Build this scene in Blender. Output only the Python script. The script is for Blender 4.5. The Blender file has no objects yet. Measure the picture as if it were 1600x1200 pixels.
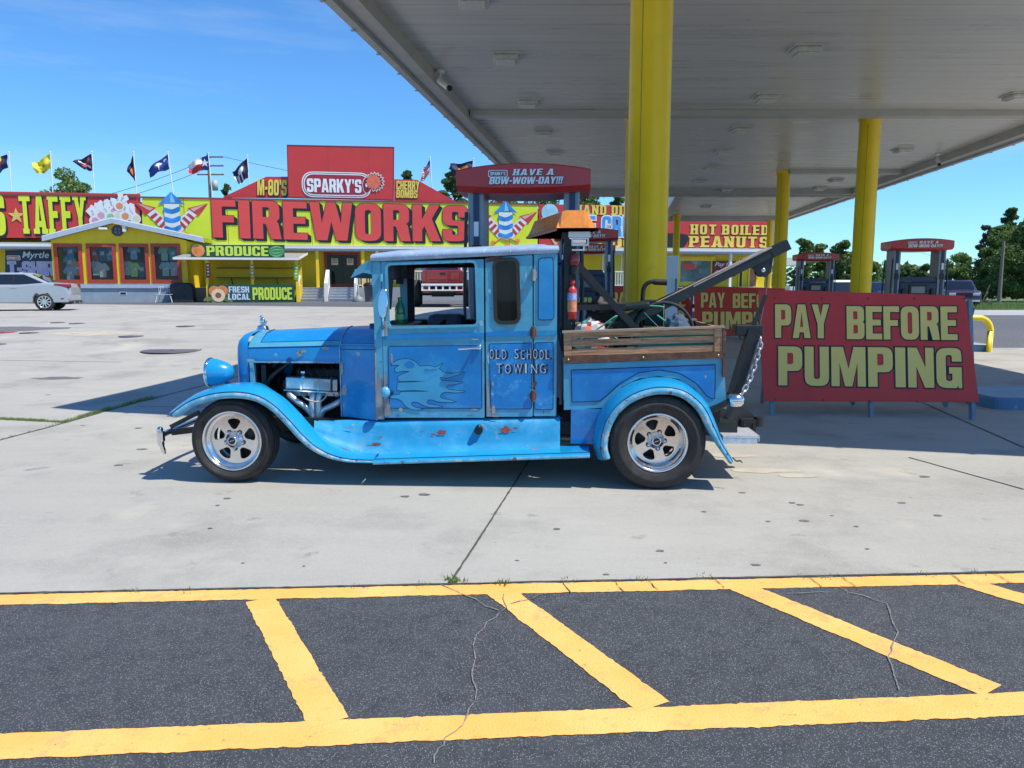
import bpy, bmesh, math, random
from math import sin, cos, pi, radians as RAD, atan2, sqrt, hypot
from mathutils import Vector as V, Matrix, Euler, noise as NZ
from mathutils.geometry import tessellate_polygon
rnd = random.Random(7)
S = bpy.context.scene
COL = S.collection

# ------------------------------------------------------------------ camera, sky, sun, exposure
FPX = 1200.0; PITCH = math.atan(156/1200.0); EYE = 1.55
cd = bpy.data.cameras.new('camera'); cam = bpy.data.objects.new('camera', cd); COL.objects.link(cam)
cd.sensor_width = 36; cd.lens = 36*FPX/1600; cd.clip_end = 3000; cd.clip_start = .05
cam.location = (0, 0, EYE); cam.rotation_euler = (pi/2-PITCH, 0, 0)
S.camera = cam
SUN = V((.54, -.22, 1.0)).normalized()
w = bpy.data.worlds.new('World'); S.world = w; w.use_nodes = True
nt = w.node_tree; nt.nodes.clear()
sky = nt.nodes.new('ShaderNodeTexSky'); sky.sky_type = 'NISHITA'; sky.sun_disc = False
sky.sun_elevation = math.asin(SUN.z); sky.sun_rotation = atan2(SUN.x, SUN.y)
sky.air_density = 1.0; sky.dust_density = 0.0; sky.ozone_density = 3.5
bg = nt.nodes.new('ShaderNodeBackground'); bg.inputs[1].default_value = .122
out = nt.nodes.new('ShaderNodeOutputWorld')
tc = nt.nodes.new('ShaderNodeTexCoord'); mp = nt.nodes.new('ShaderNodeMapping')
mp.inputs['Scale'].default_value = (1.2, 1.2, 9)
nz = nt.nodes.new('ShaderNodeTexNoise'); nz.inputs['Scale'].default_value = 2.1; nz.inputs['Detail'].default_value = 9
nz.inputs['Roughness'].default_value = .62
rp = nt.nodes.new('ShaderNodeValToRGB'); rp.color_ramp.elements[0].position = .50; rp.color_ramp.elements[1].position = .86
rp.color_ramp.elements[1].color = (.33, .33, .33, 1)
mx = nt.nodes.new('ShaderNodeMixRGB'); mx.inputs[2].default_value = (5.2, 6.0, 6.8, 1)
hs = nt.nodes.new('ShaderNodeHueSaturation'); hs.inputs['Saturation'].default_value = 1.05; hs.inputs['Value'].default_value = 1.0
tint = nt.nodes.new('ShaderNodeMixRGB'); tint.blend_type = 'MULTIPLY'; tint.inputs[0].default_value = 1; tint.inputs[2].default_value = (.64, 1.07, 1.42, 1)
L = nt.links.new
L(tc.outputs['Generated'], mp.inputs[0]); L(mp.outputs[0], nz.inputs['Vector']); L(nz.outputs[0], rp.inputs[0])
L(sky.outputs[0], hs.inputs['Color']); L(hs.outputs[0], tint.inputs[1]); L(tint.outputs[0], mx.inputs[1]); L(rp.outputs[0], mx.inputs[0]); L(mx.outputs[0], bg.inputs[0]); L(bg.outputs[0], out.inputs[0])
sd = bpy.data.lights.new('sun', 'SUN'); sd.energy = 5.0; sd.angle = RAD(.55); sd.color = (1, .94, .82)
so = bpy.data.objects.new('sun', sd); COL.objects.link(so); so.rotation_euler = SUN.to_track_quat('Z', 'Y').to_euler(); so.location = (10, -5, 30)
S.view_settings.view_transform = 'Standard'; S.view_settings.look = 'None'; S.view_settings.exposure = .16; S.view_settings.gamma = 1
S.cycles.max_bounces = 8; S.cycles.use_denoising = True

# ------------------------------------------------------------------ picture points -> places
CAMV = V((0, 0, EYE)); FW = V((0, cos(PITCH), -sin(PITCH))); UP = V((0, sin(PITCH), cos(PITCH)))
def ray(x, y): return FW + V((1, 0, 0))*((x-800)/FPX) + UP*((600-y)/FPX)
def g(x, y, z=0):
    d = ray(x, y); return CAMV + d*((z-EYE)/d.z)
def at(x, y, D):
    d = ray(x, y); return CAMV + d*(D/d.y)
def sst(a, b, x):
    t = min(1, max(0, (x-a)/(b-a))); return t*t*(3-2*t)
def ter(x, y):                                   # the lot climbs gently towards the shop
    return .55*sst(10.5, 28, y)*(1-sst(0, 9, x))
def gt(x, y):
    p = g(x, y)
    for _ in range(12): p = g(x, y, ter(p.x, p.y))
    return p
class Plane:                                     # upright (or leaning) drawing plane: u along, n away from viewer, v up
    def __init__(s, o, yaw, lean=0):
        s.o = V(o); s.yaw = yaw; s.lean = lean
        s.ex = V((cos(yaw), sin(yaw), 0)); s.n0 = V((-sin(yaw), cos(yaw), 0))
        s.ez = V((0, 0, 1))*cos(lean)+s.n0*sin(lean); s.n = s.ex.cross(s.ez)*-1
    def uv(s, x, y, off=0):
        d = ray(x, y); o = s.o+s.n*off
        t = (o-CAMV).dot(s.n)/d.dot(s.n); p = CAMV+d*t-o
        return (p.dot(s.ex), p.dot(s.ez))
    def W(s, u, n, v): return s.o+s.ex*u+s.n*n+s.ez*v

# ------------------------------------------------------------------ materials
MATS = {}
def newmat(name):
    m = bpy.data.materials.new(name); m.use_nodes = True
    return m, m.node_tree, m.node_tree.nodes['Principled BSDF']
def nd(t, kind, **kw):
    n = t.nodes.new(kind)
    for k, v in kw.items():
        if k in n.inputs: n.inputs[k].default_value = v
        else: setattr(n, k, v)
    return n
def ramp(t, src, a, b, ca=(0, 0, 0, 1), cb=(1, 1, 1, 1)):
    r = t.nodes.new('ShaderNodeValToRGB'); r.color_ramp.elements[0].position = a; r.color_ramp.elements[1].position = b
    r.color_ramp.elements[0].color = ca; r.color_ramp.elements[1].color = cb
    t.links.new(src, r.inputs[0]); return r.outputs[0]
def mix(t, f, a, b, mode='MIX'):
    n = t.nodes.new('ShaderNodeMixRGB'); n.blend_type = mode
    for i, x in ((0, f), (1, a), (2, b)):
        if hasattr(x, 'links') or hasattr(x, 'is_linked'): t.links.new(x, n.inputs[i])
        elif i == 0: n.inputs[0].default_value = x
        else: n.inputs[i].default_value = (*x[:3], 1)
    return n.outputs[0]
def M(name, col, rough=.5, metal=0, var=.08, vs=6, bump=0, bs=60, coat=0, wear=(), emit=0, alpha=1, stretch=(1, 1, 1), spec=.5, trans=0):
    """procedural paint: base tone with noise variation and worn patches [(colour, scale, threshold, softness)]"""
    if name in MATS: return MATS[name]
    m, t, p = newmat(name)
    tcn = t.nodes.new('ShaderNodeTexCoord'); mpn = nd(t, 'ShaderNodeMapping', Scale=stretch); t.links.new(tcn.outputs['Object'], mpn.inputs[0]); oc = mpn.outputs[0]
    def noise(sc, det=5, ro=.6):
        n = nd(t, 'ShaderNodeTexNoise', Scale=sc, Detail=det, Roughness=ro); t.links.new(oc, n.inputs['Vector']); return n.outputs[0]
    c = mix(t, ramp(t, noise(vs), .3, .7), [x*(1-var) for x in col], [min(1, x*(1+var)) for x in col])
    for (wc, sc, th, so_) in wear: c = mix(t, ramp(t, noise(sc, 8, .65), th, th+so_), c, wc)
    t.links.new(c, p.inputs['Base Color'])
    p.inputs['Roughness'].default_value = rough; p.inputs['Metallic'].default_value = metal
    rr = ramp(t, noise(vs*2.3), .3, .75, (max(0, rough-.08),)*3+(1,), (min(1, rough+.1),)*3+(1,)); t.links.new(rr, p.inputs['Roughness'])
    p.inputs['Coat Weight'].default_value = coat; p.inputs['Specular IOR Level'].default_value = spec
    if trans: p.inputs['Transmission Weight'].default_value = trans
    if bump:
        b = nd(t, 'ShaderNodeBump', Strength=bump, Distance=.02); t.links.new(noise(bs), b.inputs['Height']); t.links.new(b.outputs[0], p.inputs['Normal'])
    if emit:
        t.links.new(c, p.inputs['Emission Color']); p.inputs['Emission Strength'].default_value = emit
    if alpha < 1: p.inputs['Alpha'].default_value = alpha
    MATS[name] = m; return m
def glass(name, col=(.02, .025, .03), alpha=.55, rough=.04):
    if name in MATS: return MATS[name]
    m, t, p = newmat(name); p.inputs['Base Color'].default_value = (*col, 1); p.inputs['Roughness'].default_value = rough
    p.inputs['Alpha'].default_value = alpha; p.inputs['Specular IOR Level'].default_value = .25 if alpha > .97 else .8
    MATS[name] = m; return m
PRIMER = (.33, .31, .29); RUST = (.16, .055, .025); ORUST = (.42, .075, .03)
LB = (.075, .335, .49); DB = (.005, .19, .50)
trim = M('light blue paint', LB, .36, coat=.25, var=.13, vs=5, wear=[((.11, .42, .62), 7, .54, .2), (PRIMER, 9, .635, .03), (RUST, 13, .675, .02)])
panel = M('deep blue paint', DB, .32, coat=.35, var=.16, vs=3.5, wear=[((.012, .24, .56), 5, .5, .3), ((.035, .32, .56), 2.4, .53, .16), ((.03, .28, .60), 17, .60, .1), (PRIMER, 6, .68, .02), (RUST, 15, .70, .02)])
panelw = M('worn deep blue paint', DB, .42, coat=.15, var=.2, vs=4, wear=[((.05, .30, .60), 9, .53, .12), ((.16, .42, .62), 17, .6, .08), (PRIMER, 8, .70, .03), (RUST, 14, .73, .02)])
hoodp = M('bright blue paint', (.008, .235, .56), .30, coat=.4, var=.1, vs=3, wear=[((.03, .31, .58), 6, .56, .2), (PRIMER, 8, .68, .02)])
fendp = M('fender blue paint', (.010, .285, .57), .27, coat=.4, var=.10, vs=3, wear=[((.07, .38, .66), 5, .62, .12), (PRIMER, 10, .75, .02)])
lipp = M('worn fender edge', (.12, .40, .58), .45, var=.2, vs=14, wear=[((.42, .48, .5), 14, .53, .08), (RUST, 20, .60, .03), ((.05, .27, .6), 8, .6, .1)])
apron = M('apron worn paint', (.02, .285, .53), .42, coat=.15, var=.16, vs=4, wear=[((.09, .38, .60), 5, .50, .2), ((.13, .33, .42), 7, .60, .08), (ORUST, 6.5, .655, .012), (PRIMER, 13, .665, .02)])
stripe = M('pinstripe', (.006, .02, .10), .4)
flame = M('flame teal paint', (.045, .31, .52), .4, var=.14, vs=5, wear=[((.02, .2, .55), 5, .6, .12)])
roofm = M('roof edge paint', (.30, .40, .54), .5, var=.15, vs=8, wear=[((.5, .56, .64), 10, .6, .1), (RUST, 14, .74, .02)])
primer = M('bare primer', (.26, .25, .25), .6, var=.25, vs=12, wear=[(RUST, 13, .6, .06), ((.05, .25, .5), 10, .62, .05)])
rusty = M('rusted steel', (.13, .055, .03), .75, var=.4, vs=14, bump=.2, wear=[((.06, .25, .45), 15, .66, .03)])
chrome = M('chrome', (.72, .73, .75), .10, 1, var=.04, vs=9)
alum = M('polished aluminium', (.74, .74, .75), .2, .95, var=.06, vs=14, wear=[((.4, .4, .4), 20, .66, .2)])
header = M('silver header coating', (.55, .57, .60), .42, .6, var=.1, vs=12, wear=[((.2, .17, .13), 12, .7, .1)])
rubber = M('tyre rubber', (.022, .021, .020), .72, var=.3, vs=9, bump=.15, bs=120, wear=[((.055, .048, .04), 7, .55, .2)])
blk = M('black steel', (.016, .017, .019), .42, var=.25, vs=10, wear=[((.07, .065, .06), 12, .68, .06)])
blkp = M('black plastic', (.012, .013, .015), .45, var=.2)
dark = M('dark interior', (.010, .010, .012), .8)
inter = M('grey interior trim', (.06, .07, .09), .7, var=.2)
seatm = M('blue grey seat vinyl', (.055, .075, .12), .55, var=.2, vs=8)
amber = M('amber lens', (.80, .26, .03), .22, var=.15, vs=20, coat=.6, wear=[((.6, .22, .05), 9, .6, .2)], spec=.7)
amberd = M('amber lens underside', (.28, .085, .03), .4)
redlens = M('red lens', (.30, .02, .015), .2, coat=.5)
white = M('white paint', (.78, .78, .77), .5, var=.05, vs=9)
zinc = M('galvanised chain', (.55, .57, .6), .35, .7, var=.2, vs=40)
dkglass = glass('dark window glass', (.010, .011, .013), .985)
clglass = glass('shop window glass', (.03, .04, .05), .30)
def woodmat():
    m, t, p = newmat('stained oak boards'); tcn = t.nodes.new('ShaderNodeTexCoord'); mpn = nd(t, 'ShaderNodeMapping', Scale=(1.2, 9, 22)); t.links.new(tcn.outputs['Object'], mpn.inputs[0])
    n = nd(t, 'ShaderNodeTexNoise', Scale=2.6, Detail=8, Roughness=.68, Distortion=.6); t.links.new(mpn.outputs[0], n.inputs['Vector'])
    c = ramp(t, n.outputs[0], .34, .68, (.15, .068, .032, 1), (.72, .40, .21, 1))
    n2 = nd(t, 'ShaderNodeTexNoise', Scale=3, Detail=3); t.links.new(tcn.outputs['Object'], n2.inputs['Vector'])
    t.links.new(mix(t, ramp(t, n2.outputs[0], .5, .9), c, (.34, .17, .085), 'MIX'), p.inputs['Base Color']); p.inputs['Roughness'].default_value = .6
    b = nd(t, 'ShaderNodeBump', Strength=.3, Distance=.01); t.links.new(n.outputs[0], b.inputs['Height']); t.links.new(b.outputs[0], p.inputs['Normal'])
    return m
wood = woodmat()
woodtop = M('weathered top rail', (.33, .25, .19), .6, var=.25, vs=9, stretch=(.6, 6, 6))
yel = M('canopy column yellow', (.93, .62, .012), .38, coat=.2, var=.07, vs=2, wear=[((.62, .42, .02), 3, .62, .2)])
shopy = M('shop wall yellow', (.80, .56, .012), .6, var=.08, vs=2, stretch=(1, 1, .4))
signr = M('sign red', (.58, .042, .042), .5, var=.07, vs=1.2)
payr = M('pay sign red', (.70, .040, .026), .5, var=.08, vs=3, wear=[((.46, .02, .02), 5, .66, .1)])
signyg = M('sign yellow green', (.70, .80, .035), .5, var=.05, vs=1.0)
lety = M('letter yellow', (.82, .62, .10), .5, var=.05, vs=3)
letr = M('letter red', (.74, .075, .065), .5, var=.05, vs=1)
letk = M('letter black', (.015, .015, .02), .5)
letw = M('letter white', (.80, .82, .84), .5, var=.03)
letb = M('letter blue', (.06, .33, .70), .5, var=.2, vs=1.5)
maroon = M('sign maroon', (.20, .012, .03), .5)
grn = M('sign dark green', (.012, .085, .055), .5, var=.1)
lgrn = M('letter light green', (.62, .80, .08), .5)
peach = M('peach', (.80, .25, .07), .5, var=.3, vs=3)
cream = M('cream', (.82, .66, .45), .5)
gutter = M('blue grey trim', (.42, .50, .58), .45, var=.08)
baseg = M('blue grey foundation', (.30, .36, .42), .7, var=.12, vs=2)
redfr = M('red window frame', (.42, .05, .03), .5)
stepg = M('grey step boards', (.30, .33, .37), .6, var=.1)
shopint = M('shop interior', (.05, .045, .04), .8)
pumpgrey = M('pump grey', (.24, .28, .33), .4, .3, var=.06)
pumpblue = M('pump dark blue', (.02, .035, .09), .4)
pumpred = M('pump cap red', (.50, .030, .028), .35, coat=.2, var=.05)
kerbblue = M('island kerb blue', (.10, .20, .33), .6, var=.15, vs=4, wear=[((.3, .32, .33), 6, .62, .08)])
bollard = M('bollard yellow', (.82, .60, .02), .4)
bark = M('bark', (.10, .075, .055), .9, var=.3, vs=3, bump=.4, bs=12)
polew = M('weathered pole wood', (.20, .17, .14), .85, var=.2, vs=3)

def ceilmat():
    m, t, p = newmat('canopy deck panels'); tcn = t.nodes.new('ShaderNodeTexCoord')
    sx = t.nodes.new('ShaderNodeSeparateXYZ'); t.links.new(tcn.outputs['Object'], sx.inputs[0])
    mul = nd(t, 'ShaderNodeMath', operation='MULTIPLY'); mul.inputs[1].default_value = 1/.405; t.links.new(sx.outputs['Y'], mul.inputs[0])
    fr = nd(t, 'ShaderNodeMath', operation='FRACT'); t.links.new(mul.outputs[0], fr.inputs[0])
    ln = ramp(t, fr.outputs[0], .0, .05, (0, 0, 0, 1), (1, 1, 1, 1))
    mpn = nd(t, 'ShaderNodeMapping', Scale=(.25, 2.6, 1)); t.links.new(tcn.outputs['Object'], mpn.inputs[0])
    n = nd(t, 'ShaderNodeTexNoise', Scale=1.3, Detail=8, Roughness=.65); t.links.new(mpn.outputs[0], n.inputs['Vector'])
    c = mix(t, ramp(t, n.outputs[0], .35, .7), (.60, .57, .51), (.74, .71, .64))
    t.links.new(mix(t, ln, (.36, .355, .33), c), p.inputs['Base Color'])
    t.links.new(ramp(t, n.outputs[0], .3, .7, (.22,)*3+(1,), (.42,)*3+(1,)), p.inputs['Roughness'])
    b = nd(t, 'ShaderNodeBump', Strength=.15, Distance=.01); t.links.new(ln, b.inputs['Height'])
    b2 = nd(t, 'ShaderNodeBump', Strength=.06, Distance=.05); t.links.new(n.outputs[0], b2.inputs['Height']); t.links.new(b.outputs[0], b2.inputs['Normal']); t.links.new(b2.outputs[0], p.inputs['Normal'])
    return m
ceil = ceilmat()
cantrim = M('canopy trim grey', (.46, .45, .42), .4, var=.1, vs=2)

def groundmat(name, base, alt, speck, sp_scale, sp_th, big=.35, patches=(), bumps=.25, rough=.85):
    m, t, p = newmat(name); tcn = t.nodes.new('ShaderNodeTexCoord'); oc = tcn.outputs['Object']
    def noise(sc, det=6, ro=.6, vec=oc):
        n = nd(t, 'ShaderNodeTexNoise', Scale=sc, Detail=det, Roughness=ro); t.links.new(vec, n.inputs['Vector']); return n.outputs[0]
    mp2 = nd(t, 'ShaderNodeMapping', Scale=(.5, 1.6, 1)); t.links.new(oc, mp2.inputs[0])
    c = mix(t, ramp(t, noise(big, 8, .62), .36, .66), base, alt)
    c = mix(t, ramp(t, noise(1.7, 8, .7, mp2.outputs[0]), .45, .8, (0,)*4, (.55,)*4), c, [x*.74 for x in base])
    c = mix(t, ramp(t, noise(24, 4, .7), .35, .75, (0,)*4, (.6,)*4), c, [x*1.22 for x in base])
    for (col, sc, th, so_) in patches: c = mix(t, ramp(t, noise(sc, 5, .6), th, th+so_), c, col)
    v = nd(t, 'ShaderNodeTexVoronoi', Scale=sp_scale); t.links.new(oc, v.inputs['Vector'])
    cs = t.nodes.new('ShaderNodeSeparateColor'); t.links.new(v.outputs['Color'], cs.inputs[0])
    f1 = ramp(t, v.outputs['Distance'], .30, .40, (1, 1, 1, 1), (0, 0, 0, 1)); f2 = ramp(t, cs.outputs[0], sp_th, min(1, sp_th+.12))
    c = mix(t, mix(t, 1, f1, f2, 'MULTIPLY'), c, speck)
    t.links.new(c, p.inputs['Base Color']); p.inputs['Roughness'].default_value = rough
    b = nd(t, 'ShaderNodeBump', Strength=bumps, Distance=.012); t.links.new(noise(110, 4, .7), b.inputs['Height']); t.links.new(b.outputs[0], p.inputs['Normal'])
    return m
concm = groundmat('broom finished concrete', (.345, .33, .295), (.415, .40, .355), (.47, .46, .43), 130, .74, .3, patches=[((.30, .285, .255), .8, .52, .14), ((.47, .44, .375), .5, .60, .1), ((.25, .24, .22), 3.1, .64, .08), ((.16, .155, .15), 7.0, .72, .03)])
asphm = groundmat('fresh asphalt', (.056, .060, .067), (.080, .084, .091), (.27, .28, .295), 170, .58, .7, bumps=.9, patches=[((.036, .040, .047), 9, .46, .3), ((.14, .145, .15), 70, .60, .05), ((.022, .024, .028), 85, .62, .05)])
aspho = groundmat('old asphalt', (.085, .088, .096), (.125, .126, .132), (.28, .28, .28), 30, .7, .12)
roadm = groundmat('pale road', (.34, .34, .34), (.42, .42, .41), (.4, .4, .4), 20, .8, .1)
grassm = groundmat('meadow', (.085, .13, .035), (.14, .16, .055), (.2, .2, .09), 6, .7, .06)
def linemat():
    m, t, p = newmat('parking line paint'); tcn = t.nodes.new('ShaderNodeTexCoord'); oc = tcn.outputs['Object']
    def noise(sc, det=6, ro=.6):
        n = nd(t, 'ShaderNodeTexNoise', Scale=sc, Detail=det, Roughness=ro); t.links.new(oc, n.inputs['Vector']); return n.outputs[0]
    c = mix(t, ramp(t, noise(2.2), .35, .7), (.86, .43, .095), (.93, .52, .16))
    c = mix(t, ramp(t, noise(40, 4, .7), .5, .9, (0,)*4, (.5,)*4), c, (.74, .42, .11))
    c = mix(t, ramp(t, noise(4, 10, .8), .545, .62), c, (.62, .37, .13)); c = mix(t, ramp(t, noise(11, 10, .85), .605, .62), c, (.26, .19, .11))
    c = mix(t, ramp(t, noise(34, 8, .85), .615, .64), c, (.10, .095, .09))
    t.links.new(c, p.inputs['Base Color']); p.inputs['Roughness'].default_value = .8
    b = nd(t, 'ShaderNodeBump', Strength=.4, Distance=.01); t.links.new(noise(120, 3), b.inputs['Height']); t.links.new(b.outputs[0], p.inputs['Normal'])
    return m
linem = linemat()
def leafmat(name, a, b):
    m, t, p = newmat(name); tcn = t.nodes.new('ShaderNodeTexCoord')
    n = nd(t, 'ShaderNodeTexNoise', Scale=1.1, Detail=5, Roughness=.75); t.links.new(tcn.outputs['Object'], n.inputs['Vector'])
    t.links.new(ramp(t, n.outputs[0], .35, .68, (*a, 1), (*b, 1)), p.inputs['Base Color']); p.inputs['Roughness'].default_value = .65
    p.inputs['Specular IOR Level'].default_value = .25; tr = t.nodes.new('ShaderNodeBsdfTranslucent'); ms = t.nodes.new('ShaderNodeMixShader'); ms.inputs[0].default_value = .38; oo = t.nodes['Material Output']; src = p.inputs['Base Color'].links[0].from_socket; t.links.new(src, tr.inputs[0]); t.links.new(p.outputs[0], ms.inputs[1]); t.links.new(tr.outputs[0], ms.inputs[2]); t.links.new(ms.outputs[0], oo.inputs[0])
    return m
leafd = leafmat('dark foliage', (.060, .115, .034), (.18, .25, .075))
leafm = leafmat('mid foliage', (.09, .17, .045), (.24, .33, .095))
leafl = leafmat('light foliage', (.14, .23, .06), (.34, .43, .15))
leafp = leafmat('pine needles', (.06, .11, .045), (.18, .24, .095))
leafg = leafmat('grey twigs', (.10, .085, .085), (.17, .15, .14))

# ------------------------------------------------------------------ mesh builder
class MB:
    def __init__(s): s.v = []; s.f = []; s.m = []; s.mats = []; s.sm = []; s.M = Matrix.Identity(4)
    def mi(s, m):
        if m not in s.mats: s.mats.append(m)
        return s.mats.index(m)
    def add(s, vs, fs, m, smooth=False):
        b = len(s.v); s.v += [s.M @ V(x) for x in vs]; i = s.mi(m)
        for f in fs: s.f.append([b+k for k in f]); s.m.append(i); s.sm.append(smooth)
    def box(s, x0, x1, y0, y1, z0, z1, m, ch=0):
        if ch <= 0:
            vs = [(x, y, z) for x in (x0, x1) for y in (y0, y1) for z in (z0, z1)]
            s.add(vs, [(0, 1, 3, 2), (4, 6, 7, 5), (0, 4, 5, 1), (2, 3, 7, 6), (0, 2, 6, 4), (1, 5, 7, 3)], m); return
        bm = bmesh.new(); bmesh.ops.create_cube(bm, size=1)
        for v in bm.verts: v.co = V(((x0+x1)/2+v.co.x*(x1-x0), (y0+y1)/2+v.co.y*(y1-y0), (z0+z1)/2+v.co.z*(z1-z0)))
        bmesh.ops.bevel(bm, geom=bm.edges[:], offset=ch, segments=2, affect='EDGES', profile=.5)
        bm.verts.index_update(); s.add([v.co.copy() for v in bm.verts], [[v.index for v in f.verts] for f in bm.faces], m); bm.free()
    def bar(s, a, b, wy, wz, m, up=(0, 0, 1)):      # square bar between two points
        a = V(a); b = V(b); d = (b-a).normalized(); side = d.cross(V(up))
        if side.length < 1e-4: side = d.cross(V((0, 1, 0)))
        side.normalize(); u = side.cross(d)
        vs = [p+side*(i*wy/2)+u*(j*wz/2) for p in (a, b) for i, j in ((-1, -1), (1, -1), (1, 1), (-1, 1))]
        s.add(vs, [(0, 3, 2, 1), (4, 5, 6, 7), (0, 1, 5, 4), (1, 2, 6, 5), (2, 3, 7, 6), (3, 0, 4, 7)], m)
    def grid(s, rows, m, smooth=True, cu=False):
        n = len(rows[0]); vs = [p for r in rows for p in r]; fs = []
        for i in range(len(rows)-1):
            for j in range(n if cu else n-1):
                k = (j+1) % n; fs.append((i*n+j, i*n+k, (i+1)*n+k, (i+1)*n+j))
        s.add(vs, fs, m, smooth)
    def tube(s, pts, r, m, n=8, cap=True, closed=False):
        P = [V(p) for p in pts]; rows = []; prev = None; N = len(P)
        R_ = r if isinstance(r, (list, tuple)) else [r]*N
        for i, p in enumerate(P):
            if closed: t = P[(i+1) % N]-P[i-1]
            else: t = P[min(i+1, N-1)]-P[max(i-1, 0)]
            t.normalize()
            if prev is None:
                a = V((0, 0, 1)) if abs(t.z) < .9 else V((1, 0, 0)); a = (a-t*a.dot(t)).normalized()
            else: a = (prev-t*prev.dot(t)).normalized()
            prev = a; b = t.cross(a)
            rows.append([p+(a*cos(k*2*pi/n)+b*sin(k*2*pi/n))*R_[i] for k in range(n)])
        if closed: rows.append(rows[0])
        s.grid(rows, m, True, True)
        if cap and not closed:
            s.add(rows[0], [list(range(n))[::-1]], m); s.add(rows[-1], [list(range(n))], m)
    def lathe(s, prof, m, c=(0, 0, 0), axis='y', n=32, smooth=True):   # prof [(r, h)]
        rows = []
        for r, h in prof:
            row = []
            for k in range(n):
                a = 2*pi*k/n; x, z = r*cos(a), r*sin(a)
                q = {'y': (x, h, z), 'z': (x, z, h), 'x': (h, x, z)}[axis]
                row.append(V(q)+V(c))
            rows.append(row)
        s.grid(rows, m, smooth, True)
    def ball(s, c, r, m, n=14, sc=(1, 1, 1)):
        rows = []
        for i in range(n+1):
            th = pi*i/n; rows.append([V(c)+V((r*sin(th)*cos(2*pi*k/n)*sc[0], r*sin(th)*sin(2*pi*k/n)*sc[1], r*cos(th)*sc[2])) for k in range(n)])
        s.grid(rows, m, True, True)
    def poly(s, cons, m, n0=0.0, n1=None, side=None):
        """contours of (u, v) -> plate in the u-v plane (x, z), front at y=n0, back at y=n1"""
        flat = [p for c in cons for p in c]
        tris = tessellate_polygon([[V((p[0], p[1], 0)) for p in c] for c in cons])
        def orient(tr):
            a, b, c = (flat[i] for i in tr)
            return tr if (b[0]-a[0])*(c[1]-a[1])-(b[1]-a[1])*(c[0]-a[0]) > 0 else (tr[0], tr[2], tr[1])
        tris = [orient(tr) for tr in tris]
        s.add([(p[0], n0, p[1]) for p in flat], tris, m)
        if n1 is not None:
            s.add([(p[0], n1, p[1]) for p in flat], [t[::-1] for t in tris], side or m)
            for ci, c in enumerate(cons):
                ar = sum(c[i-1][0]*c[i][1]-c[i][0]*c[i-1][1] for i in range(len(c)))
                k = len(c)
                for i in range(k):
                    a, b = c[i], c[(i+1) % k]
                    q = [(a[0], n0, a[1]), (a[0], n1, a[1]), (b[0], n1, b[1]), (b[0], n0, b[1])]
                    s.add(q, [(0, 1, 2, 3)] if ar*(1 if ci == 0 else -1) > 0 or ci else [(3, 2, 1, 0)], side or m)
    def ring(s, c, wd, m, n0, n1=None):
        s.poly([c, inset(c, wd)], m, n0, n1)
    def build(s, name, parent=None, loc=(0, 0, 0), rz=0, bevel=0, autos=False):
        me = bpy.data.meshes.new(name); me.from_pydata([tuple(x) for x in s.v], [], s.f)
        for m in s.mats: me.materials.append(m)
        me.polygons.foreach_set('material_index', s.m); me.polygons.foreach_set('use_smooth', s.sm); me.update()
        o = bpy.data.objects.new(name, me); COL.objects.link(o)
        if parent: o.parent = parent
        o.location = loc; o.rotation_euler = (0, 0, rz)
        if bevel:
            b = o.modifiers.new('bevel', 'BEVEL'); b.width = bevel; b.segments = 2; b.limit_method = 'ANGLE'; b.angle_limit = RAD(50)
        return o
def merge(o, k):                                   # add painted marks to a finished part's own mesh
    me = o.data; nv = len(me.vertices); v = [x.co.copy() for x in me.vertices]+[V(x) for x in k.v]; f = [list(p.vertices) for p in me.polygons]+[[i+nv for i in q] for q in k.f]
    mi = [p.material_index for p in me.polygons]; sm = [p.use_smooth for p in me.polygons]+k.sm; mats = list(me.materials)
    for m in k.mats:
        if m not in mats: mats.append(m)
    mi += [mats.index(k.mats[i]) for i in k.m]; n = bpy.data.meshes.new(me.name); n.from_pydata([tuple(x) for x in v], [], f)
    for m in mats: n.materials.append(m)
    n.polygons.foreach_set('material_index', mi); n.polygons.foreach_set('use_smooth', sm); n.update(); o.data = n
def inset(c, d):
    n = len(c); ar = sum(c[i-1][0]*c[i][1]-c[i][0]*c[i-1][1] for i in range(n)); sg = 1 if ar > 0 else -1; o = []
    for i in range(n):
        a, b, e = V(c[i-1]), V(c[i]), V(c[(i+1) % n]); d1 = (b-a).normalized(); d2 = (e-b).normalized()
        n1 = V((-d1.y, d1.x))*sg; n2 = V((-d2.y, d2.x))*sg; m = n1+n2
        m = m/max(.25, m.dot(m)/2) if m.length > 1e-6 else n1
        o.append(tuple(b+m*d))
    return o
def rc(pts, r=0, seg=4):                            # round corners; pts (x, y[, r])
    o = []; n = len(pts)
    for i in range(n):
        p = pts[i]; rr = p[2] if len(p) > 2 else r
        b = V(p[:2])
        if rr <= 0: o.append(tuple(b)); continue
        a = V(pts[i-1][:2]); c = V(pts[(i+1) % n][:2]); la = (a-b).length; lc = (c-b).length
        q = min(rr, la*.49, lc*.49); pa = b+(a-b)/la*q; pc = b+(c-b)/lc*q
        for k in range(seg+1):
            t = k/seg; o.append(tuple(pa*(1-t)**2+b*2*t*(1-t)+pc*t*t))
    return o
def rect(x0, z0, x1, z1, r=0): return rc([(x0, z0), (x1, z0), (x1, z1), (x0, z1)], r)
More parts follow.
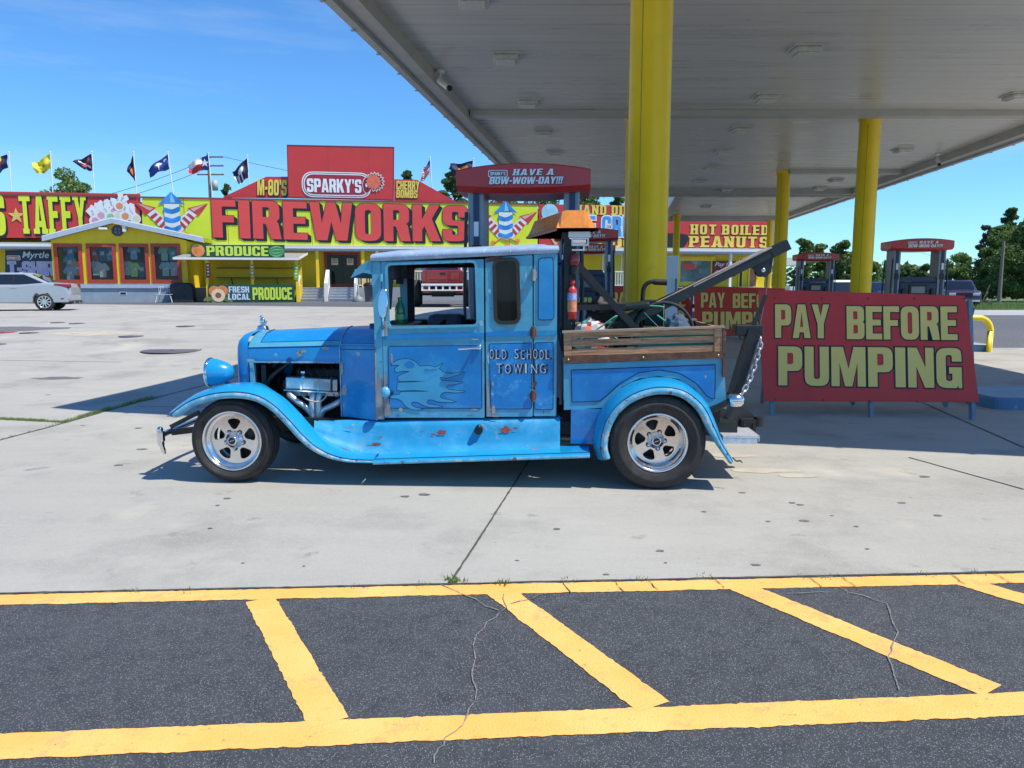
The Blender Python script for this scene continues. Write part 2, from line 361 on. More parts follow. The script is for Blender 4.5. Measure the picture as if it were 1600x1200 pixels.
def smooth(pts, n=6, closed=False):
    P = [V(p) for p in pts]; N = len(P); o = []
    for i in range(N if closed else N-1):
        p0 = P[i-1] if (i or closed) else P[0]; p1 = P[i]; p2 = P[(i+1) % N]; p3 = P[(i+2) % N] if (closed or i+2 < N) else P[-1]
        for k in range(n):
            t = k/n; o.append(.5*((2*p1)+(p2-p0)*t+(2*p0-5*p1+4*p2-p3)*t*t+(3*p1-p0-3*p2+p3)*t**3))
    if not closed: o.append(P[-1])
    return o
def s2(pts, n=6, closed=False): return [(p.x, p.y) for p in smooth([(a, b, 0) for a, b in pts], n, closed)]
def disc(x, z, r, n=20, sx=1): return [(x+r*sx*cos(2*pi*k/n), z+r*sin(2*pi*k/n)) for k in range(n)]

def tag(o, label=None, cat=None, group=None, kind=None):
    if label: o['label'] = label
    if cat: o['category'] = cat
    if group: o['group'] = group
    if kind: o['kind'] = kind
    return o
def thing(name, label, cat, loc=(0, 0, 0), rz=0, group=None):
    o = bpy.data.objects.new(name, None); COL.objects.link(o); o.location = loc; o.rotation_euler = (0, 0, rz); o.empty_display_size = .2
    return tag(o, label, cat, group)
def copy_tree(o, parent=None):
    c = o.copy(); COL.objects.link(c)
    if parent is not None: c.parent = parent
    for ch in list(o.children): copy_tree(ch, c)
    return c
def struct(name, mb, loc=(0, 0, 0), kind='structure'): return tag(mb.build(name, None, loc), kind=kind)

# ------------------------------------------------------------------ lettering: own heavy block capitals
t_, b_ = .225, .175
def _gl():
    w = .6; t = t_; b = b_; G = {}
    G['I'] = (t+.02, [[(0, 0), (t+.02, 0), (t+.02, 1), (0, 1)]])
    G['L'] = (.5, [[(0, 0), (.5, 0), (.5, b), (t, b), (t, 1), (0, 1)]])
    G['F'] = (.53, [[(0, 0), (t, 0), (t, .41), (.48, .41), (.48, .41+b), (t, .41+b), (t, 1-b), (.53, 1-b), (.53, 1), (0, 1)]])
    G['E'] = (.54, [[(0, 0), (.54, 0), (.54, b), (t, b), (t, .42), (.5, .42), (.5, .42+b), (t, .42+b), (t, 1-b), (.54, 1-b), (.54, 1), (0, 1)]])
    G['T'] = (.6, [[(.3-t/2, 0), (.3+t/2, 0), (.3+t/2, 1-b), (.6, 1-b), (.6, 1), (0, 1), (0, 1-b), (.3-t/2, 1-b)]])
    G['H'] = (w, [[(0, 0), (t, 0), (t, .41), (w-t, .41), (w-t, 0), (w, 0), (w, 1), (w-t, 1), (w-t, .41+b), (t, .41+b), (t, 1), (0, 1)]])
    G['P'] = (w, [[(0, 0), (t, 0), (t, .37), (w, .37, .2), (w, 1, .2), (0, 1)], [(t, .37+b), (w-t, .37+b, .06), (w-t, 1-b+.01, .06), (t, 1-b+.01)]])
    G['R'] = (w+.02, [[(0, 0), (t, 0), (t, .4), (t+.06, .4, .03), (w-t+.02, 0), (w+.03, 0), (w-.03, .42), (w-.07, .47), (w, .54, .08), (w, 1, .2), (0, 1)], [(t, .4+b), (w-t, .4+b, .06), (w-t, 1-b+.01, .06), (t, 1-b+.01)]])
    G['B'] = (w, [[(0, 0), (w, 0, .18), (w, .48, .1), (w-.06, .52), (w-.01, .56, .06), (w-.01, 1, .17), (0, 1)], [(t, b), (w-t, b, .05), (w-t, .43, .05), (t, .43)], [(t, .6), (w-t-.01, .6, .04), (w-t-.01, 1-b+.02, .05), (t, 1-b+.02)]])
    G['D'] = (w, [[(0, 0), (w, 0, .22), (w, 1, .22), (0, 1)], [(t, b), (w-t, b, .07), (w-t, 1-b, .07), (t, 1-b)]])
    G['O'] = (w, [[(0, 0, .24), (w, 0, .24), (w, 1, .24), (0, 1, .24)], [(t, b, .08), (w-t, b, .08), (w-t, 1-b, .08), (t, 1-b, .08)]])
    G['0'] = G['O']
    G['8'] = (w, [[(0, 0, .2), (w, 0, .2), (w, .5, .12), (w-.06, .53), (w-.02, .56, .08), (w-.02, 1, .2), (.02, 1, .2), (.02, .56, .08), (.06, .53), (0, .5, .12)], [(t, b, .05), (w-t, b, .05), (w-t, .43, .05), (t, .43, .05)], [(t, .6, .04), (w-t, .6, .04), (w-t, .86, .04), (t, .86, .04)]])
    G['C'] = (w, [[(w, .36), (w-t, .36), (w-t, b, .07), (t, b, .07), (t, 1-b, .07), (w-t, 1-b, .07), (w-t, .64), (w, .64), (w, 1, .24), (0, 1, .24), (0, 0, .24), (w, 0, .24)]])
    G['G'] = (w, [[(w, 0), (w, .52), (.3, .52), (.3, .36), (w-t, .36), (w-t, b, .06), (t, b, .07), (t, 1-b, .07), (w-t, 1-b, .07), (w-t, .66), (w, .66), (w, 1, .24), (0, 1, .24), (0, 0, .24), (w-.12, 0, .05), (w-.09, .07), (w-.08, 0)]])
    G['S'] = (w, [[(w, .67), (w, 1, .22), (0, 1, .22), (0, .44, .2), (w-t, .44, .07), (w-t, b, .05), (t, b, .05), (t, .33), (0, .33), (0, 0, .22), (w, 0, .22), (w, .58, .2), (t, .58, .07), (t, 1-b, .05), (w-t, 1-b, .05), (w-t, .67)]])
    G['U'] = (w, [[(0, 0, .22), (w, 0, .22), (w, 1), (w-t, 1), (w-t, b, .07), (t, b, .07), (t, 1), (0, 1)]])
    G['A'] = (.66, [[(0, 0), (t, 0), (t+.03, .17), (.66-t-.03, .17), (.66-t, 0), (.66, 0), (.47, 1), (.19, 1)], [(t+.045, .33), (.66-t-.045, .33), (.33, .78)]])
    G['V'] = (.64, [[(.2, 0), (.44, 0), (.64, 1), (.64-t, 1), (.32, .33), (t, 1), (0, 1)]])
    G['Y'] = (.64, [[(.32-t/2, 0), (.32+t/2, 0), (.32+t/2, .42), (.64, 1), (.64-t, 1), (.32, .65), (t, 1), (0, 1), (.32-t/2, .42)]])
    G['W'] = (.98, [[(.13, 0), (.39, 0), (.49, .5), (.59, 0), (.85, 0), (.98, 1), (.76, 1), (.71, .45), (.59, 1), (.39, 1), (.27, .45), (.22, 1), (0, 1)]])
    G['M'] = (.84, [[(0, 0), (.2, 0), (.2, .6), (.33, 0), (.51, 0), (.64, .6), (.64, 0), (.84, 0), (.84, 1), (.55, 1), (.42, .45), (.29, 1), (0, 1)]])
    G['N'] = (.62, [[(0, 0), (.2, 0), (.2, .52), (.4, 0), (.62, 0), (.62, 1), (.42, 1), (.42, .5), (.22, 1), (0, 1)]])
    G['K'] = (.66, [[(0, 0), (t, 0), (t, .3), (.28, .42), (.42, 0), (.67, 0), (.46, .62), (.65, 1), (.41, 1), (t, .6), (t, 1), (0, 1)]])
    G['-'] = (.32, [[(.02, .36), (.3, .36), (.3, .54), (.02, .54)]])
    G["'"] = (.2, [[(.05, .66), (.13, .66), (.2, 1), (0, 1)]])
    G['!'] = (.22, [[(.03, 0), (.19, 0), (.19, .2), (.112, .2), (.17, .3), (.22, 1), (0, 1), (.05, .3), (.108, .2), (.03, .2)]])
    return {k: (w_, [rc(c) for c in cs]) for k, (w_, cs) in G.items()}
GL = _gl()
SLAB = {'H': [(-.05, .28), (.32, .65)], 'T': [(.13, .47)], 'I': [(-.07, .31)], 'P': [(-.06, .32)], 'N': [(-.06, .26)], 'A': [(-.06, .27), (.39, .72)], 'D': [(-.06, .1)], 'B': [(-.06, .1)], 'E': [(-.06, .1)], 'F': [(-.06, .3)], 'Y': [(.14, .5)], 'U': [], 'L': [(-.06, .1)], 'R': [(-.06, .28), (.36, .68)], 'M': [(-.05, .24), (.6, .89)]}
SLABT = {'H': [(-.05, .28), (.32, .65)], 'I': [(-.07, .31)], 'N': [(-.06, .26), (.36, .67)], 'Y': [(-.05, .27), (.37, .69)], 'U': [(-.05, .28), (.32, .65)], 'L': [(-.06, .3)], 'P': [(-.06, .1)], 'D': [(-.06, .1)], 'B': [(-.06, .1)], 'E': [(-.06, .1)], 'F': [(-.06, .1)], 'R': [(-.06, .1)], 'M': [(-.05, .24), (.6, .89)]}
def word(mb, txt, box, m, n=0, gap=.07, shadow=None, sh=(.05, -.06), outline=None, ow=.03, serif=False, warp=None, slant=0, space=.34):
    """set txt inside box (u0,v0,u1,v1) of the builder's u-v plane, facing -n; optional cast-style drop letters and outline"""
    adv = 0; items = []
    for ch in txt:
        if ch == ' ': adv += space; continue
        w_, cs = GL[ch]; items.append((adv, ch)); adv += w_+gap+(.1 if serif else 0)
    adv -= gap+(.1 if serif else 0)
    u0, v0, u1, v1 = box; sx = (u1-u0)/adv; sz = v1-v0
    def mp(p, o, d=(0, 0)):
        u = u0+(p[0]+o+slant*p[1])*sx; v = v0+p[1]*sz
        if warp: v = warp((u-u0)/(u1-u0), p[1])
        return (u+d[0], v+d[1])
    for o, ch in items:
        cs = [list(c) for c in GL[ch][1]]; ex = []
        if serif:
            ex = [rect(a, 0, b, .13) for a, b in SLAB.get(ch, [])]+[rect(a, .87, b, 1) for a, b in SLABT.get(ch, [])]
        if shadow:
            K = 6
            for k in range(1, K+1):
                d = (sh[0]*sz*k/K, sh[1]*sz*k/K)
                mb.poly([[mp(p, o, d) for p in c] for c in cs], shadow, n+.004+.0012*k)
                for e in ex: mb.poly([[mp(p, o, d) for p in e]], shadow, n+.0034+.0012*k)
        if outline:
            C = [[mp(p, o) for p in c] for c in cs]
            C = [inset(C[0], -ow*sz)]+[inset(c, -ow*sz*.6) for c in C[1:]]
            mb.poly(C, outline, n+.003)
            for e in ex: mb.poly([inset([mp(p, o) for p in e], -ow*sz)], outline, n+.0024)
        mb.poly([[mp(p, o) for p in c] for c in cs], m, n)
        for e in ex: mb.poly([[mp(p, o) for p in e]], m, n-.0012)
def fontmesh(txt, offset=0, shear=0):
    c = bpy.data.curves.new('t', 'FONT'); c.body = txt; c.offset = offset; c.shear = shear; c.fill_mode = 'FRONT'; c.resolution_u = 3
    o = bpy.data.objects.new('t', c); COL.objects.link(o); bpy.context.view_layer.update()
    me = bpy.data.meshes.new_from_object(o.evaluated_get(bpy.context.evaluated_depsgraph_get()))
    vs = [v.co.copy() for v in me.vertices]; fs = [list(p.vertices) for p in me.polygons]
    bpy.data.objects.remove(o); bpy.data.curves.remove(c); bpy.data.meshes.remove(me); return vs, fs
def script_word(mb, txt, box, m, n=0, offset=.0, shear=0, d=(0, 0), warp=None):
    vs, fs = fontmesh(txt, offset, shear)
    x0 = min(v.x for v in vs); x1 = max(v.x for v in vs); y0 = min(v.y for v in vs); y1 = max(v.y for v in vs); u0, v0, u1, v1 = box
    mb.add([(u0+(v.x-x0)/(x1-x0)*(u1-u0)+d[0], n, v0+(v.y-y0)/(y1-y0)*(v1-v0)+d[1]) for v in vs], fs, m)
def star(x, z, r, ri=.4, n=5, a0=pi/2): return [(x+(r if k % 2 == 0 else r*ri)*cos(a0+k*pi/n), z+(r if k % 2 == 0 else r*ri)*sin(a0+k*pi/n)) for k in range(2*n)]

# ================================================================== GROUND
def sheet(name, xs, yf, ny, mat, dz, kind='structure', jag=0):
    mb = MB(); rows = []
    for x in xs:
        a, b = yf(x); row = []
        for k in range(ny+1):
            y = a+(b-a)*(k/ny)**1.0; row.append((x, y, ter(x, y)+dz))
        rows.append(row)
    mb.grid(rows, mat, True); return struct(name, mb, kind=kind)
def fr(a, b, n): return [a+(b-a)*k/n for k in range(n+1)]
mbg = MB(); xs = [-900, -400, -200, -120]+fr(-80, 80, 80)+[120, 200, 400, 900]; ys = [-60, -20, 0]+fr(4, 70, 66)+[90, 130, 200, 400, 900, 1500]
mbg.grid([[(x, y, ter(x, y)-.02) for y in ys] for x in xs], grassm); struct('ground', mbg)
sheet('asphalt_lot', fr(-60, 40, 100), lambda x: (-8, 62 if x < 20 else 40), 70, aspho, -.008)
def nearline(x): return 3.845+.056*x
def yfar(x):
    if x < -5: return 33.4+(-5-x)*.33
    return 33.4-14.6*sst(9, 11, x)
sheet('concrete_apron', fr(-45, 30, 150), lambda x: (nearline(x), yfar(x)), 60, concm, 0)
sheet('parking_asphalt', fr(-14, 16, 30), lambda x: (-6, nearline(x)), 12, asphm, .0)
sheet('road', fr(14, 120, 40), lambda x: (38, 46), 4, roadm, .02)

def strip(mb, pts, wd, m, z, jag=.0, step=.05, seed=0):
    """flat band along a polyline on the ground, with ragged edges"""
    P = [V((p[0], p[1], 0)) for p in pts]; rows = []; k = 0
    for i in range(len(P)-1):
        a, b = P[i], P[i+1]; d = b-a; n = max(1, int(d.length/step)); nn = V((-d.y, d.x, 0)).normalized()
        for j in range(n+(1 if i == len(P)-2 else 0)):
            q = a+d*(j/n); k += 1
            e1 = (NZ.noise(V((k*.9, seed, 0)))+NZ.noise(V((k*.13, seed, 5))))*jag; e2 = (NZ.noise(V((k*.9, seed+9.7, 3)))+NZ.noise(V((k*.13, seed+4, 8))))*jag
            wv = wd if not isinstance(wd, tuple) else wd[0]+(wd[1]-wd[0])*(k/40)
            A = q+nn*(wv/2+e1); B = q-nn*(wv/2+e2)
            rows.append([(A.x, A.y, ter(A.x, A.y)+z), (B.x, B.y, ter(B.x, B.y)+z)])
    mb.grid(rows, m, False)
def gp(x, y): p = gt(x, y); return (p.x, p.y)
def lineof(a, b, x): return (x, a[1]+(b[1]-a[1])*(x-a[0])/(b[0]-a[0]))
mb = MB()
u1, u2 = gp(0, 938), gp(780, 921); u3 = gp(1600, 904)
l1, l2 = gp(0, 1167), gp(1600, 1100)
strip(mb, [lineof(u1, u2, -9), u2, u3, lineof(u2, u3, 9)], .128, linem, .003, .008, .02, 1)
strip(mb, [lineof(l1, l2, -9), lineof(l1, l2, 9)], .152, linem, .003, .008, .02, 2)
for i, (a, b) in enumerate([((410, 943), (515, 1130)), ((785, 927), (1022, 1105)), ((1168, 922), (1550, 1080)), ((1518, 913), (1990, 1050))]):
    A, B = V(gp(*a)), V(gp(*b)); d = (B-A).normalized()
    strip(mb, [tuple(A-d*.05), tuple(B-d*.0)], .148 if i else .14, linem, .0034, .008, .02, 5+i)
A, B = V(gp(785, 927)), V(gp(410, 943)); dd = (B-A)
for k in (3, 4): # further bays to the left, outside the picture edge
    p0 = A+dd*k; strip(mb, [tuple(p0), (p0.x+.45, p0.y-1.05)], .14, linem, .0045, .008, .02, 20+k)
struct('parking_lines', mb)
jm = M('joint dirt', (.075, .07, .06), .9, var=.4, vs=20)
cm_ = M('asphalt crack', (.22, .20, .18), .9, var=.4, vs=20)
mb = MB()
def wob(pts, amp, n, seed):
    o = []; r = random.Random(seed)
    for (a, b) in zip(pts[:-1], pts[1:]):
        for k in range(n): t = k/n; o.append((a[0]+(b[0]-a[0])*t+r.uniform(-amp, amp), a[1]+(b[1]-a[1])*t+r.uniform(-amp, amp)))
    o.append(pts[-1]); return o
J1 = [gp(708, 905), gp(800, 762), gp(858, 670)]
strip(mb, J1, .013, jm, .004, .005, .05, 31)
J2 = [gp(-120, 735), gp(0, 688), gp(105, 660), gp(210, 630), gp(300, 607), gp(420, 575)]
strip(mb, J2, .03, jm, .004, .012, .08, 32)
strip(mb, [gp(-250, 655), gp(0, 655), gp(100, 660)], .03, jm, .006, .012, .08, 33)
for k, (a, b) in enumerate([((0, 563), (190, 566)), ((100, 513), (640, 520)), ((210, 635), (360, 637)), ((1420, 715), (1600, 765)), ((1290, 560), (1600, 700))]): strip(mb, [gp(*a), gp(*b)], .018, jm, .003+.0004*k, .006, .2, 40+k)
strip(mb, [(x, nearline(x)+.006) for x in fr(-9, 12, 20)], .016, jm, .0045, .008, .04, 50)
struct('pavement_joints', mb)
mb = MB()
for k, (pts, n) in enumerate([([(785, 930), (790, 950), (762, 975), (742, 995), (738, 1050), (742, 1100), (720, 1135), (690, 1165), (678, 1195)], 3), ([(690, 915), (780, 955)], 5), ([(1310, 920), (1385, 945), (1400, 990), (1390, 1030), (1405, 1080)], 4), ([(800, 945), (860, 928)], 4), ([(1230, 928), (1300, 927)], 4)]):
    strip(mb, wob([gp(*p) for p in pts], .012, n, k), .0045, cm_, .0065+.0003*k, .003, .012, 60+k)
for k, x in enumerate([(880, 910), (960, 908), (1010, 905), (1110, 902), (1260, 902), (1310, 900), (1480, 897), (1545, 894)]):
    strip(mb, wob([gp(x[0], x[1]), gp(x[0]+12+k*3, x[1]+18)], .008, 4, 30+k), .005, jm, .0068+.0003*k, .003, .02, 80+k)
struct('pavement_cracks', mb)
stain = M('oil stain', (.15, .145, .14), .7, var=.3, vs=14); stainl = M('light stain', (.44, .405, .34), .85, var=.15, vs=6); stainy = M('faded paint', (.45, .40, .31), .85, var=.2, vs=4)
mb = MB(); rs = random.Random(3)
def blot(px, py, r, m, k, e=1.5):
    c = gt(px, py); n = 12; vs = []; r = r*.62 if m is stain and r < .12 else r
    for i in range(n):
        a = 2*pi*i/n; q = r*(.7+.5*rs.random()); x = c.x+q*e*cos(a); y = c.y+q*sin(a); vs.append((x, y, ter(x, y)+.0025+.0002*(k % 7)))
    mb.add(vs, [list(range(n))], m)
for k, (px, py, r) in enumerate([(1031, 861, .03), (1181, 883, .028), (1257, 814, .035), (1250, 789, .03), (1238, 786, .025), (1338, 823, .02), (1355, 858, .015), (808, 876, .015), (355, 779, .03), (340, 790, .02), (328, 826, .02), (947, 898, .02), (633, 776, .04), (662, 773, .05), (870, 827, .03), (1300, 806, .015), (1200, 815, .02), (1465, 806, .03), (1409, 786, .03), (1040, 880, .012), (212, 533, .06), (75, 617, .05), (130, 665, .03), (216, 669, .05), (222, 702, .05), (185, 727, .05), (475, 885, .01), (1100, 800, .02), (1160, 770, .03), (1444, 745, .05), (380, 880, .012)]): blot(px, py, r, stain, k)
for k, (px, py, r, e) in enumerate([(1190, 735, .10, 3.2), (1245, 743, .08, 2), (1140, 712, .1, 2.5)]): blot(px, py, r, stainl, k, e)
blot(140, 522, .5, stainy, 1, 2.6); blot(20, 515, .7, stain, 2, 2.2); blot(92, 591, .16, stain, 3, 2.6)
struct('pavement_stains', mb)
# weeds in the joints
mb = MB()
def tuft(x, y, n, h, sp):
    z = ter(x, y)
    for _ in range(n):
        a = rs.uniform(0, 2*pi); r = sp*sqrt(rs.random()); bx, by = x+r*cos(a), y+r*sin(a); hh = h*rs.uniform(.4, 1); l = rs.uniform(-.6, .6)*hh; q = rs.uniform(-.6, .6)*hh; ww = hh*.12
        mb.add([(bx-ww, by, z), (bx+ww, by, z), (bx+l, by+q, z+hh)], [(0, 1, 2)], rs.choice([leafm, leafl]))
def along(a, b, n, k, h, sp):
    A, B = V(gp(*a)), V(gp(*b))
    for i in range(n):
        p = A+(B-A)*rs.random(); tuft(p.x+rs.uniform(-.02, .02), p.y, k, h, sp)
along((0, 655), (100, 660), 90, 9, .035, .05); along((100, 660), (165, 641), 60, 9, .04, .04); along((165, 641), (240, 622), 60, 8, .05, .05)
along((0, 688), (100, 660), 14, 5, .03, .03); along((-160, 655), (0, 655), 80, 6, .03, .05)
tuft(*gp(707, 908), 60, .035, .04); tuft(*gp(716, 910), 30, .025, .05); tuft(*gp(785, 913), 40, .03, .04)
for q in [(890, 908), (1100, 902), (1260, 903), (1290, 902), (1310, 902), (560, 919), (205, 925), (290, 925), (1530, 896), (1450, 898), (660, 915), (1000, 906)]: tuft(*gp(*q), 16, .022, .05)
struct('weeds', mb, kind='stuff')
mb = MB()
for _ in range(9000):                              # verge on the right
    x = rs.uniform(22, 75); y = rs.uniform(46.5, 56); tuft_h = rs.uniform(.15, .45)
    mb.add([(x-.05, y, .0), (x+.05, y, .0), (x+rs.uniform(-.15, .15), y, tuft_h)], [(0, 1, 2)], rs.choice([leafm, leafl, leafl]))
struct('verge_grass', mb, kind='stuff')
# fuel tank lids set in the concrete
lidm = M('tank lid paint', (.115, .10, .125), .6, var=.2, vs=5); lidr = M('tank lid red', (.36, .05, .08), .6, var=.2)
for (px, py, hw, col, lab) in [(268, 548, 44, lidm, 'largest dark round tank lid in the concrete, nearest the headlight'), (205, 526, 18, lidm, 'dark tank lid second nearest after the largest lid'), (290, 511.5, 14, lidm, 'small dark tank lid alone, farthest right towards the bonnet ornament'),
                               (45, 521, 13, lidm, 'thin dark tank lid just right of the red lid'), (90, 505.5, 10, lidm, 'faint tank lid on the left of the pair nearest the silver car'), (120, 507, 11, lidm, 'darker tank lid on the right of the pair nearest the silver car'), (4, 520, 20, lidr, 'red painted tank lid at the left picture edge'), (2, 538, 7, lidm, 'small dark tank lid in front of the red lid')]:
    c = gt(px, py); r = hw/FPX*c.y*1.0; mb = MB()
    mb.lathe([(0, .010), (r*.86, .010), (r*.88, .007), (r*.92, .007), (r*.94, .011), (r, .011), (r*1.01, .0)], col, (0, 0, 0), 'z', 40, False)
    mb.box(-.04, .04, -.02, .02, .010, .016, blk)
    tag(mb.build('tank_lid', None, (c.x, c.y, ter(c.x, c.y)+.001)), lab, 'manhole cover', 'tank lids set in the concrete')

# ================================================================== FUEL STATION CANOPY
CZ = 5.25; LIPZ = 4.98; TOPZ = 6.1
La, Lb = g(503, 0, LIPZ), g(775, 259, LIPZ); Ra, Rb = g(1600, 221, LIPZ), g(1230, 345, LIPZ)
def onl(a, b, y): t = (y-a.y)/(b.y-a.y); return V((a.x+(b.x-a.x)*t, y, 0))
def near_y(x): return 7.97-.255*(x+1.46)
def edge_pt(a, b):                                # where a side edge meets the near edge
    y = 7.0
    for _ in range(20): y = near_y(onl(a, b, y).x)
    return onl(a, b, y)
P_nl, P_nr = edge_pt(La, Lb), edge_pt(Ra, Rb)
YF = g(940, 297, CZ).y; P_fl, P_fr = onl(La, Lb, YF), onl(Ra, Rb, YF)
def canopy_slab(root, base, out_, nm):
    mb = MB()
    O = [(p.x-base.x, p.y-base.y) for p in out_]; I = inset(O, .38); n = len(O)
    mb.add([(x, y, CZ) for x, y in I], [list(range(n))[::-1]], ceil)
    mb.build('ceiling_deck', root)
    mb = MB(); I2 = inset(O, .05)
    ring_ = lambda pts, z: [(x, y, z) for x, y in pts]
    rows = [ring_(I, CZ+.02), ring_(I, LIPZ+.06), ring_(inset(O, .12), LIPZ+.06), ring_(inset(O, .12), LIPZ), ring_(O, LIPZ)]
    for a, b in zip(rows[:-1], rows[1:]):
        for k in range(n): mb.add([a[k], a[(k+1) % n], b[(k+1) % n], b[k]], [(0, 1, 2, 3)], cantrim)
    mb.build('gutter_trim', root)
    mb = MB(); a, b = ring_(O, LIPZ), ring_(O, TOPZ)
    for k in range(n):
        mb.add([a[k], b[k], b[(k+1) % n], a[(k+1) % n]], [(0, 1, 2, 3)], white)
    mb.add(b, [list(range(n))], cantrim)
    for k in range(n):                            # clips along the lower lip
        p, q = V(a[k]), V(a[(k+1) % n]); L_ = (q-p).length; c = int(L_/1.1)
        for i in range(c):
            z = p+(q-p)*((i+.5)/c); mb.box(z.x-.03, z.x+.03, z.y-.03, z.y+.03, LIPZ-.014, LIPZ-.004, cantrim)
    mb.build('fascia', root)
ctr = (P_nl+P_fr)/2
can = thing('station_canopy', 'large grey fuel station canopy over the pumps on round yellow columns', 'canopy', (ctr.x, ctr.y, 0))
canopy_slab(can, ctr, [P_nl, P_nr, P_fr, P_fl], 'm')
for py, nm in ((183, 0), (272, 1)):
    y = g(1300, py, CZ-.12).y
    if nm: a = onl(La, Lb, y)+V((8.75, 0, 0))
    else: a = onl(La, Lb, y)
    b = onl(Ra, Rb, y); mb = MB()
    mb.box(a.x+.39-ctr.x, b.x-.39-ctr.x, y-.15-ctr.y, y+.15-ctr.y, CZ-.12, CZ-.004, M('beam trim', (.50, .49, .46), .45, var=.08, vs=1.5))
    for k in range(24): x = a.x+.7+(b.x-a.x-1.4)*k/23-ctr.x; mb.box(x-.012, x+.012, y-.158-ctr.y, y-.151-ctr.y, CZ-.08, CZ-.056, cantrim)
    mb.build('deck_beam', can)
def column(root, base, x, y, r, z0=0):
    mb = MB(); c = (x-base.x, y-base.y, 0)
    mb.lathe([(r, z0), (r, CZ-.12), (r*1.12, CZ-.12), (r*1.12, CZ-.005)], yel, c, 'z', 40)
    mb.lathe([(r*1.25, z0), (r*1.25, z0+.06), (r, z0+.06)], yel, c, 'z', 40)
    mb.box(c[0]-r*.55-.004, c[0]-r*.55+.004, c[1]-r*.845, c[1]-r*.80, z0+.1, CZ-.2, M('column seam', (.30, .20, .02), .6)); mb.build('column', root)
COLS = []
def colpx(px, D, wpx, root=can, base=ctr, z0=0):
    p = at(px, 444, D); column(root, base, p.x, D, wpx/FPX*D/2, z0); COLS.append(p)
colpx(1009, 8.75, 62.5); colpx(1345, g(1352, 188, CZ-.1).y, 30.5); colpx(1217, g(1222, 272, CZ-.1).y, 19.5)
colpx(989, 17.5, 30, z0=.1)
# the narrower stretch of canopy that runs on to the shop
n1, n2 = g(1060, 298, LIPZ), g(1036, 340, LIPZ); y2 = g(1150, 346, LIPZ).y
q = [onl(n1, n2, YF+.02), onl(Ra, Rb, YF+.02), onl(Ra, Rb, y2), onl(n1, n2, y2)]; c2 = (q[0]+q[2])/2
can2 = thing('walkway_canopy', 'narrower grey canopy beyond the pumps reaching the peanuts sign', 'canopy', (c2.x, c2.y, 0))
canopy_slab(can2, c2, q, 'a'); colpx(1055, 42, 10.5, can2, c2); colpx(1200, 43, 10, can2, c2)
# flush lights under the deck
lampm = M('canopy lamp housing', (.62, .62, .58), .5, var=.1, vs=12); lens_ = M('canopy lamp lens', (.72, .70, .62), .3, var=.1, vs=30)
spots = [((740, 0), 'front left corner'), ((790, 91), 'in the left row'), ((825, 161), 'in the left row'), ((848, 208), 'l'), ((865, 240), 'l'), ((1259, 79), 'r'), ((1197, 153), 'r'), ((1158, 203), 'r'), ((1129, 237), 'r'), ((1111, 263), 'r'), ((1093, 284), 'r'), ((1590, 151), 'f'), ((1411, 235), 'f'), ((1281, 294), 'f'), ((1306, 282), 'f'), ((1136, 296), 'a'), ((1103, 323), 'a')]
LABL = ['square canopy light cut by the top picture edge', 'largest canopy light left of the big yellow column, above the camera', 'second canopy light of the left row, just before the cross beam', 'third canopy light of the left row, first behind the cross beam', 'last small canopy light of the left row, above the nearest red pump cap',
        'largest canopy light right of the big yellow column', 'second nearest canopy light in the row right of the big column', 'third canopy light in the row right of the big column', 'fourth canopy light in the row right of the big column', 'fifth canopy light in the row right of the big column', 'farthest canopy light in the row right of the big column',
        'canopy light at the right picture edge', 'canopy light between the nearer right column and the right eave', 'left one of two far canopy lights right of the second column', 'right one of two far canopy lights right of the second column', 'nearer light under the narrow canopy above the peanuts sign', 'farther light under the narrow canopy above the peanuts sign']
proto = None
for i, ((px, py), _) in enumerate(spots):
    p = g(px, py, CZ-.05)
    if proto is None:
        proto = thing('canopy_light', LABL[0], 'light', group='square lights under the canopy'); mb = MB()
        mb.box(-.24, .24, -.24, .24, -.012, .018, lampm); mb.box(-.20, .20, -.20, .20, -.085, -.012, lampm, .02); mb.build('housing', proto)
        mb = MB(); mb.box(-.155, .155, -.155, .155, -.105, -.086, lens_, .008); mb.build('lens', proto); o = proto
    else: o = copy_tree(proto); o['label'] = LABL[i]
    o.location = (p.x, p.y, CZ-.02)
# cameras
def camera_unit(px, py, lab, tilt):
    p = g(px, py, CZ-.1); t = thing('security_camera', lab, 'camera', (p.x, p.y, CZ), RAD(tilt)); mb = MB()
    mb.lathe([(0, -.06), (.07, -.06), (.08, -.004), (0, -.004)], white, (0, 0, 0), 'z', 18); mb.tube([(0, 0, -.05), (0, 0, -.16), (.05, -.05, -.2)], .02, white); mb.build('mount', t)
    mb = MB(); mb.tube([(-.02, .05, -.17), (.16, -.16, -.34)], .055, white, 14); mb.tube([(.161, -.161, -.342), (.18, -.183, -.36)], .05, blkp, 14); mb.build('barrel', t)
camera_unit(688, 118, 'white bullet security camera under the left canopy edge', 0)
camera_unit(1465, 245, 'white security camera under the right canopy eave', -60)

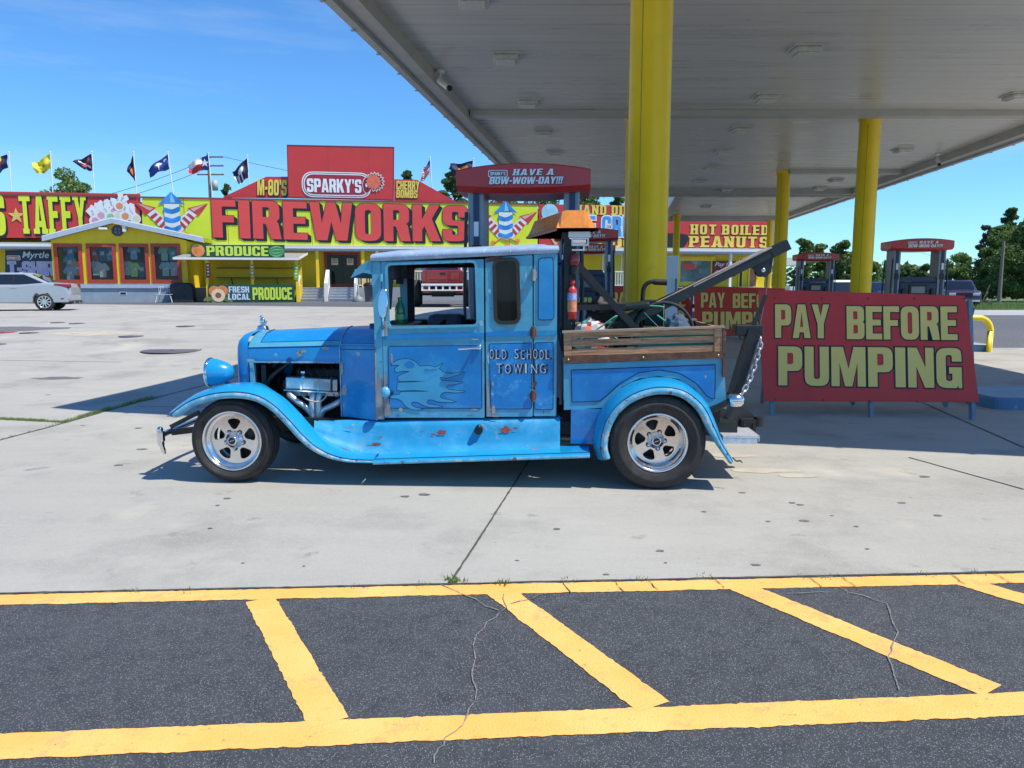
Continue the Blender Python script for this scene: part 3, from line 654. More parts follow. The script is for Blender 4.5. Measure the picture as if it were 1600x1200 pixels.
# ------------------------------------------------------------------ pump islands, pumps
def island(px0, px1, Y, dep, z0, lab):
    a, b = at(px0, 444, Y).x, at(px1, 444, Y).x; mb = MB()
    pts = rc([(a-(a+b)/2, -dep/2), (b-(a+b)/2, -dep/2), (b-(a+b)/2, dep/2), (a-(a+b)/2, dep/2)], .3, 6)
    n = len(pts); lo = [(x, y, -.05) for x, y in pts]; mid = [(x, y, .13) for x, y in pts]; top = [(x, y, .155) for x, y in inset(pts, .02)]
    mb.grid([lo, mid], kerbblue, False, True); mb.grid([mid, top], kerbblue, False, True); mb.add(top, [list(range(n))], M('island concrete', (.36, .36, .35), .8, var=.15, vs=3))
    tag(mb.build('pump_island', None, ((a+b)/2, Y, z0)), lab, 'kerb island', 'raised pump islands')
island(690, 1120, 8.75, 1.15, 0, 'blue edged pump island under the big yellow column behind the tow truck')
island(1300, 1540, 18.3, 1.2, 0, 'blue edged pump island under the pump right of the nearer right column')
island(1180, 1330, 27.0, 1.2, 0, 'blue edged pump island of the far pump left of the nearer right column')
island(870, 1030, 17.3, 1.2, .12, 'pump island behind the big yellow column, second row')
island(880, 980, 23.3, 1.2, .3, 'pump island behind the big yellow column, third row')
mb = MB(); kx = g(1552, 640)
pts = rc([(0, 0), (3.2, -.25), (3.2, .95), (0, 1.2)], .12, 4)
lo = [(x, y, -.03) for x, y in pts]; mid = [(x, y, .13) for x, y in pts]; top = [(x, y, .15) for x, y in inset(pts, .02)]
mb.grid([lo, mid], kerbblue, False, True); mb.grid([mid, top], kerbblue, False, True); mb.add(top, [list(range(len(pts)))], M('kerb top blue', (.22, .34, .47), .6, var=.15, vs=4))
tag(mb.build('pump_island', None, (kx.x, kx.y, 0)), 'low blue kerb island at the right picture edge beside the front red sign', 'kerb island', 'raised pump islands')

def logo_small(mb, u, v, s, n):
    mb.poly([rc([(u-.11*s, v-.05*s), (u+.11*s, v-.05*s), (u+.11*s, v+.03*s), (u-.11*s, v+.03*s)], .02*s)], letw, n)
    mb.poly([rc([(u-.1*s, v-.042*s), (u+.1*s, v-.042*s), (u+.1*s, v+.022*s), (u-.1*s, v+.022*s)], .02*s)], maroon, n-.0015)
    word(mb, "SPARKY'S", (u-.085*s, v-.03*s, u+.085*s, v+.01*s), letw, n-.003)
def make_pump(lab):
    t = thing('fuel_pump', lab, 'fuel pump', group='fuel pumps under red arched caps')
    for sx in (-1, 1):
        mb = MB(); x = sx*.5
        mb.box(x-.085, x+.085, -.27, .27, .02, 2.42, pumpgrey, .02)
        mb.box(x-.025, x+.035, -.292, -.271, .05, 2.40, pumpblue); mb.box(x-.04, x+.05, -.305, -.293, 1.72, 1.86, blkp); mb.box(x-.02, x+.03, -.30, -.2925, 1.95, 2.1, letw)
        mb.build('post', t)
    mb = MB(); mb.box(-.41, .41, -.26, .26, .02, .95, pumpgrey, .015); mb.box(-.412, .412, -.27, .27, .96, 1.66, pumpblue, .03)
    top = rc([(-.41, 1.67), (.41, 1.67), (.36, 1.78, .03), (-.36, 1.78, .03)]); mb.poly([top], pumpblue, -.25, .25); mb.build('cabinet', t)
    for sy in (-1, 1):
        mb = MB(); mb.box(-.2, .2, sy*.285-.014, sy*.285+.014, 1.30, 1.6, blkp, .005); mb.box(-.15, .15, sy*.302-.003, sy*.302+.003, 1.4, 1.55, M('pump screen', (.20, .23, .26), .15)); mb.build('display', t)
        mb = MB()
        for k in range(3): mb.box(-.14+k*.1, -.06+k*.1, sy*.285-.012, sy*.285+.012, 1.08, 1.18, M('grade button', (.62, .60, .1), .5))
        mb.build('grade_buttons', t)
        for sx in (-1, 1):
            h = MB(); h.box(sx*.32-.045, sx*.32+.045, sy*.30-.035, sy*.30+.035, 1.2, 1.5, blkp, .012); h.tube([(sx*.32, sy*.33, 1.25), (sx*.32, sy*.40, 1.16), (sx*.32, sy*.36, 1.05)], .016, blk); h.build('nozzle', t)
            h = MB(); h.tube(smooth([(sx*.33, sy*.33, 1.2), (sx*.44, sy*.42, .7), (sx*.56, sy*.4, .55), (sx*.62, sy*.32, 1.2), (sx*.60, sy*.29, 2.2)], 6), .018, blk, 8); h.build('hose', t)
    mb = MB(); N = 16; rows = []
    for k in range(N+1):
        u = -1+2*k/N; x = u*.69; bow = .40+.07*(1-u*u); zt = 2.60+.055*(1-u*u); zb = 2.40-.035*(1-u*u)
        rows.append([(x, -bow+.10, zb+.05-.04), (x, -bow, zb+.06), (x, -bow, zt), (x, -bow+.02, zt+.015), (x, bow-.02, zt+.015), (x, bow, zt), (x, bow, zb+.06), (x, bow-.10, zb+.01)])
    mb.grid(rows, pumpred, False, True); mb.add(rows[0], [list(range(8))], pumpred); mb.add(rows[-1], [list(range(8))[::-1]], pumpred); cap = mb.build('cap', t)
    for sy in (0, 1):
        mb = MB()
        if sy: mb.M = Matrix.Rotation(pi, 4, 'Z')
        word(mb, 'HAVE A', (-.10, 2.545, .31, 2.606), letw, -.479, shadow=letk, sh=(.05, -.07), serif=True, slant=.15)
        word(mb, 'BOW-WOW-DAY!!!', (-.34, 2.458, .40, 2.528), letw, -.479, shadow=letk, sh=(.05, -.07), slant=.15, gap=.05)
        logo_small(mb, -.25, 2.572, .9, -.476); mb.build('lettering', cap)
    return t
pumps = [(820, 8.45, 262, 'nearest fuel pump with red arched cap directly behind the tow truck cab'), (1428, 18.6, 374, 'fuel pump with red cap standing right of the two right yellow columns'), (1272, 27, 395.5, 'farthest right fuel pump with small red cap between the two right columns'), (915, 17.2, 358, 'fuel pump mostly hidden behind the amber light bar, second row'), (924, 23.3, 382, 'fuel pump with lowest red cap left of the big yellow column, third row')]
PP = None
for (px, D, top, lab) in pumps:
    p = at(px, 444, D); zt = EYE+(444-top)*(D-.42)/FPX
    if PP is None: PP = make_pump(lab); o = PP
    else: o = copy_tree(PP); o['label'] = lab
    o.location = (p.x, D, zt-2.67); o.rotation_euler[2] = RAD(-4) if D < 10 else RAD(-9 if px > 1000 else -6)

# ------------------------------------------------------------------ PAY BEFORE PUMPING signs
fl, fr_ = g(1199, 650), g(1527, 657); yaw = atan2(fr_.y-fl.y, fr_.x-fl.x); LEAN = RAD(13.2)
SP = Plane(fl, yaw, LEAN)
leg2 = M('sign leg blue grey', (.20, .26, .32), .6, var=.15)
def make_pay():
    t = thing('pay_sign', 'nearest red PAY BEFORE PUMPING board standing behind the tow truck tail', 'sign', fl, yaw, 'leaning red payment boards')
    Rm = Matrix.Rotation(-LEAN, 4, 'X')
    c = [SP.uv(*p) for p in ((1193, 627), (1530, 628), (1508, 462), (1185, 452))]
    mb = MB(); mb.M = Rm; mb.poly([c], payr, 0, .022, M('board edge', (.30, .04, .04), .6)); bd = mb.build('board', t)
    mb = MB(); mb.M = Rm
    a = [SP.uv(*p) for p in ((1207, 528), (1497, 531), (1497, 478), (1207, 476))]; b = [SP.uv(*p) for p in ((1212, 600), (1503, 606), (1499, 544), (1212, 542))]
    for txt, q, gp_ in (('PAY', (1211, 528, 1296, 476), .05), ('BEFORE', (1323, 530, 1496, 479), .05), ('PUMPING', (1216, 602, 1503, 544), .06)):
        u0, v0 = SP.uv(q[0], q[1]); u1, v1 = SP.uv(q[2], q[3]); u1 = SP.uv(q[2], q[1])[0]
        word(mb, txt, (u0, v0, u1, v1), M('pay sign letter yellow', (.98, .66, .16), .5, var=.02, vs=4), -.006, gap=gp_, outline=letk, ow=.035)
    mb.build('lettering', bd)
    W_ = c[1][0]
    mb = MB(); mb.M = Rm
    for fx in (.03, .27, .5, .73, .97):
        for zz in (c[0][1]+.03, c[2][1]-.035): mb.lathe([(.012, -.001), (.010, -.006), (0, -.007)], M('sign bolt', (.30, .05, .05), .4, .4), (.02+fx*(W_-.08), 0, zz), 'y', 8)
    merge(bd, mb)
    for k, x in enumerate((.06, W_*.505, W_-.05)):
        mb = MB(); mb.M = Rm; mb.box(x-.02, x+.02, .024, .11, .0, c[2][1]-.04, leg2); mb.build('leg', t)
        mb = MB(); a = Rm @ V((x+.045, .10, c[2][1]-.12)); mb.bar(a, (x+.045, .95, .03), .04, .085, leg2); mb.build('brace', t)
    mb = MB(); mb.bar((.06, .62, .28), (W_-.05, .62, .28), .04, .08, leg2); mb.build('cross_rail', t)
    return t
pay = make_pay(); tag(pay)
for (px, D, lab) in ((1092, 20.2, 'middle red PAY BEFORE PUMPING board, half hidden behind the nearest board'), (950, 21.5, 'farthest red payment board, mostly hidden behind the truck bed load')):
    o = copy_tree(pay); o['label'] = lab; p = at(px, 444, D); o.location = (p.x, D, .02)
# bollard hoop
b0 = g(1545, 550); mb = MB(); D = b0.y; zt = EYE+(444-496)*D/FPX; k = D/FPX
mb.tube([(0, 0, -.03), (0, 0, zt-.28)]+[(-.30+.30*cos(a), 0, zt-.30+.30*sin(a)) for a in [i*pi/2/8 for i in range(9)]]+[(-.9, .0, zt)]+[(-.9+.3*cos(a), 0, zt-.3+.3*sin(a)) for a in [pi/2+i*pi/2/8 for i in range(9)]]+[(-1.2, 0, -.03)], .065, bollard, 14)
tag(mb.build('bollard_hoop', None, (b0.x, b0.y, 0)), 'bent yellow pipe guard rail at the right end of the front red sign', 'bollard')
# white cabinet behind the big column
D = 15.0; p = at(1048, 444, D); zt = EYE+44*D/FPX; t = thing('metal_cabinet', 'pale blue white metal cabinet standing just right of the big yellow column', 'cabinet', (p.x, D, .05))
pale = M('pale cabinet enamel', (.62, .70, .78), .4, var=.05)
mb = MB(); mb.box(-.14, .14, -.02, .5, 0, zt-.05, pale, .02); mb.build('body', t)
mb = MB(); mb.box(-.13, .13, -.045, -.021, .1, zt-.1, pale, .01); d_ = mb.build('door', t)
mb = MB(); mb.tube([(.09, -.046, 1.1), (.085, -.09, 1.15), (.085, -.09, 1.55), (.09, -.046, 1.6)], .012, blk); mb.build('handle', d_)

# ================================================================== THE SHOP
o1 = at(222, 444, 46.0); o2 = at(840, 444, 50.0); BY = atan2(o2.y-o1.y, o2.x-o1.x)
FB = Plane((o1.x, o1.y, 0), BY); GZ = .55; EXX, ENN = FB.ex, FB.n0
def U(px, py=440, off=0): return FB.uv(px, py, off)[0]
def Z(py, px, off=0): return FB.uv(px, py, off)[1]
def loc(u, n, v=0): p = FB.W(u, n, v); return p
class BT:                                          # a thing placed in the shop's own axes; parts get coordinates (u, n, v) of the shop
    def __init__(s, name, label, cat, u, n, v, group=None):
        s.off = V((u, n, v)); s.o = thing(name, label, cat, loc(u, n, v), BY, group)
    def mb(s): m = MB(); m.M = Matrix.Translation(-s.off); return m
    def part(s, m, name, parent=None): return m.build(name, parent or s.o)
def quad(pts, off=0): return [FB.uv(x, y, off) for x, y in pts]
def sign_board(name, label, corners, off, m, thick=.12, frame=None, cat='sign'):
    c = quad(corners, off); u = sum(p[0] for p in c)/len(c); v = min(p[1] for p in c)
    t = BT(name, label, cat, u, off, v); b = t.mb(); b.poly([c], m, off, off+thick, M('board edge', (.30, .04, .04), .6)); 
    uu0 = min(p[0] for p in c); uu1 = max(p[0] for p in c); v0, v1 = min(p[1] for p in c), max(p[1] for p in c)
    if uu1-uu0 > 5 and len(c) == 4 and abs(c[0][1]-c[1][1]) < .5:
        sm_ = M('panel seam '+m.name, [x*.72 for x in m.node_tree.nodes['Mix'].inputs[1].default_value[:3]] if 'Mix' in m.node_tree.nodes else (.4, .05, .05), .6); ns = int((uu1-uu0)/2.44)
        for k in range(1, ns+1):
            if uu0+k*2.44 < uu1-.3: b.box(uu0+k*2.44-.012, uu0+k*2.44+.012, off-.004, off-.0005, v0+.03, v1-.03, sm_)
    t.bd = t.part(b, 'board'); t.c = c
    if frame:
        b = t.mb(); b.ring(c, .07, frame, off-.012, off-.001); t.part(b, 'frame', t.bd)
    return t
def box2(x0, y0, x1, y1, off): a = FB.uv(x0, y0, off); b = FB.uv(x1, y1, off); return (a[0], a[1], b[0], b[1])
ZT = Z(307, 222); ZB = Z(381, 222)
# main hall
uL = U(-160); uR = U(1212); mid = (uL+uR)/2
hall = BT('shop_hall', 'long yellow shop hall under the big billboards', 'building', mid, 1.5, GZ)
b = hall.mb(); b.box(uL, uR, 1.6, 16, GZ, ZB+.3, shopy); hall.part(b, 'wall')
b = hall.mb(); b.box(uL-.4, uR+.2, .25, 15.8, ZB+.301, ZT-.3, M('flat roof', (.25, .25, .26), .8)); hall.part(b, 'roof_deck')
b = hall.mb(); b.box(uL-.3, uR+.25, -.42, 1.595, ZB-.34, ZB-.10, gutter); b.box(uL-.3, uR+.25, -.50, -.421, ZB-.22, ZB-.06, white)
c_ = [(uL-.3, ZB-.06)]; b.add([(uL-.3, -.5, ZB-.05), (uR+.25, -.5, ZB-.05), (uR+.25, .2, ZB+.06), (uL-.3, .2, ZB+.06)], [(0, 1, 2, 3)], M('eave metal', (.5, .52, .55), .4, .4, var=.1)); hall.part(b, 'eave')
b = hall.mb(); b.box(uL, uR, -1.0, 1.6, GZ-.3, Z(449, 500, 0), M('porch deck grey', (.34, .36, .38), .7, var=.1)); hall.part(b, 'porch_floor')
# doors on the porch
for (x0, x1) in ((508, 562),):
    a = box2(x0, 448, x1, 394, 1.6); b = hall.mb(); b.ring(rect(*a), .16, redfr, 1.5, 1.6); d_ = hall.part(b, 'double_door')
    b = hall.mb(); m_ = (a[0]+a[2])/2
    b.poly([rect(a[0]+.17, a[1]+.05, m_-.04, a[3]-.17)], dkglass, 1.56); b.poly([rect(m_+.04, a[1]+.05, a[2]-.17, a[3]-.17)], dkglass, 1.56); b.box(m_-.04, m_+.04, 1.52, 1.58, a[1], a[3]-.16, blk); hall.part(b, 'glazing', d_)
    for q in ((518, 404, 528, 414), (542, 404, 552, 414)):
        b = hall.mb(); k = box2(q[0], q[3], q[2], q[1], 1.55); b.poly([rect(*k)], cream, 1.545); b.poly([rect(k[0]+.06, k[1]+.15, k[2]-.06, k[1]+.2)], letk, 1.54); b.poly([rect(k[0]+.06, k[1]+.28, k[2]-.06, k[3]-.06)], maroon, 1.54); hall.part(b, 'door_notice', d_)
for x in (497, 568, 590, 690, 720): # porch posts
    u = U(x, 440, -.2); b = hall.mb(); b.box(u-.09, u+.09, -.3, -.12, GZ, ZB-.34, yel if x in (497, 568) else white); hall.part(b, 'porch_post')
for (x0, x1, y0, y1, m) in ((600, 640, 400, 440, dkglass), (655, 690, 402, 438, M('pale blue panel', (.25, .42, .55), .5)), (716, 732, 404, 440, M('blue window poster', (.05, .28, .55), .4, var=.3)), (940, 972, 396, 445, M('panel yellow', (.75, .62, .05), .6))):
    a = box2(x0, y1, x1, y0, 1.6); b = hall.mb(); b.ring(rect(*a), .1, white, 1.54, 1.6); f_ = hall.part(b, 'window'); b = hall.mb(); b.poly([rect(a[0]+.1, a[1]+.1, a[2]-.1, a[3]-.1)], m, 1.57); hall.part(b, 'pane', f_)
# window with posters and pay sign under the peanuts board
a = box2(1055, 447, 1117, 401, 1.6); b = hall.mb(); b.ring(rect(*a), .3, yel, 1.5, 1.6); f_ = hall.part(b, 'window')
b = hall.mb(); b.poly([rect(a[0]+.3, a[1]+.3, a[2]-.3, a[3]-.3)], M('window poster picture', (.10, .16, .17), .25, var=.7, vs=.8, wear=[((.4, .38, .34), .9, .55, .2)]), 1.56)
k = box2(1067, 421, 1086, 412, 1.55); b.poly([rect(*k)], letr, 1.55); hall.part(b, 'pane', f_)
a = box2(1113, 432, 1150, 408, 1.45); b = hall.mb(); b.poly([rect(*a)], maroon, 1.45, 1.5); pn = hall.part(b, 'pay_notice')
b = hall.mb(); script_word(b, 'Pay for', (a[0]+.15, a[1]+.62, a[2]-.1, a[3]-.08), letw, 1.44, .012, .3); script_word(b, 'gas here', (a[0]+.15, a[1]+.12, a[2]-.1, a[1]+.5), letw, 1.44, .012, .3); hall.part(b, 'lettering', pn)
for (x0, x1, m) in ((1152, 1162, dkglass), (1168, 1184, M('door poster', (.32, .12, .06), .5, var=.5, vs=1))):
    a = box2(x0, 450, x1, 402, 1.6); b = hall.mb(); b.ring(rect(*a), .1, yel, 1.52, 1.6); f_ = hall.part(b, 'window'); b = hall.mb(); b.poly([rect(a[0]+.1, a[1]+.1, a[2]-.1, a[3]-.1)], m, 1.57); hall.part(b, 'pane', f_)
u = U(1140, 440, -.2); b = hall.mb(); b.box(u-.08, u+.08, -.3, -.14, GZ, ZB-.34, white); hall.part(b, 'porch_post')

# billboards along the roof edge
t = sign_board('billboard', 'long yellow green FIREWORKS billboard with rockets at both ends', [(222, 381), (840, 385.5), (840, 318.5), (222, 307)], -.06, signyg, frame=None); FW_ = t
tb = t.mb(); tb.box(t.c[0][0], t.c[1][0], -.10, -.061, ZT-.10, ZT+.0, M('top rail red', (.32, .05, .05), .5)); t.part(tb, 'top_rail')
b = t.mb()
cw = [FB.uv(*p) for p in ((333, 371), (733, 377), (733, 322), (333, 312))]
def wp(s, v):
    lo = (cw[0][1]-cw[0][1])*0; bot = cw[0][1]*(1-s)+cw[1][1]*s; top = cw[3][1]*(1-s)+cw[2][1]*s; arch = -.12*math.sin(pi*s)
    return bot+(top-bot)*v+arch*(1-v)*.6
word(b, 'FIREWORKS', (cw[0][0], cw[0][1], cw[1][0]-.1, cw[3][1]), letr, -.10, gap=.06, shadow=letk, sh=(.095, -.07), outline=letk, ow=.014, warp=wp)
t.part(b, 'lettering', t.bd)
def rockets(t, cx, cy, s, off=-.08):
    """red, white and blue rocket cluster; cx, cy in picture points"""
    u0, v0 = FB.uv(cx, cy, off); k = s
    rw = M('rocket white', (.76, .78, .80), .5); rr_ = M('rocket red', (.55, .05, .05), .5, var=.2, vs=2); rb = M('rocket blue', (.03, .25, .62), .4, var=.5, vs=1.2)
    b = t.mb()
    def P(pts, m, n): b.poly([[(u0+x*k, v0+y*k) for x, y in pts]], m, off-n)
    for sg in (-1, 1):
        body = [(sg*.1, -1.0), (sg*.45, -1.05), (sg*1.35, -.05), (sg*1.0, .28), (sg*.1, -.55)]
        P(body if sg > 0 else body[::-1], rw, .006)
        for j in range(3):
            f = .18+.27*j; q = [(sg*(.12+.9*f), -.6+.75*f), (sg*(.47+.88*f), -1.03+.95*f), (sg*(.47+.88*f+.13), -1.03+.95*f+.14), (sg*(.12+.9*f+.13), -.6+.75*f+.12)]
            P(q if sg > 0 else q[::-1], rr_, .010)
        hd = [(sg*.85, .33), (sg*1.45, -.12), (sg*2.0, .62)]
        P(hd if sg > 0 else hd[::-1], rr_, .013); P([(sg*1.0, .30), (sg*1.2, .15), (sg*1.9, .58)][::1 if sg > 0 else -1], M('rocket pink', (.72, .4, .36), .5), .016)
    P([(-.42, -1.0), (.42, -1.0), (.42, .55), (-.42, .55)], rw, .02)
    for j, m in ((0, rb), (1, rb), (2, rb)):
        y = -.95+j*.52; P(s2([(-.42, y), (0, y-.1), (.42, y+.06), (.42, y+.32), (0, y+.16), (-.42, y+.26)], 4, True), m, .024)
    P([(-.75, .5), (-.2, .62), (.2, .62), (.75, .5), (0, 1.25)], rb, .027); P([(-.08, .64), (.2, .64), (0, 1.2)], M('rocket light blue', (.25, .55, .8), .4), .03)
    orn = M('spark orange', (.75, .25, .03), .5)
    for x, y in ((-.8, -1.32), (.1, -1.4), (.75, -1.2)): P(star(x, y, .2, .5, 7), orn, .02)
    b.M = b.M.copy(); b.tube([(u0+x*k, off-.02, v0+y*k) for x, y in ((-.7, -1.3), (-.3, -1.0), (0, -1.15), (.3, -1.05), (.7, -1.2))], .035, orn, 6)
    t.part(b, 'rocket_picture', t.bd)
rockets(t, 269, 334, 1.02); rockets(t, 790, 346, 1.02)
t = sign_board('billboard', 'red taffy billboard with yellow slab letters and a white flower picture', [(-170, 371), (218.5, 372), (218.5, 303), (-170, 296)], -.05, signr)
t.c[0] = (t.c[0][0], ZB); b = t.mb(); b.box(t.c[0][0], t.c[1][0], -.10, -.051, ZT-.08, ZT+.03, M('top rail brown', (.2, .06, .05), .5)); t.part(b, 'top_rail')
b = t.mb(); a = box2(33, 365, 132, 305, -.08); word(b, 'TAFFY', a, lety if 0 else signyg, -.08, gap=.06, shadow=letk, sh=(.04, -.07), serif=True)
a = box2(-115, 367, 14, 304, -.08); word(b, 'SWEETS'[-1:], (FB.uv(-6, 400, -.08)[0]-.3, a[1], FB.uv(13, 400, -.08)[0], a[3]), signyg, -.08, shadow=letk, sh=(.04, -.07), serif=True)
u, v = FB.uv(25.5, 337, -.08); b.poly([star(u, v, .46)], M('star gold', (.72, .5, .12), .5), -.085); t.part(b, 'lettering', t.bd)
b = t.mb(); r4 = random.Random(5)                 # taffy pieces in white wrappers
k = 0
for (x, y) in ((165, 333), (178, 330), (190, 328), (200, 332), (207, 338), (157, 337), (184, 337), (195, 338), (172, 339), (148, 345), (212, 342), (186, 322)):
    u, v = FB.uv(x, y, -.09); k += 1; a = r4.uniform(-.6, .6)
    for s_ in (-1, 1):
        pts = [(0, 0), (.34*s_, .62), (.12*s_, .78), (-.06*s_, .55)]; q = [(u+p[0]*cos(a)-p[1]*sin(a), v+p[0]*sin(a)+p[1]*cos(a)) for p in pts]
        b.poly([q], letw, -.09-.002*k)
    b.poly([disc(u, v, .3, 14)], letw, -.091-.002*k); b.poly([disc(u+.03, v, .2, 12)], M(['taffy orange', 'taffy green', 'taffy pink', 'taffy cream'][k % 4], [(.75, .3, .12), (.25, .6, .3), (.7, .35, .45), (.8, .7, .5)][k % 4], .5), -.0925-.002*k)
t.part(b, 'taffy_picture', t.bd)
# ice cream board
cR = [(842, 386.5), (1061, 389), (1061, 322), (842, 319)]
t = sign_board('billboard', 'red hand dipped ice cream and fudge billboard behind the amber light bar', cR, -.06, signr)
b = t.mb(); word(b, 'HAND DIPPED', box2(899, 335, 1020, 322, -.09), lety, -.09, serif=True, shadow=letk, sh=(.05, -.06))
word(b, 'ICE CREAM', box2(893, 369, 1025, 339, -.09), letb, -.10, outline=letw, ow=.06, gap=.1)
word(b, 'FUDGE', box2(915, 386, 1010, 373, -.09), lety, -.10, outline=letk, ow=.03); t.part(b, 'lettering', t.bd)
b = t.mb(); u, v = FB.uv(859, 350, -.09); b.poly([[(u-.45, v-.1), (u+.35, v-1.35), (u+.5, v-1.3), (u+.55, v-.1)]], M('cone wafer', (.72, .42, .2), .5), -.085); b.poly([disc(u, v+.1, .62, 18)], M('ice cream pink', (.75, .25, .42), .5, var=.2, vs=2), -.09); b.poly([disc(u, v+.72, .55, 18)], M('ice cream blue', (.35, .62, .75), .5, var=.2, vs=2), -.095); t.part(b, 'cone_picture', t.bd)
t = sign_board('billboard', 'red HOT BOILED PEANUTS billboard under the far canopy edge', [(1062, 388.5), (1208, 388), (1208, 321), (1062, 322)], -.06, signr)
b = t.mb(); word(b, 'HOT BOILED', box2(1079, 366, 1201, 352, -.1), lety, -.10, serif=True, shadow=letk, sh=(.06, -.06)); word(b, 'PEANUTS', box2(1077, 386, 1201, 370, -.1), lety, -.10, serif=True, shadow=letk, sh=(.06, -.06)); t.part(b, 'lettering', t.bd)
b = t.mb(); u, v = FB.uv(1051, 374, -.09)
b.poly([s2([(u-1.0, v+.3), (u+1.0, v+.3), (u+.8, v-.5), (u, v-.75), (u-.8, v-.5)], 4, True)], letk, -.092); b.poly([star(u, v-.75, .85, .6, 9)], M('flame orange', (.8, .28, .03), .5, var=.3), -.088); t.part(b, 'pot_picture', t.bd)
# red roof pieces and the tall centre board
for (pts, lab, txts) in (([(348, 308), (449, 309), (449, 276), (416, 276)], "red sloped roof board with M-80'S lettering left of the tall centre board", [("M-80'S", (402, 305, 447, 281))]),
                         ([(616, 313.5), (714, 316), (652, 281), (616, 280)], 'red sloped roof board with CHERRY BOMBS lettering right of the tall centre board', [('CHERRY', (619, 296, 655, 283)), ('BOMBS', (619, 309, 652, 297))])):
    t = sign_board('roof_board', lab, pts, .45, signr, .3); b = t.mb()
    for tx, q in txts: word(b, tx, box2(q[0], q[1], q[2], q[3], .42), lety, .41, shadow=letk, sh=(.07, -.08), slant=.08, warp=None)
    t.part(b, 'lettering', t.bd)
t = sign_board('centre_board', "tall red SPARKY'S board rising above the middle of the shop", [(450, 309), (615.5, 313), (616, 229.5), (448, 226)], .2, signr, .25)
b = t.mb(); b.ring([tuple(p) for p in t.c], .05, M('board edge dark', (.25, .02, .03), .5), .185, .199); t.part(b, 'frame', t.bd)
b = t.mb(); OFF = .17
def bp(x, y): return FB.uv(430+x*210/1600, 220+y*157/1196, OFF)
def ov(x0, y0, x1, y1, r): a, c = bp(x0, y1), bp(x1, y0); return rc([(a[0], a[1]), (c[0], a[1]), (c[0], c[1]), (a[0], c[1])], r, 8)
tilt = lambda pts: pts
b.poly([ov(320, 382, 1140, 668, 1.0)], letw, OFF); b.poly([ov(334, 394, 1128, 656, .9)], letk, OFF-.005); b.poly([ov(342, 402, 1120, 648, .9)], letw, OFF-.010); b.poly([ov(356, 414, 1108, 634, .8)], M('firecracker dark red', (.36, .02, .05), .5), OFF-.015)
u, v = bp(1090, 530); b.poly([disc(u, v, .50, 20, .52)], letw, OFF-.02); b.poly([disc(u, v, .46, 20, .5)], maroon, OFF-.024); b.poly([disc(u-.02, v, .12, 12, .5)], letw, OFF-.028)
u, v = bp(1185, 490); b.poly([star(u, v, .62, .78, 17)], letw, OFF-.020); b.poly([star(u, v, .55, .76, 17)], letk, OFF-.026); b.poly([star(u-.06, v, .50, .8, 13)], M('spark coral', (.75, .16, .09), .5, var=.15), OFF-.03)
a, c = bp(380, 610), bp(1025, 462); word(b, "SPARKY'S", (a[0], a[1], c[0], c[1]), letw, OFF-.034, gap=.05); t.part(b, 'logo_lettering', t.bd)

# gabled wing with four shirt windows
GO = -2.6
def gq(pts): return quad(pts, GO)
e0, e1, pk = gq([(70, 373)])[0], gq([(320, 375)])[0], gq([(178, 345)])[0]
w0, w1 = U(84, 440, GO), U(294, 440, GO); zB = Z(444, 180, GO); ez_ = .5*(e0[1]+e1[1]); pk = (pk[0], pk[1])
wing = BT('gabled_wing', 'yellow gabled wing with four red framed shirt windows', 'building', (w0+w1)/2, GO, GZ)
wins = [(90, 125), (140.5, 178), (192, 229), (241, 279)]
holes = []
for x0, x1 in wins: a = box2(x0, 440, x1, 383, GO); holes.append((a[0], a[1], a[2], a[3]))
b = wing.mb(); pkz = pk[1]-.12
b.poly([[(w0, zB), (w1, zB), (w1, ez_-.02), (pk[0], pkz), (w0, ez_-.02)]]+[rect(*h) for h in holes], shopy, GO, GO+.15)
b.box(w1-.12, w1, GO+.151, 1.59, GZ, ez_-.05, shopy); b.box(w0, w0+.12, GO+.151, 1.59, GZ, ez_-.05, shopy)
for k in range(5): u = w0+.0; 
wing.part(b, 'wall')
b = wing.mb(); b.box(w0-.03, w1+.03, GO-.05, GO+.14, GZ-.3, zB-.001, baseg); b.box(w0-.05, w1+.05, GO-.12, GO-.051, zB-.22, zB-.05, gutter); wing.part(b, 'foundation')
for x in (108, 187, 258):
    a = box2(x, 461, x+11, 456, GO-.05); b = wing.mb(); b.poly([rect(*a)], M('vent white', (.6, .63, .65), .6), GO-.06, GO-.051); b.poly([rect(a[0]+.04, a[1]+.03, a[2]-.04, a[3]-.03)], dark, GO-.064); wing.part(b, 'vent')
b = wing.mb(); b.box(w0+.13, w1-.13, GO+1.6, GO+1.7, GZ, ez_-.1, M('shop back wall', (.10, .085, .07), .9)); b.box(w0+.13, w1-.13, GO+.16, GO+1.59, zB-.6, zB-.5, shopint); wing.part(b, 'shop_interior')
for i, h in enumerate(holes):
    b = wing.mb(); b.ring(rect(h[0]-.08, h[1]-.08, h[2]+.08, h[3]+.08), .19, redfr, GO-.05, GO+.0); f_ = wing.part(b, 'window_frame')
    b = wing.mb(); b.poly([rect(h[0]+.11, h[1]+.11, h[2]-.11, h[3]-.11)], clglass, GO+.05); wing.part(b, 'pane', f_)
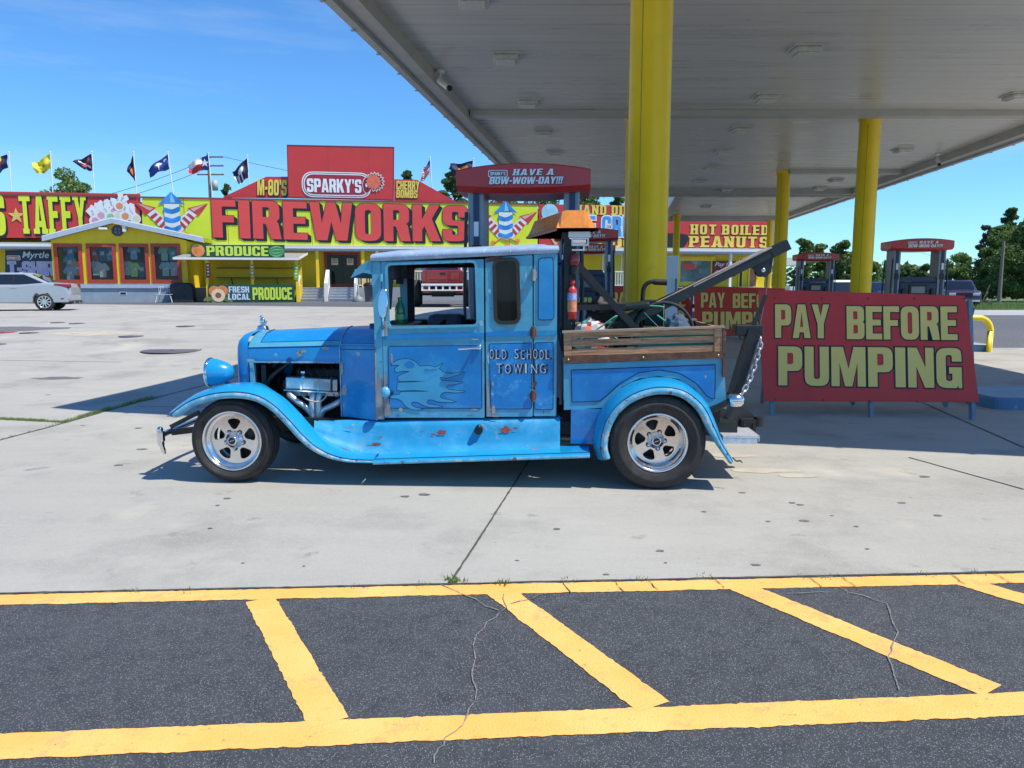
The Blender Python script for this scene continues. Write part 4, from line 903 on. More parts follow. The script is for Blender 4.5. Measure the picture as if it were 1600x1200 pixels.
# roof of the wing: two slopes running back to the hall
b = wing.mb()
def slope(a, c):
    t0 = .16; b.grid([[(a[0], GO-.35, a[1]), (c[0], GO-.35, c[1])], [(a[0], -.11, a[1]), (c[0], -.11, c[1])]], M('wing roof shingles', (.10, .10, .105), .8, var=.2, vs=4), False)
    for n0 in (GO-.36,):
        b.add([(a[0], n0, a[1]-.06), (c[0], n0, c[1]-.06), (c[0], n0, c[1]+.06), (a[0], n0, a[1]+.06)], [(0, 1, 2, 3)], white)
slope((e0[0], e0[1]+.08), (pk[0], pk[1]+.1)); slope((pk[0], pk[1]+.1), (e1[0], e1[1]+.08)); wing.part(b, 'roof')
b = wing.mb()
for a, c in (((e0[0], e0[1]), pk), (pk, (e1[0], e1[1]))):
    b.poly([[(a[0], a[1]-.16), (c[0], c[1]-.16), (c[0], c[1]+.1), (a[0], a[1]+.1)]], gutter, GO-.40, GO-.33)
    b.poly([[(a[0], a[1]-.16), (c[0], c[1]-.16), (c[0], c[1]-.12), (a[0], a[1]-.12)]], M('soffit', (.35, .38, .42), .6), GO-.329, GO+.0)
wing.part(b, 'bargeboard')
u, v = FB.uv(183, 360.5, GO-.08); b = wing.mb(); o8 = [(u+.31*cos(pi/8+k*pi/4), v+.31*sin(pi/8+k*pi/4)) for k in range(8)]
b.ring(o8, .09, M('octagon frame', (.10, .03, .04), .5), GO-.09, GO+.0); b.poly([inset(o8, .09)], M('octagon pane', (.10, .15, .22), .2, var=.3, vs=4), GO-.05); oc_ = wing.part(b, 'octagon_window')
b = wing.mb(); b.box(u-.02, u+.02, GO-.07, GO-.055, v-.22, v+.22, blk); b.box(u-.22, u+.22, GO-.074, GO-.071, v-.02, v+.02, blk); wing.part(b, 'muntin', oc_)
fl1 = BT('flood_lamp', 'small white flood lamp left of the octagon window', 'lamp', u-.62, GO, v+.1); b = fl1.mb(); b.box(u-.85, u-.42, GO-.45, GO-.1, v+.02, v+.14, white, .03); b.tube([(u-.5, GO-.1, v+.08), (u-.5, GO, v+.08)], .04, white); fl1.part(b, 'lamp_head')
fl2 = BT('flood_lamp', 'small white flood lamp right of the octagon window', 'lamp', u+.42, GO, v+.1); b = fl2.mb(); b.box(u+.34, u+.52, GO-.35, GO-.1, v-.08, v+.26, white, .03); b.tube([(u+.42, GO-.1, v+.08), (u+.42, GO, v+.08)], .04, white); fl2.part(b, 'lamp_head')
# shirts in the windows
SH = {'black': (.03, .03, .035), 'blue': (.05, .22, .42), 'teal': (.08, .32, .38), 'pale grey': (.45, .48, .5), 'lime green': (.30, .62, .20), 'aqua': (.22, .52, .58), 'navy': (.04, .09, .2), 'red': (.5, .05, .05), 'coral': (.7, .22, .12), 'mint': (.40, .62, .52), 'lilac': (.5, .42, .55), 'sky blue': (.18, .40, .60)}
shp = [(-.18, -.42), (.18, -.42), (.19, .05), (.30, -.05), (.38, .10), (.2, .38), (.09, .42), (0, .36), (-.09, .42), (-.2, .38), (-.38, .10), (-.30, -.05), (-.19, .05)]
k = 0
for (x, y, c, lab) in [(110, 393, 'blue', 'blue shirt in the top of the first gable window from the left'), (109, 410, 'teal', 'teal blue shirt in the middle of the first gable window from the left'), (110, 427, 'sky blue', 'sky blue shirt at the bottom of the first gable window from the left'), (121, 419, 'coral', 'coral shirt at the right edge of the first gable window'),
                       (148, 396, 'red', 'red shirt top left in the second gable window'), (160, 396, 'navy', 'navy shirt top middle in the second gable window'), (172, 396, 'teal', 'teal shirt top right in the second gable window'), (150, 419, 'aqua', 'aqua shirt low left in the second gable window'), (161, 422, 'pale grey', 'pale grey shirt in the lower row of the second gable window'),
                       (209, 394, 'sky blue', 'sky blue shirt top of the third gable window'), (199, 419, 'aqua', 'aqua shirt low left in the third gable window'), (210, 421, 'lime green', 'lime green shirt in the lower row of the third gable window'), (222, 421, 'navy', 'navy shirt low right in the third gable window'),
                       (257, 396, 'mint', 'mint shirt top of the fourth gable window'), (270, 396, 'teal', 'teal shirt top right in the fourth gable window'), (259, 420, 'aqua', 'aqua shirt low in the fourth gable window'), (272, 420, 'lilac', 'lilac shirt low right in the fourth gable window')]:
    k += 1; n = GO+.4+.02*(k % 3); u, v = FB.uv(x, y, n); mb = MB(); mb.poly([[(p[0]*.95, p[1]*.95) for p in shp]], M('shirt '+c, SH[c], .8, var=.2, vs=4), -.04, .04); mb.poly([rect(-.1, -.1, .1, .12)], M('shirt print', (.5, .5, .5), .8, var=.6, vs=9), -.044)
    tag(mb.build('hanging_shirt', None, loc(u, n, v), BY), lab, 'shirt', 'shirts hung in the gable windows')
# banner left of the wing
t = sign_board('banner', 'dark blue beach T-shirt banner behind the silver car', [(8, 432), (96, 432), (96, 391), (8, 391)], .9, M('banner navy', (.012, .03, .085), .5, var=.3, vs=1), .05)
b = t.mb(); script_word(b, 'Myrtle Beach', box2(35, 406, 118, 393.5, .88), M('banner pale blue', (.55, .68, .85), .5), .88, .015, .25); word(b, 'T-SHIRTS', box2(13, 430.5, 112, 409, .88), M('banner violet', (.42, .42, .72), .5, var=.3, vs=1), .88, gap=.06, outline=letw, ow=.02)
u, v = FB.uv(21, 402, .88); logo_small(b, u, v, 3.3, .885); t.part(b, 'lettering', t.bd)

# produce stand in front of the porch
PO = -4.2
def pq(x, y): return FB.uv(x, y, PO)
s0, s1 = U(322, 440, PO), U(466, 440, PO); zr = Z(402, 380, PO); zc = Z(444, 380, PO); pb = PO+2.4
st = BT('produce_stand', 'open yellow produce stand with a sloping tin roof', 'stall', (s0+s1)/2, PO+1, GZ)
b = st.mb(); b.box(s0+.02, s1-.02, pb-.1, pb, GZ, zr+.1, shopy); b.box(s1-.14, s1-.02, PO+.15, pb-.101, GZ, zc-.1, shopy); b.box(s0+.02, s0+.14, PO+.15, pb-.101, GZ, zc-.1, shopy); st.part(b, 'wall')
for u in (s0+.06, (s0+s1)/2, s1-.06):
    b = st.mb(); b.box(u-.07, u+.07, PO, PO+.14, GZ, zr-.02, yel); st.part(b, 'post')
b = st.mb(); a0, a1 = U(270, 403, PO-.4), U(467, 403, PO-.4); th = .07; zf = Z(404.5, 380, PO-.4); zk = zf+.38
for dz, m, fl_ in ((0, M('stand soffit', (.30, .32, .34), .6), 1), (th, M('tin roof', (.52, .55, .58), .35, .5, var=.1, vs=3), 0)):
    b.add([(a0, PO-.4, zf+dz), (a1, PO-.4, zf+dz), (a1+.2, pb+.2, zk+dz), (a0+.2, pb+.2, zk+dz)], [(0, 1, 2, 3)], m)
b.box(a0, a1, PO-.42, PO-.401, zf-.05, zf+th, white); b.bar((a1+.005, PO-.4, zf+.03), (a1+.2, pb+.2, zk+.03), .03, .12, white); st.part(b, 'roof')
for z, n0 in ((zc+.35, pb-.6), (GZ+1.9, pb-.5)):
    b = st.mb(); b.box(s0+.15, s1-.15, n0, pb-.101, z, z+.05, M('shelf brown', (.30, .13, .05), .7)); st.part(b, 'shelf')
    if n0 < pb-.55:
        for u in (s0+1.0, s1-1.4): b = st.mb(); b.bar((u, n0+.05, z-.01), (u, pb-.12, z-.4), .05, .05, M('shelf brown', (.30, .13, .05))); st.part(b, 'shelf_bracket')
b = st.mb(); b.box(s0+.1, s1-.1, PO+.16, PO+.9, zc-.16, zc-.1, M('counter', (.35, .28, .16), .6)); st.part(b, 'counter')
t = sign_board('stall_sign', 'green PRODUCE board standing on the tin roof edge', [(298, 402), (444.5, 402), (444.5, 382.5), (298, 382.5)], PO-.36, grn, .05); Q = PO-.38
b = t.mb(); word(b, 'PRODUCE', box2(323, 399.5, 419, 385, Q), lgrn, Q, gap=.07); t.part(b, 'lettering', t.bd)
b = t.mb(); u, v = FB.uv(309.5, 391.5, Q); b.poly([disc(u, v, .34, 18)], peach, Q-.003); b.poly([s2([(u-.3, v+.2), (u-.1, v+.34), (u+.1, v+.25), (u-.1, v+.2)], 4, True)], leafl, Q-.006); t.part(b, 'peach_picture', t.bd)
b = t.mb(); u, v = FB.uv(432, 393, Q); wm = M('melon green', (.05, .26, .08), .4, var=.2); b.poly([disc(u, v, .32, 20, 1.35)], wm, Q-.003)
for k in (-.2, -.07, .07, .2): b.poly([s2([(u-.38, v+k*.6), (u, v+k*1.3+.03), (u+.38, v+k*.6+.05), (u, v+k*1.3-.02)], 5, True)], M('melon stripe', (.30, .55, .25), .4), Q-.006)
t.part(b, 'melon_picture', t.bd)
t = sign_board('counter_banner', 'green FRESH LOCAL PRODUCE banner across the front of the produce stand', [(325, 471.5), (460.5, 471.5), (460.5, 444.5), (325, 444.5)], PO-.03, grn, .025); Q = PO-.05
b = t.mb(); word(b, 'FRESH', box2(357.5, 457.2, 389, 447.5, Q), M('banner pale', (.62, .72, .85), .5), Q); word(b, 'LOCAL', box2(356.5, 468.5, 390.5, 458.8, Q), M('banner pale', (.62, .72, .85), .5), Q); word(b, 'PRODUCE', box2(395, 468.5, 456, 449, Q), lgrn, Q-.004, shadow=letk, sh=(.04, -.04), gap=.05); t.part(b, 'lettering', t.bd)
b = t.mb(); u, v = FB.uv(341, 458, Q)
for q in ((-.65, -.45), (.6, -.5), (.2, -.62), (-.3, -.6)): b.poly([s2([(u, v-.2), (u+q[0], v+q[1]*.5), (u+q[0]*1.2, v+q[1]), (u+q[0]*.4, v+q[1]*.8)], 4, True)], leafl, Q+.004+.001*q[0])
b.poly([disc(u-.2, v+.1, .3, 18)], peach, Q-.002); b.poly([disc(u+.22, v+.12, .3, 18)], peach, Q-.004); b.poly([disc(u, v-.12, .36, 18)], cream, Q-.007); b.poly([disc(u, v-.12, .16, 14)], M('peach stone', (.35, .10, .04), .6), Q-.010); t.part(b, 'peach_picture', t.bd)
for (x0, y0, x1, y1, lab, m) in ((371, 436, 385-2, 412, 'narrow brown hanging sign strip on the centre post of the produce stand', M('strip brown', (.42, .25, .06), .6, var=.4, vs=6)), (459.5, 437, 466, 412, 'narrow green sign strip on the right post of the produce stand', M('strip green', (.15, .42, .06), .6, var=.4, vs=6)), (322, 434, 328, 411, 'narrow maroon sign strip on the left post of the produce stand', M('strip maroon', (.22, .03, .06), .6, var=.4, vs=6))):
    if x0 == 371: x0, x1 = 391, 397
    a = box2(x0, y0, x1, y1, PO-.03); mb = MB(); mb.poly([rect(0, 0, a[2]-a[0], a[3]-a[1])], m, -.02, 0)
    for j in range(5): mb.poly([rect(.06, .12+j*.17, a[2]-a[0]-.06, .2+j*.17)], letw if j % 2 else lety, -.024)
    tag(mb.build('sign_strip', None, loc(a[0], PO-.012, a[1]), BY), lab, 'sign')
# porch stairs and rails
zp = Z(449, 500, 0)
def stairs(x0, x1, lab):
    u0, u1 = U(x0, 460, -2), U(x1, 460, -2); n0 = -3.0; t = BT('porch_stairs', lab, 'stairs', (u0+u1)/2, -2.4, GZ); N = 5
    for k in range(N):
        b = t.mb(); z = GZ+(zp-GZ)*(k+1)/(N); y = n0+(1.95)*k/N; b.box(u0+.06, u1-.06, y, y+.42, z-.045, z, stepg); b.box(u0+.06, u1-.06, y+.03, y+.05, z-.16, z-.046, M('riser grey', (.45, .48, .52), .6)); t.part(b, 'step')
    for u in (u0, u1):
        b = t.mb(); b.poly([[(n0-.05, GZ), (n0+.2, GZ), (-1.0, zp-.15), (-1.0, zp+.05), (n0-.05, GZ+.2)]], white, 0, .05); 
        b2 = t.mb(); pts = [(n0, GZ+.0), (n0, GZ+1.0), (-1.02, zp+1.0), (-1.02, zp+.0)]
        b2.bar((u, n0, GZ), (u, n0, GZ+1.02), .1, .1, white); b2.bar((u, -1.06, zp-.3), (u, -1.06, zp+1.02), .1, .1, white)
        b2.bar((u, n0, GZ+1.0), (u, -1.06, zp+1.0), .09, .12, white); b2.bar((u, n0, GZ+.12), (u, -1.06, zp-.0), .05, .24, white)
        for j in range(9):
            y = n0+(-1.06-n0)*(j+1)/10; zz = GZ+(zp-GZ)*(j+1)/10; b2.bar((u, y, zz+.1), (u, y, zz+1.0), .04, .03, white)
        t.part(b2, 'handrail')
stairs(469, 510, 'left flight of grey porch steps with white rails'); stairs(513, 556, 'right flight of grey porch steps with white rails')
def rail(x0, x1, lab, off=-.95):
    u0, u1 = U(x0, 440, off), U(x1, 440, off); t = BT('porch_railing', lab, 'railing', (u0+u1)/2, off, zp); b = t.mb()
    b.box(u0, u1, off-.04, off+.04, zp+.95, zp+1.03, white); b.box(u0, u1, off-.03, off+.03, zp+.1, zp+.16, white)
    n = int((u1-u0)/.16)
    for k in range(n+1): u = u0+(u1-u0)*k/n; b.box(u-.02, u+.02, off-.02, off+.02, zp+.161, zp+.949, white)
    n = max(1, int((u1-u0)/2.2))
    t.part(b, 'balusters')
    for k in range(n+1): b = t.mb(); u = u0+(u1-u0)*k/n; b.box(u-.06, u+.06, off-.06, off+.06, zp, zp+1.1, white); t.part(b, 'post')
rail(558, 610, 'white porch railing left of the tow truck windscreen'); rail(640, 760, 'white porch railing seen through the tow truck window'); rail(930, 985, 'white porch railing left of the big yellow column')
# odds and ends at the foot of the shop
p = FB.W(U(303-7, 460, -3.4), -3.4, GZ)
t = BT('patio_chair', 'small white wire patio chair by the gabled wing', 'chair', U(258, 465, -4.0), -4.0, GZ); u, n, v = t.off; b = t.mb()
for dx in (-.32, .32):
    for dy in (-.25, .25): b.tube([(u+dx*1.35, n+dy*1.2, v), (u+dx, n+dy, v+.45)], .02, white, 6)
t.part(b, 'legs'); b = t.mb(); b.box(u-.4, u+.4, n-.3, n+.3, v+.43, v+.46, M('pale patio table top', (.55, .57, .6), .6)); t.part(b, 'seat'); b = t.mb(); b.tube([(u-.36, n+.28, v+.45), (u-.4, n+.36, v+.85), (u+.4, n+.36, v+.85), (u+.36, n+.28, v+.45)], .02, white, 6)
for k in range(6): b.tube([(u-.3+k*.12, n+.3, v+.46), (u-.3+k*.12, n+.36, v+.85)], .012, white, 5)
t.part(b, 'backrest')
t = BT('covered_grill', 'black covered barbecue between the wing and the produce stand', 'grill', U(286, 465, -3.6), -3.6, GZ); u, n, v = t.off; b = t.mb()
rows = []
for k, (hw, z) in enumerate(((.62, 0), (.6, .5), (.58, .85), (.5, 1.0), (.3, 1.05), (.02, 1.06))):
    rows.append([(u+x*hw/.62, n+y*(.35 if k < 4 else .2), v+z+.03*sin(i*2.1+k)) for i, (x, y) in enumerate(rc([(-.62, -1), (.62, -1), (.62, 1), (-.62, 1)], .1, 3))])
b.grid(rows, M('black cover cloth', (.018, .022, .03), .6, var=.3, vs=5), True, True); t.part(b, 'cover'); b = t.mb(); b.tube([(u-.64, n-.2, v+.75), (u-.64, n+.2, v+.75)], .03, blk); t.part(b, 'handle')
t = BT('trash_bin', 'dark grey rubbish bin at the foot of the porch railing', 'bin', U(579, 468, -3.2), -3.2, GZ); u, n, v = t.off; b = t.mb(); b.lathe([(.30, 0), (.37, .85), (.40, .85), (.40, .9), (.0, .95)], M('bin grey plastic', (.12, .14, .16), .6), (u, n, v), 'z', 20); t.part(b, 'body'); b = t.mb(); b.lathe([(.41, .9), (.42, .96), (.3, 1.08), (0, 1.1)], blkp, (u, n, v), 'z', 20); t.part(b, 'lid')
t = BT('ash_stand', 'grey cigarette bin post on a round base beside the porch steps', 'ash bin', U(560, 470, -3.4), -3.4, GZ); u, n, v = t.off; b = t.mb(); b.lathe([(.32, 0), (.32, .22), (.1, .3), (.06, .4), (.06, .95), (0, .98)], M('ash bin grey', (.22, .24, .26), .5), (u, n, v), 'z', 18); t.part(b, 'body')
# flags along the roof
fred, fwht, fblu, fyel, fnav, forg = (M('flag '+n, c, .7) for n, c in (('red', (.5, .03, .04)), ('white', (.72, .73, .74)), ('blue', (.02, .06, .28)), ('yellow', (.72, .62, .03)), ('navy', (.012, .018, .06)), ('orange', (.6, .16, .04))))
def us(u, v): return fblu if (u < .42 and v < .54) else (fred if int(v*13) % 2 == 0 else fwht)
def texas(u, v): return fblu if u < .34 else (fwht if v < .5 else fred)
def gads(u, v): return M('flag ochre', (.30, .26, .03), .7) if ((u-.5)**2+(v-.55)**2*1.6 < .045 and (u*37+v*29) % 2 > .8) or (v > .82 and .3 < u < .7 and int(u*30) % 2) else fyel
def confn(u, v): return fred if abs(u-v) < .10 and .2 < u < .8 else (fwht if abs(u+v-1) < .08 and .2 < u < .8 else fnav)
def blkorg(u, v): return forg if (u-.45)**2+(v-.5)**2 < .05 else fnav
def sc(u, v): return fwht if (.45 < u < .52 and .4 < v < .85) or ((u-.48)**2+(v-.32)**2*.8 < .02) or ((u-.2)**2+(v-.2)**2 < .008) else fblu
def bw(u, v): return fwht if (v > .45 and int(u*9) % 2 == 0 and u > .3) or ((u-.5)**2+(v-.35)**2 < .035) else fnav
def rasta(u, v): return (fyel if v < .3 else fred if v < .7 else fblu) if u > .35 else fnav
FL = [((14, 239), (18, 300), [(11, 241), (-16, 252), (-12, 274), (12, 262)], rasta, 'red, yellow and blue flag cut by the left picture edge'),
      ((78.5, 238), (83, 301), [(78, 240), (51, 257), (57, 274), (80, 263)], gads, 'plain yellow flag with a dark emblem'),
      ((143.5, 238), (148, 301), [(143, 240), (115, 254), (131, 266), (146, 266)], confn, 'dark navy flag with a red and white device, above the round tree'),
      ((208.5, 239), (214, 302), [(208, 241), (199, 267), (206, 276), (213, 287)], blkorg, 'black flag with an orange centre hanging limp'),
      ((262.5, 239), (272, 303), [(262, 241), (231, 264), (234, 275), (264, 264)], sc, 'blue flag with a white palm and crescent'),
      ((325.5, 241), (332.5, 306), [(325, 242), (292, 256), (296, 270), (327, 265)], texas, 'Texas flag, blue with star and white over red'),
      ((386.5, 244), (390, 290), [(386, 247), (362, 269), (371, 288), (389, 277)], bw, 'black and white striped flag nearest the red roof'),
      ((672, 247), (676, 300), [(672, 249), (662, 264), (657, 286), (671, 272)], us, 'stars and stripes flag right of the tall red board'),
      ((739.5, 249), (743, 310), [(739, 251), (703, 258), (707, 278), (737, 267)], blkorg, 'black flag with a round yellow device beside the red pump cap')]
fpole = M('white flag pole', (.75, .76, .78), .35)
for k, (tp, bt, q, pat, lab) in enumerate(FL):
    n = 1.2; tu, tv = FB.uv(tp[0], tp[1], n); bu, bv = FB.uv(bt[0], bt[1]+8, n); bv = min(bv, ZT-.2); t = BT('flag', lab, 'flag', bu, n, bv, 'flags along the shop roof')
    b = t.mb(); b.tube([(bu, n, bv), (tu, n, tv)], .032, fpole, 8); b.ball((tu, n, tv+.03), .05, fpole, 8); t.part(b, 'pole')
    Q = [FB.uv(x, y, n) for x, y in q]; b = t.mb(); NU, NV = 22, 16; vs = []
    def fp_(u, v):
        a = V(Q[0])*(1-u)+V(Q[1])*u; c = V(Q[3])*(1-u)+V(Q[2])*u; p = a*(1-v)+c*v
        return (p.x, n+.16*sin(u*9+v*3+k)*u+.06*sin(v*8), p.y+.10*sin(u*7+k)*u)
    for i in range(NU):
        for j in range(NV):
            b.add([fp_(i/NU, j/NV), fp_((i+1)/NU, j/NV), fp_((i+1)/NU, (j+1)/NV), fp_(i/NU, (j+1)/NV)], [(0, 3, 2, 1)], pat((i+.5)/NU, (j+.5)/NV), True)
    if pat is texas:
        p = fp_(.17, .5); b.poly([star(p[0], p[2], .26)], fwht, p[1]-.1)
    t.part(b, 'cloth')

# ================================================================== THE TOW TRUCK
TW = 1.77; CY = TW/2                               # overall width; axes: x to the tail, y away from the viewer, z up
ta, tb_ = g(358, 757), g(1028, 767); TYAW = atan2(tb_.y-ta.y, tb_.x-ta.x)
org = ta+V((cos(TYAW), sin(TYAW), 0))*1.65+V((-sin(TYAW), cos(TYAW), 0))*CY
truck = thing('tow_truck', 'old blue hot rod tow truck with wooden bed rails and flames on its door', 'tow truck', org, TYAW)
TO = V((1.65, CY, 0))
def TB(): m = MB(); m.M = Matrix.Translation(-TO); return m
def TP(m, name, parent=None, bevel=0): return m.build(name, parent or truck, bevel=bevel)
def tloc(x, y, z): d = V((x, y, z))-TO; return org+V((cos(TYAW)*d.x-sin(TYAW)*d.y, sin(TYAW)*d.x+cos(TYAW)*d.y, d.z))
def mir(m):                                        # builder mirrored to the far side
    k = MB(); k.M = Matrix.Translation(-TO) @ Matrix(((1, 0, 0, 0), (0, -1, 0, TW), (0, 0, 1, 0), (0, 0, 0, 1))); return k
def finish_m(k): k.f = [f[::-1] for f in k.f]; return k
SIDES = (False, True)
def side(fn, name, parent=None, bevel=0, far=True):
    o = None
    for fs in SIDES if far else (False,):
        k = mir(0) if fs else TB(); fn(k); o_ = TP(finish_m(k) if fs else k, name, parent, bevel); o = o or o_
    return o

# --- wheels
def tyre_prof(R, r, wd):
    h = wd/2
    return [(r-.004, -h+.030), (r+.012, -h+.012), (r+.03, -h+.004), ((R+r)/2-.012, -h-.006), ((R+r)/2, -h-.010), ((R+r)/2+.012, -h-.005), (R-.045, -h+.004), (R-.036, -h+.003), (R-.022, -h+.012), (R-.008, -h+.030), (R-.001, -h+.05), (R-.009, -h+.052), (R-.009, -h+.060), (R, -h+.062), (R+.002, -.012), (R-.008, -.010), (R-.008, -.002), (R+.002, 0), (R+.002, .03), (R-.008, .032), (R-.008, .04), (R, .042), (R, h-.05), (R-.02, h-.01), (R-.05, h), (r+.02, h), (r, h-.02)]
def wheel(x, z, R, rim, wd, ang, dish, y0):
    def tyre(k):
        yc = y0+wd/2; k.lathe(tyre_prof(R, rim, wd), rubber, (x, yc, z), 'y', 72)
    for fs in SIDES:
        root = None; k = mir(0) if fs else TB(); h = MB()
        tyre(k); ob = TP(finish_m(k) if fs else k, 'wheel'); 
        k = mir(0) if fs else TB(); r = rim; yb = y0+.03
        k.lathe([(r+.004, yb), (r+.006, yb-.012), (r-.004, yb-.018), (r-.014, yb-.010), (r-.018, yb+.01), (r-.024, yb+.03), (r-.040, yb+dish*.5), (r-.044, yb+dish), (r-.05, yb+dish+.1), (r-.05, yb+wd-.06)], alum, (x, 0, z), 'y', 72)
        rm = TP(finish_m(k) if fs else k, 'rim', ob)
        k = mir(0) if fs else TB(); RR = r-.040; k.M = k.M @ Matrix.Translation((x, 0, z)); yd = yb+dish
        holes = []
        for j in range(5):
            a = ang+2*pi*j/5; hp = []
            for (rr, da) in ((.46, -.20), (.80, -.36), (.86, -.22), (.88, 0), (.86, .22), (.80, .36), (.46, .20), (.42, 0)): hp.append((RR*rr*cos(a+da), RR*rr*sin(a+da)))
            holes.append(rc(hp, .016, 3))
        k.poly([disc(0, 0, RR, 60)]+holes, alum, yd, yd+.035)
        k.lathe([(RR*.36, yd-.001), (RR*.34, yd-.014), (RR*.22, yd-.022), (RR*.20, yd-.05), (RR*.17, yd-.056), (0, yd-.056)], alum, (0, 0, 0), 'y', 36)
        k.poly([disc(0, 0, RR*.145, 24)], blkp, yd-.0585); k.poly([[(-.018, -.008), (.016, .006), (.018, .010), (-.016, -.003)]], chrome, yd-.060)
        sp = TP(finish_m(k) if fs else k, 'spokes', ob)
        for j in range(5):
            k = mir(0) if fs else TB()
            a = ang+pi/5+2*pi*j/5; c = (x+RR*.36*cos(a), 0, z+RR*.36*sin(a)); k.lathe([(.017, yd+.002), (.017, yd-.004), (.011, yd-.006), (.011, yd-.026), (.007, yd-.032), (0, yd-.033)], chrome, c, 'y', 10)
            k.lathe([(.0195, yd-.0045), (.0195, yd-.006), (.0115, yd-.006)], blk, c, 'y', 10)
            TP(finish_m(k) if fs else k, 'lug_nut', ob)
        k = mir(0) if fs else TB(); k.lathe([(.0, yd+.1), (r*.72, yd+.1), (r*.72, yd+.115), (.0, yd+.115)], M('brake disc', (.12, .115, .11), .5, .6), (x, 0, z), 'y', 30); k.lathe([(0, yd+.116), (r-.06, yd+.118)], dark, (x, 0, z), 'y', 30); TP(finish_m(k) if fs else k, 'brake_disc', ob)
wheel(.015, .335, .335, .235, .20, RAD(-54), .045, .035)
wheel(3.31, .362, .365, .225, .27, RAD(-40), .10, .015)

# --- chassis, axles, floor
b = TB()
for y in (.50, 1.27): b.box(-.25, 4.0, y-.04, y+.04, .34, .45, blk)
for x in (.0, 1.1, 2.2, 3.2, 3.95): b.box(x-.04, x+.04, .541, 1.229, .35, .43, blk)
b.tube([(.0, .24, .33), (.0, TW-.24, .33)], .035, blk); b.tube([(3.31, .28, .36), (3.31, TW-.28, .36)], .05, blk); b.ball((3.31, CY, .36), .15, blk)
b.tube([(.8, .62, .36), (2.5, .60, .28), (2.9, .55, .28)], .035, M('exhaust', (.25, .24, .22), .5, .6)); b.box(.9, 2.5, .62, 1.15, .26, .45, dark)
TP(b, 'chassis')
# --- front fenders sweeping into the running boards
cr = smooth([(-.50, 0, .545), (-.47, 0, .575), (-.40, 0, .630), (-.30, 0, .690), (-.20, 0, .728), (-.08, 0, .757), (.06, 0, .768), (.19, 0, .758), (.30, 0, .725), (.41, 0, .655), (.52, 0, .545), (.62, 0, .430), (.72, 0, .335), (.83, 0, .270), (.96, 0, .232), (1.14, 0, .222)], 5)
def fender(k):
    sec = [(.055, -.095), (.012, -.090), (-.002, -.075), (.0, -.058), (.012, -.042), (.05, -.022), (.10, -.008), (.17, .002), (.25, .004), (.34, -.006), (.43, -.03), (.44, -.06)]
    rows = []; N = len(cr)
    for i, p in enumerate(cr):
        t = (cr[min(i+1, N-1)]-cr[max(i-1, 0)]).normalized(); n = V((-t.z, 0, t.x)); f = sst(0, 8, i); gq_ = 1-.55*sst(N-22, N-1, i)
        iw = sst(.12, .42, p.x); rows.append([(p.x+n.x*(d-(iw*(.0 if y < .24 else .035 if y < .3 else .085 if y < .4 else .15)))*(.35+.65*f)*gq_, y if y > .06 else y+(.03*(1-f)), p.z+n.z*(d-(iw*(.0 if y < .24 else .035 if y < .3 else .085 if y < .4 else .15)))*(.35+.65*f)*gq_) for y, d in sec])
    j = 5
    k.grid([r[:j] for r in rows], lipp); k.grid([r[j-1:] for r in rows], fendp)
    k.tube([(r[4][0]-.0, r[4][1]-.002, r[4][2]+.003) for r in rows[2:]], .0028, stripe, 5)
side(fender, 'front_fender')
rb0, rb1 = 1.14, 2.80
def runboard(k):
    n = 12; rows = []
    for i in range(n+1):
        x = rb0+(rb1-rb0)*i/n; z = .205+.075*(i/n)+.0; y_ = 0
        rows.append([(x, .30, z-.034), (x, .02, z-.036), (x, .0, z-.032), (x, -.004, z-.022), (x, .0, z-.010), (x, .014, z+.002), (x, .06, z+.006), (x, .12, z+.004), (x, .30, z+.006)])
    k.grid([r[:5] for r in rows], lipp); k.grid([r[4:] for r in rows], fendp); k.add(rows[-1], [list(range(9))], lipp)
    k.tube([(r[5][0], r[5][1]+.012, r[5][2]+.004) for r in rows], .0025, stripe, 5)
side(runboard, 'running_board')
def splash(k):
    n = 20; rows = []
    for i in range(n+1):
        x = .60+(2.575-.60)*i/n; zr_ = .205+.075*(x-rb0)/(rb1-rb0) if x > 1.0 else .205+max(0, (1.0-x))*.32; zt = .455+.045*(x-1.1)/1.5
        f = sst(.6, .95, x); yi = .36
        rows.append([(x, .20, zr_+.004), (x, .24, zr_+.02), (x, .27, zr_+.06), (x, .29, zr_+.13), (x, .305, zt-.05), (x, .32, zt-.012), (x, .345, zt), (x, .40, zt+.002)])
    k.grid(rows, apron)
ap = side(splash, 'splash_apron')
b = TB(); b.tube([(1.93, .30, .40), (1.93, .255, .40)], .034, blkp, 14); b.tube([(1.93, .254, .40), (1.93, .245, .40)], .02, blk, 12); b.ball((1.935, .25, .425), .025, blkp, 8); TP(b, 'fuel_cap', ap)
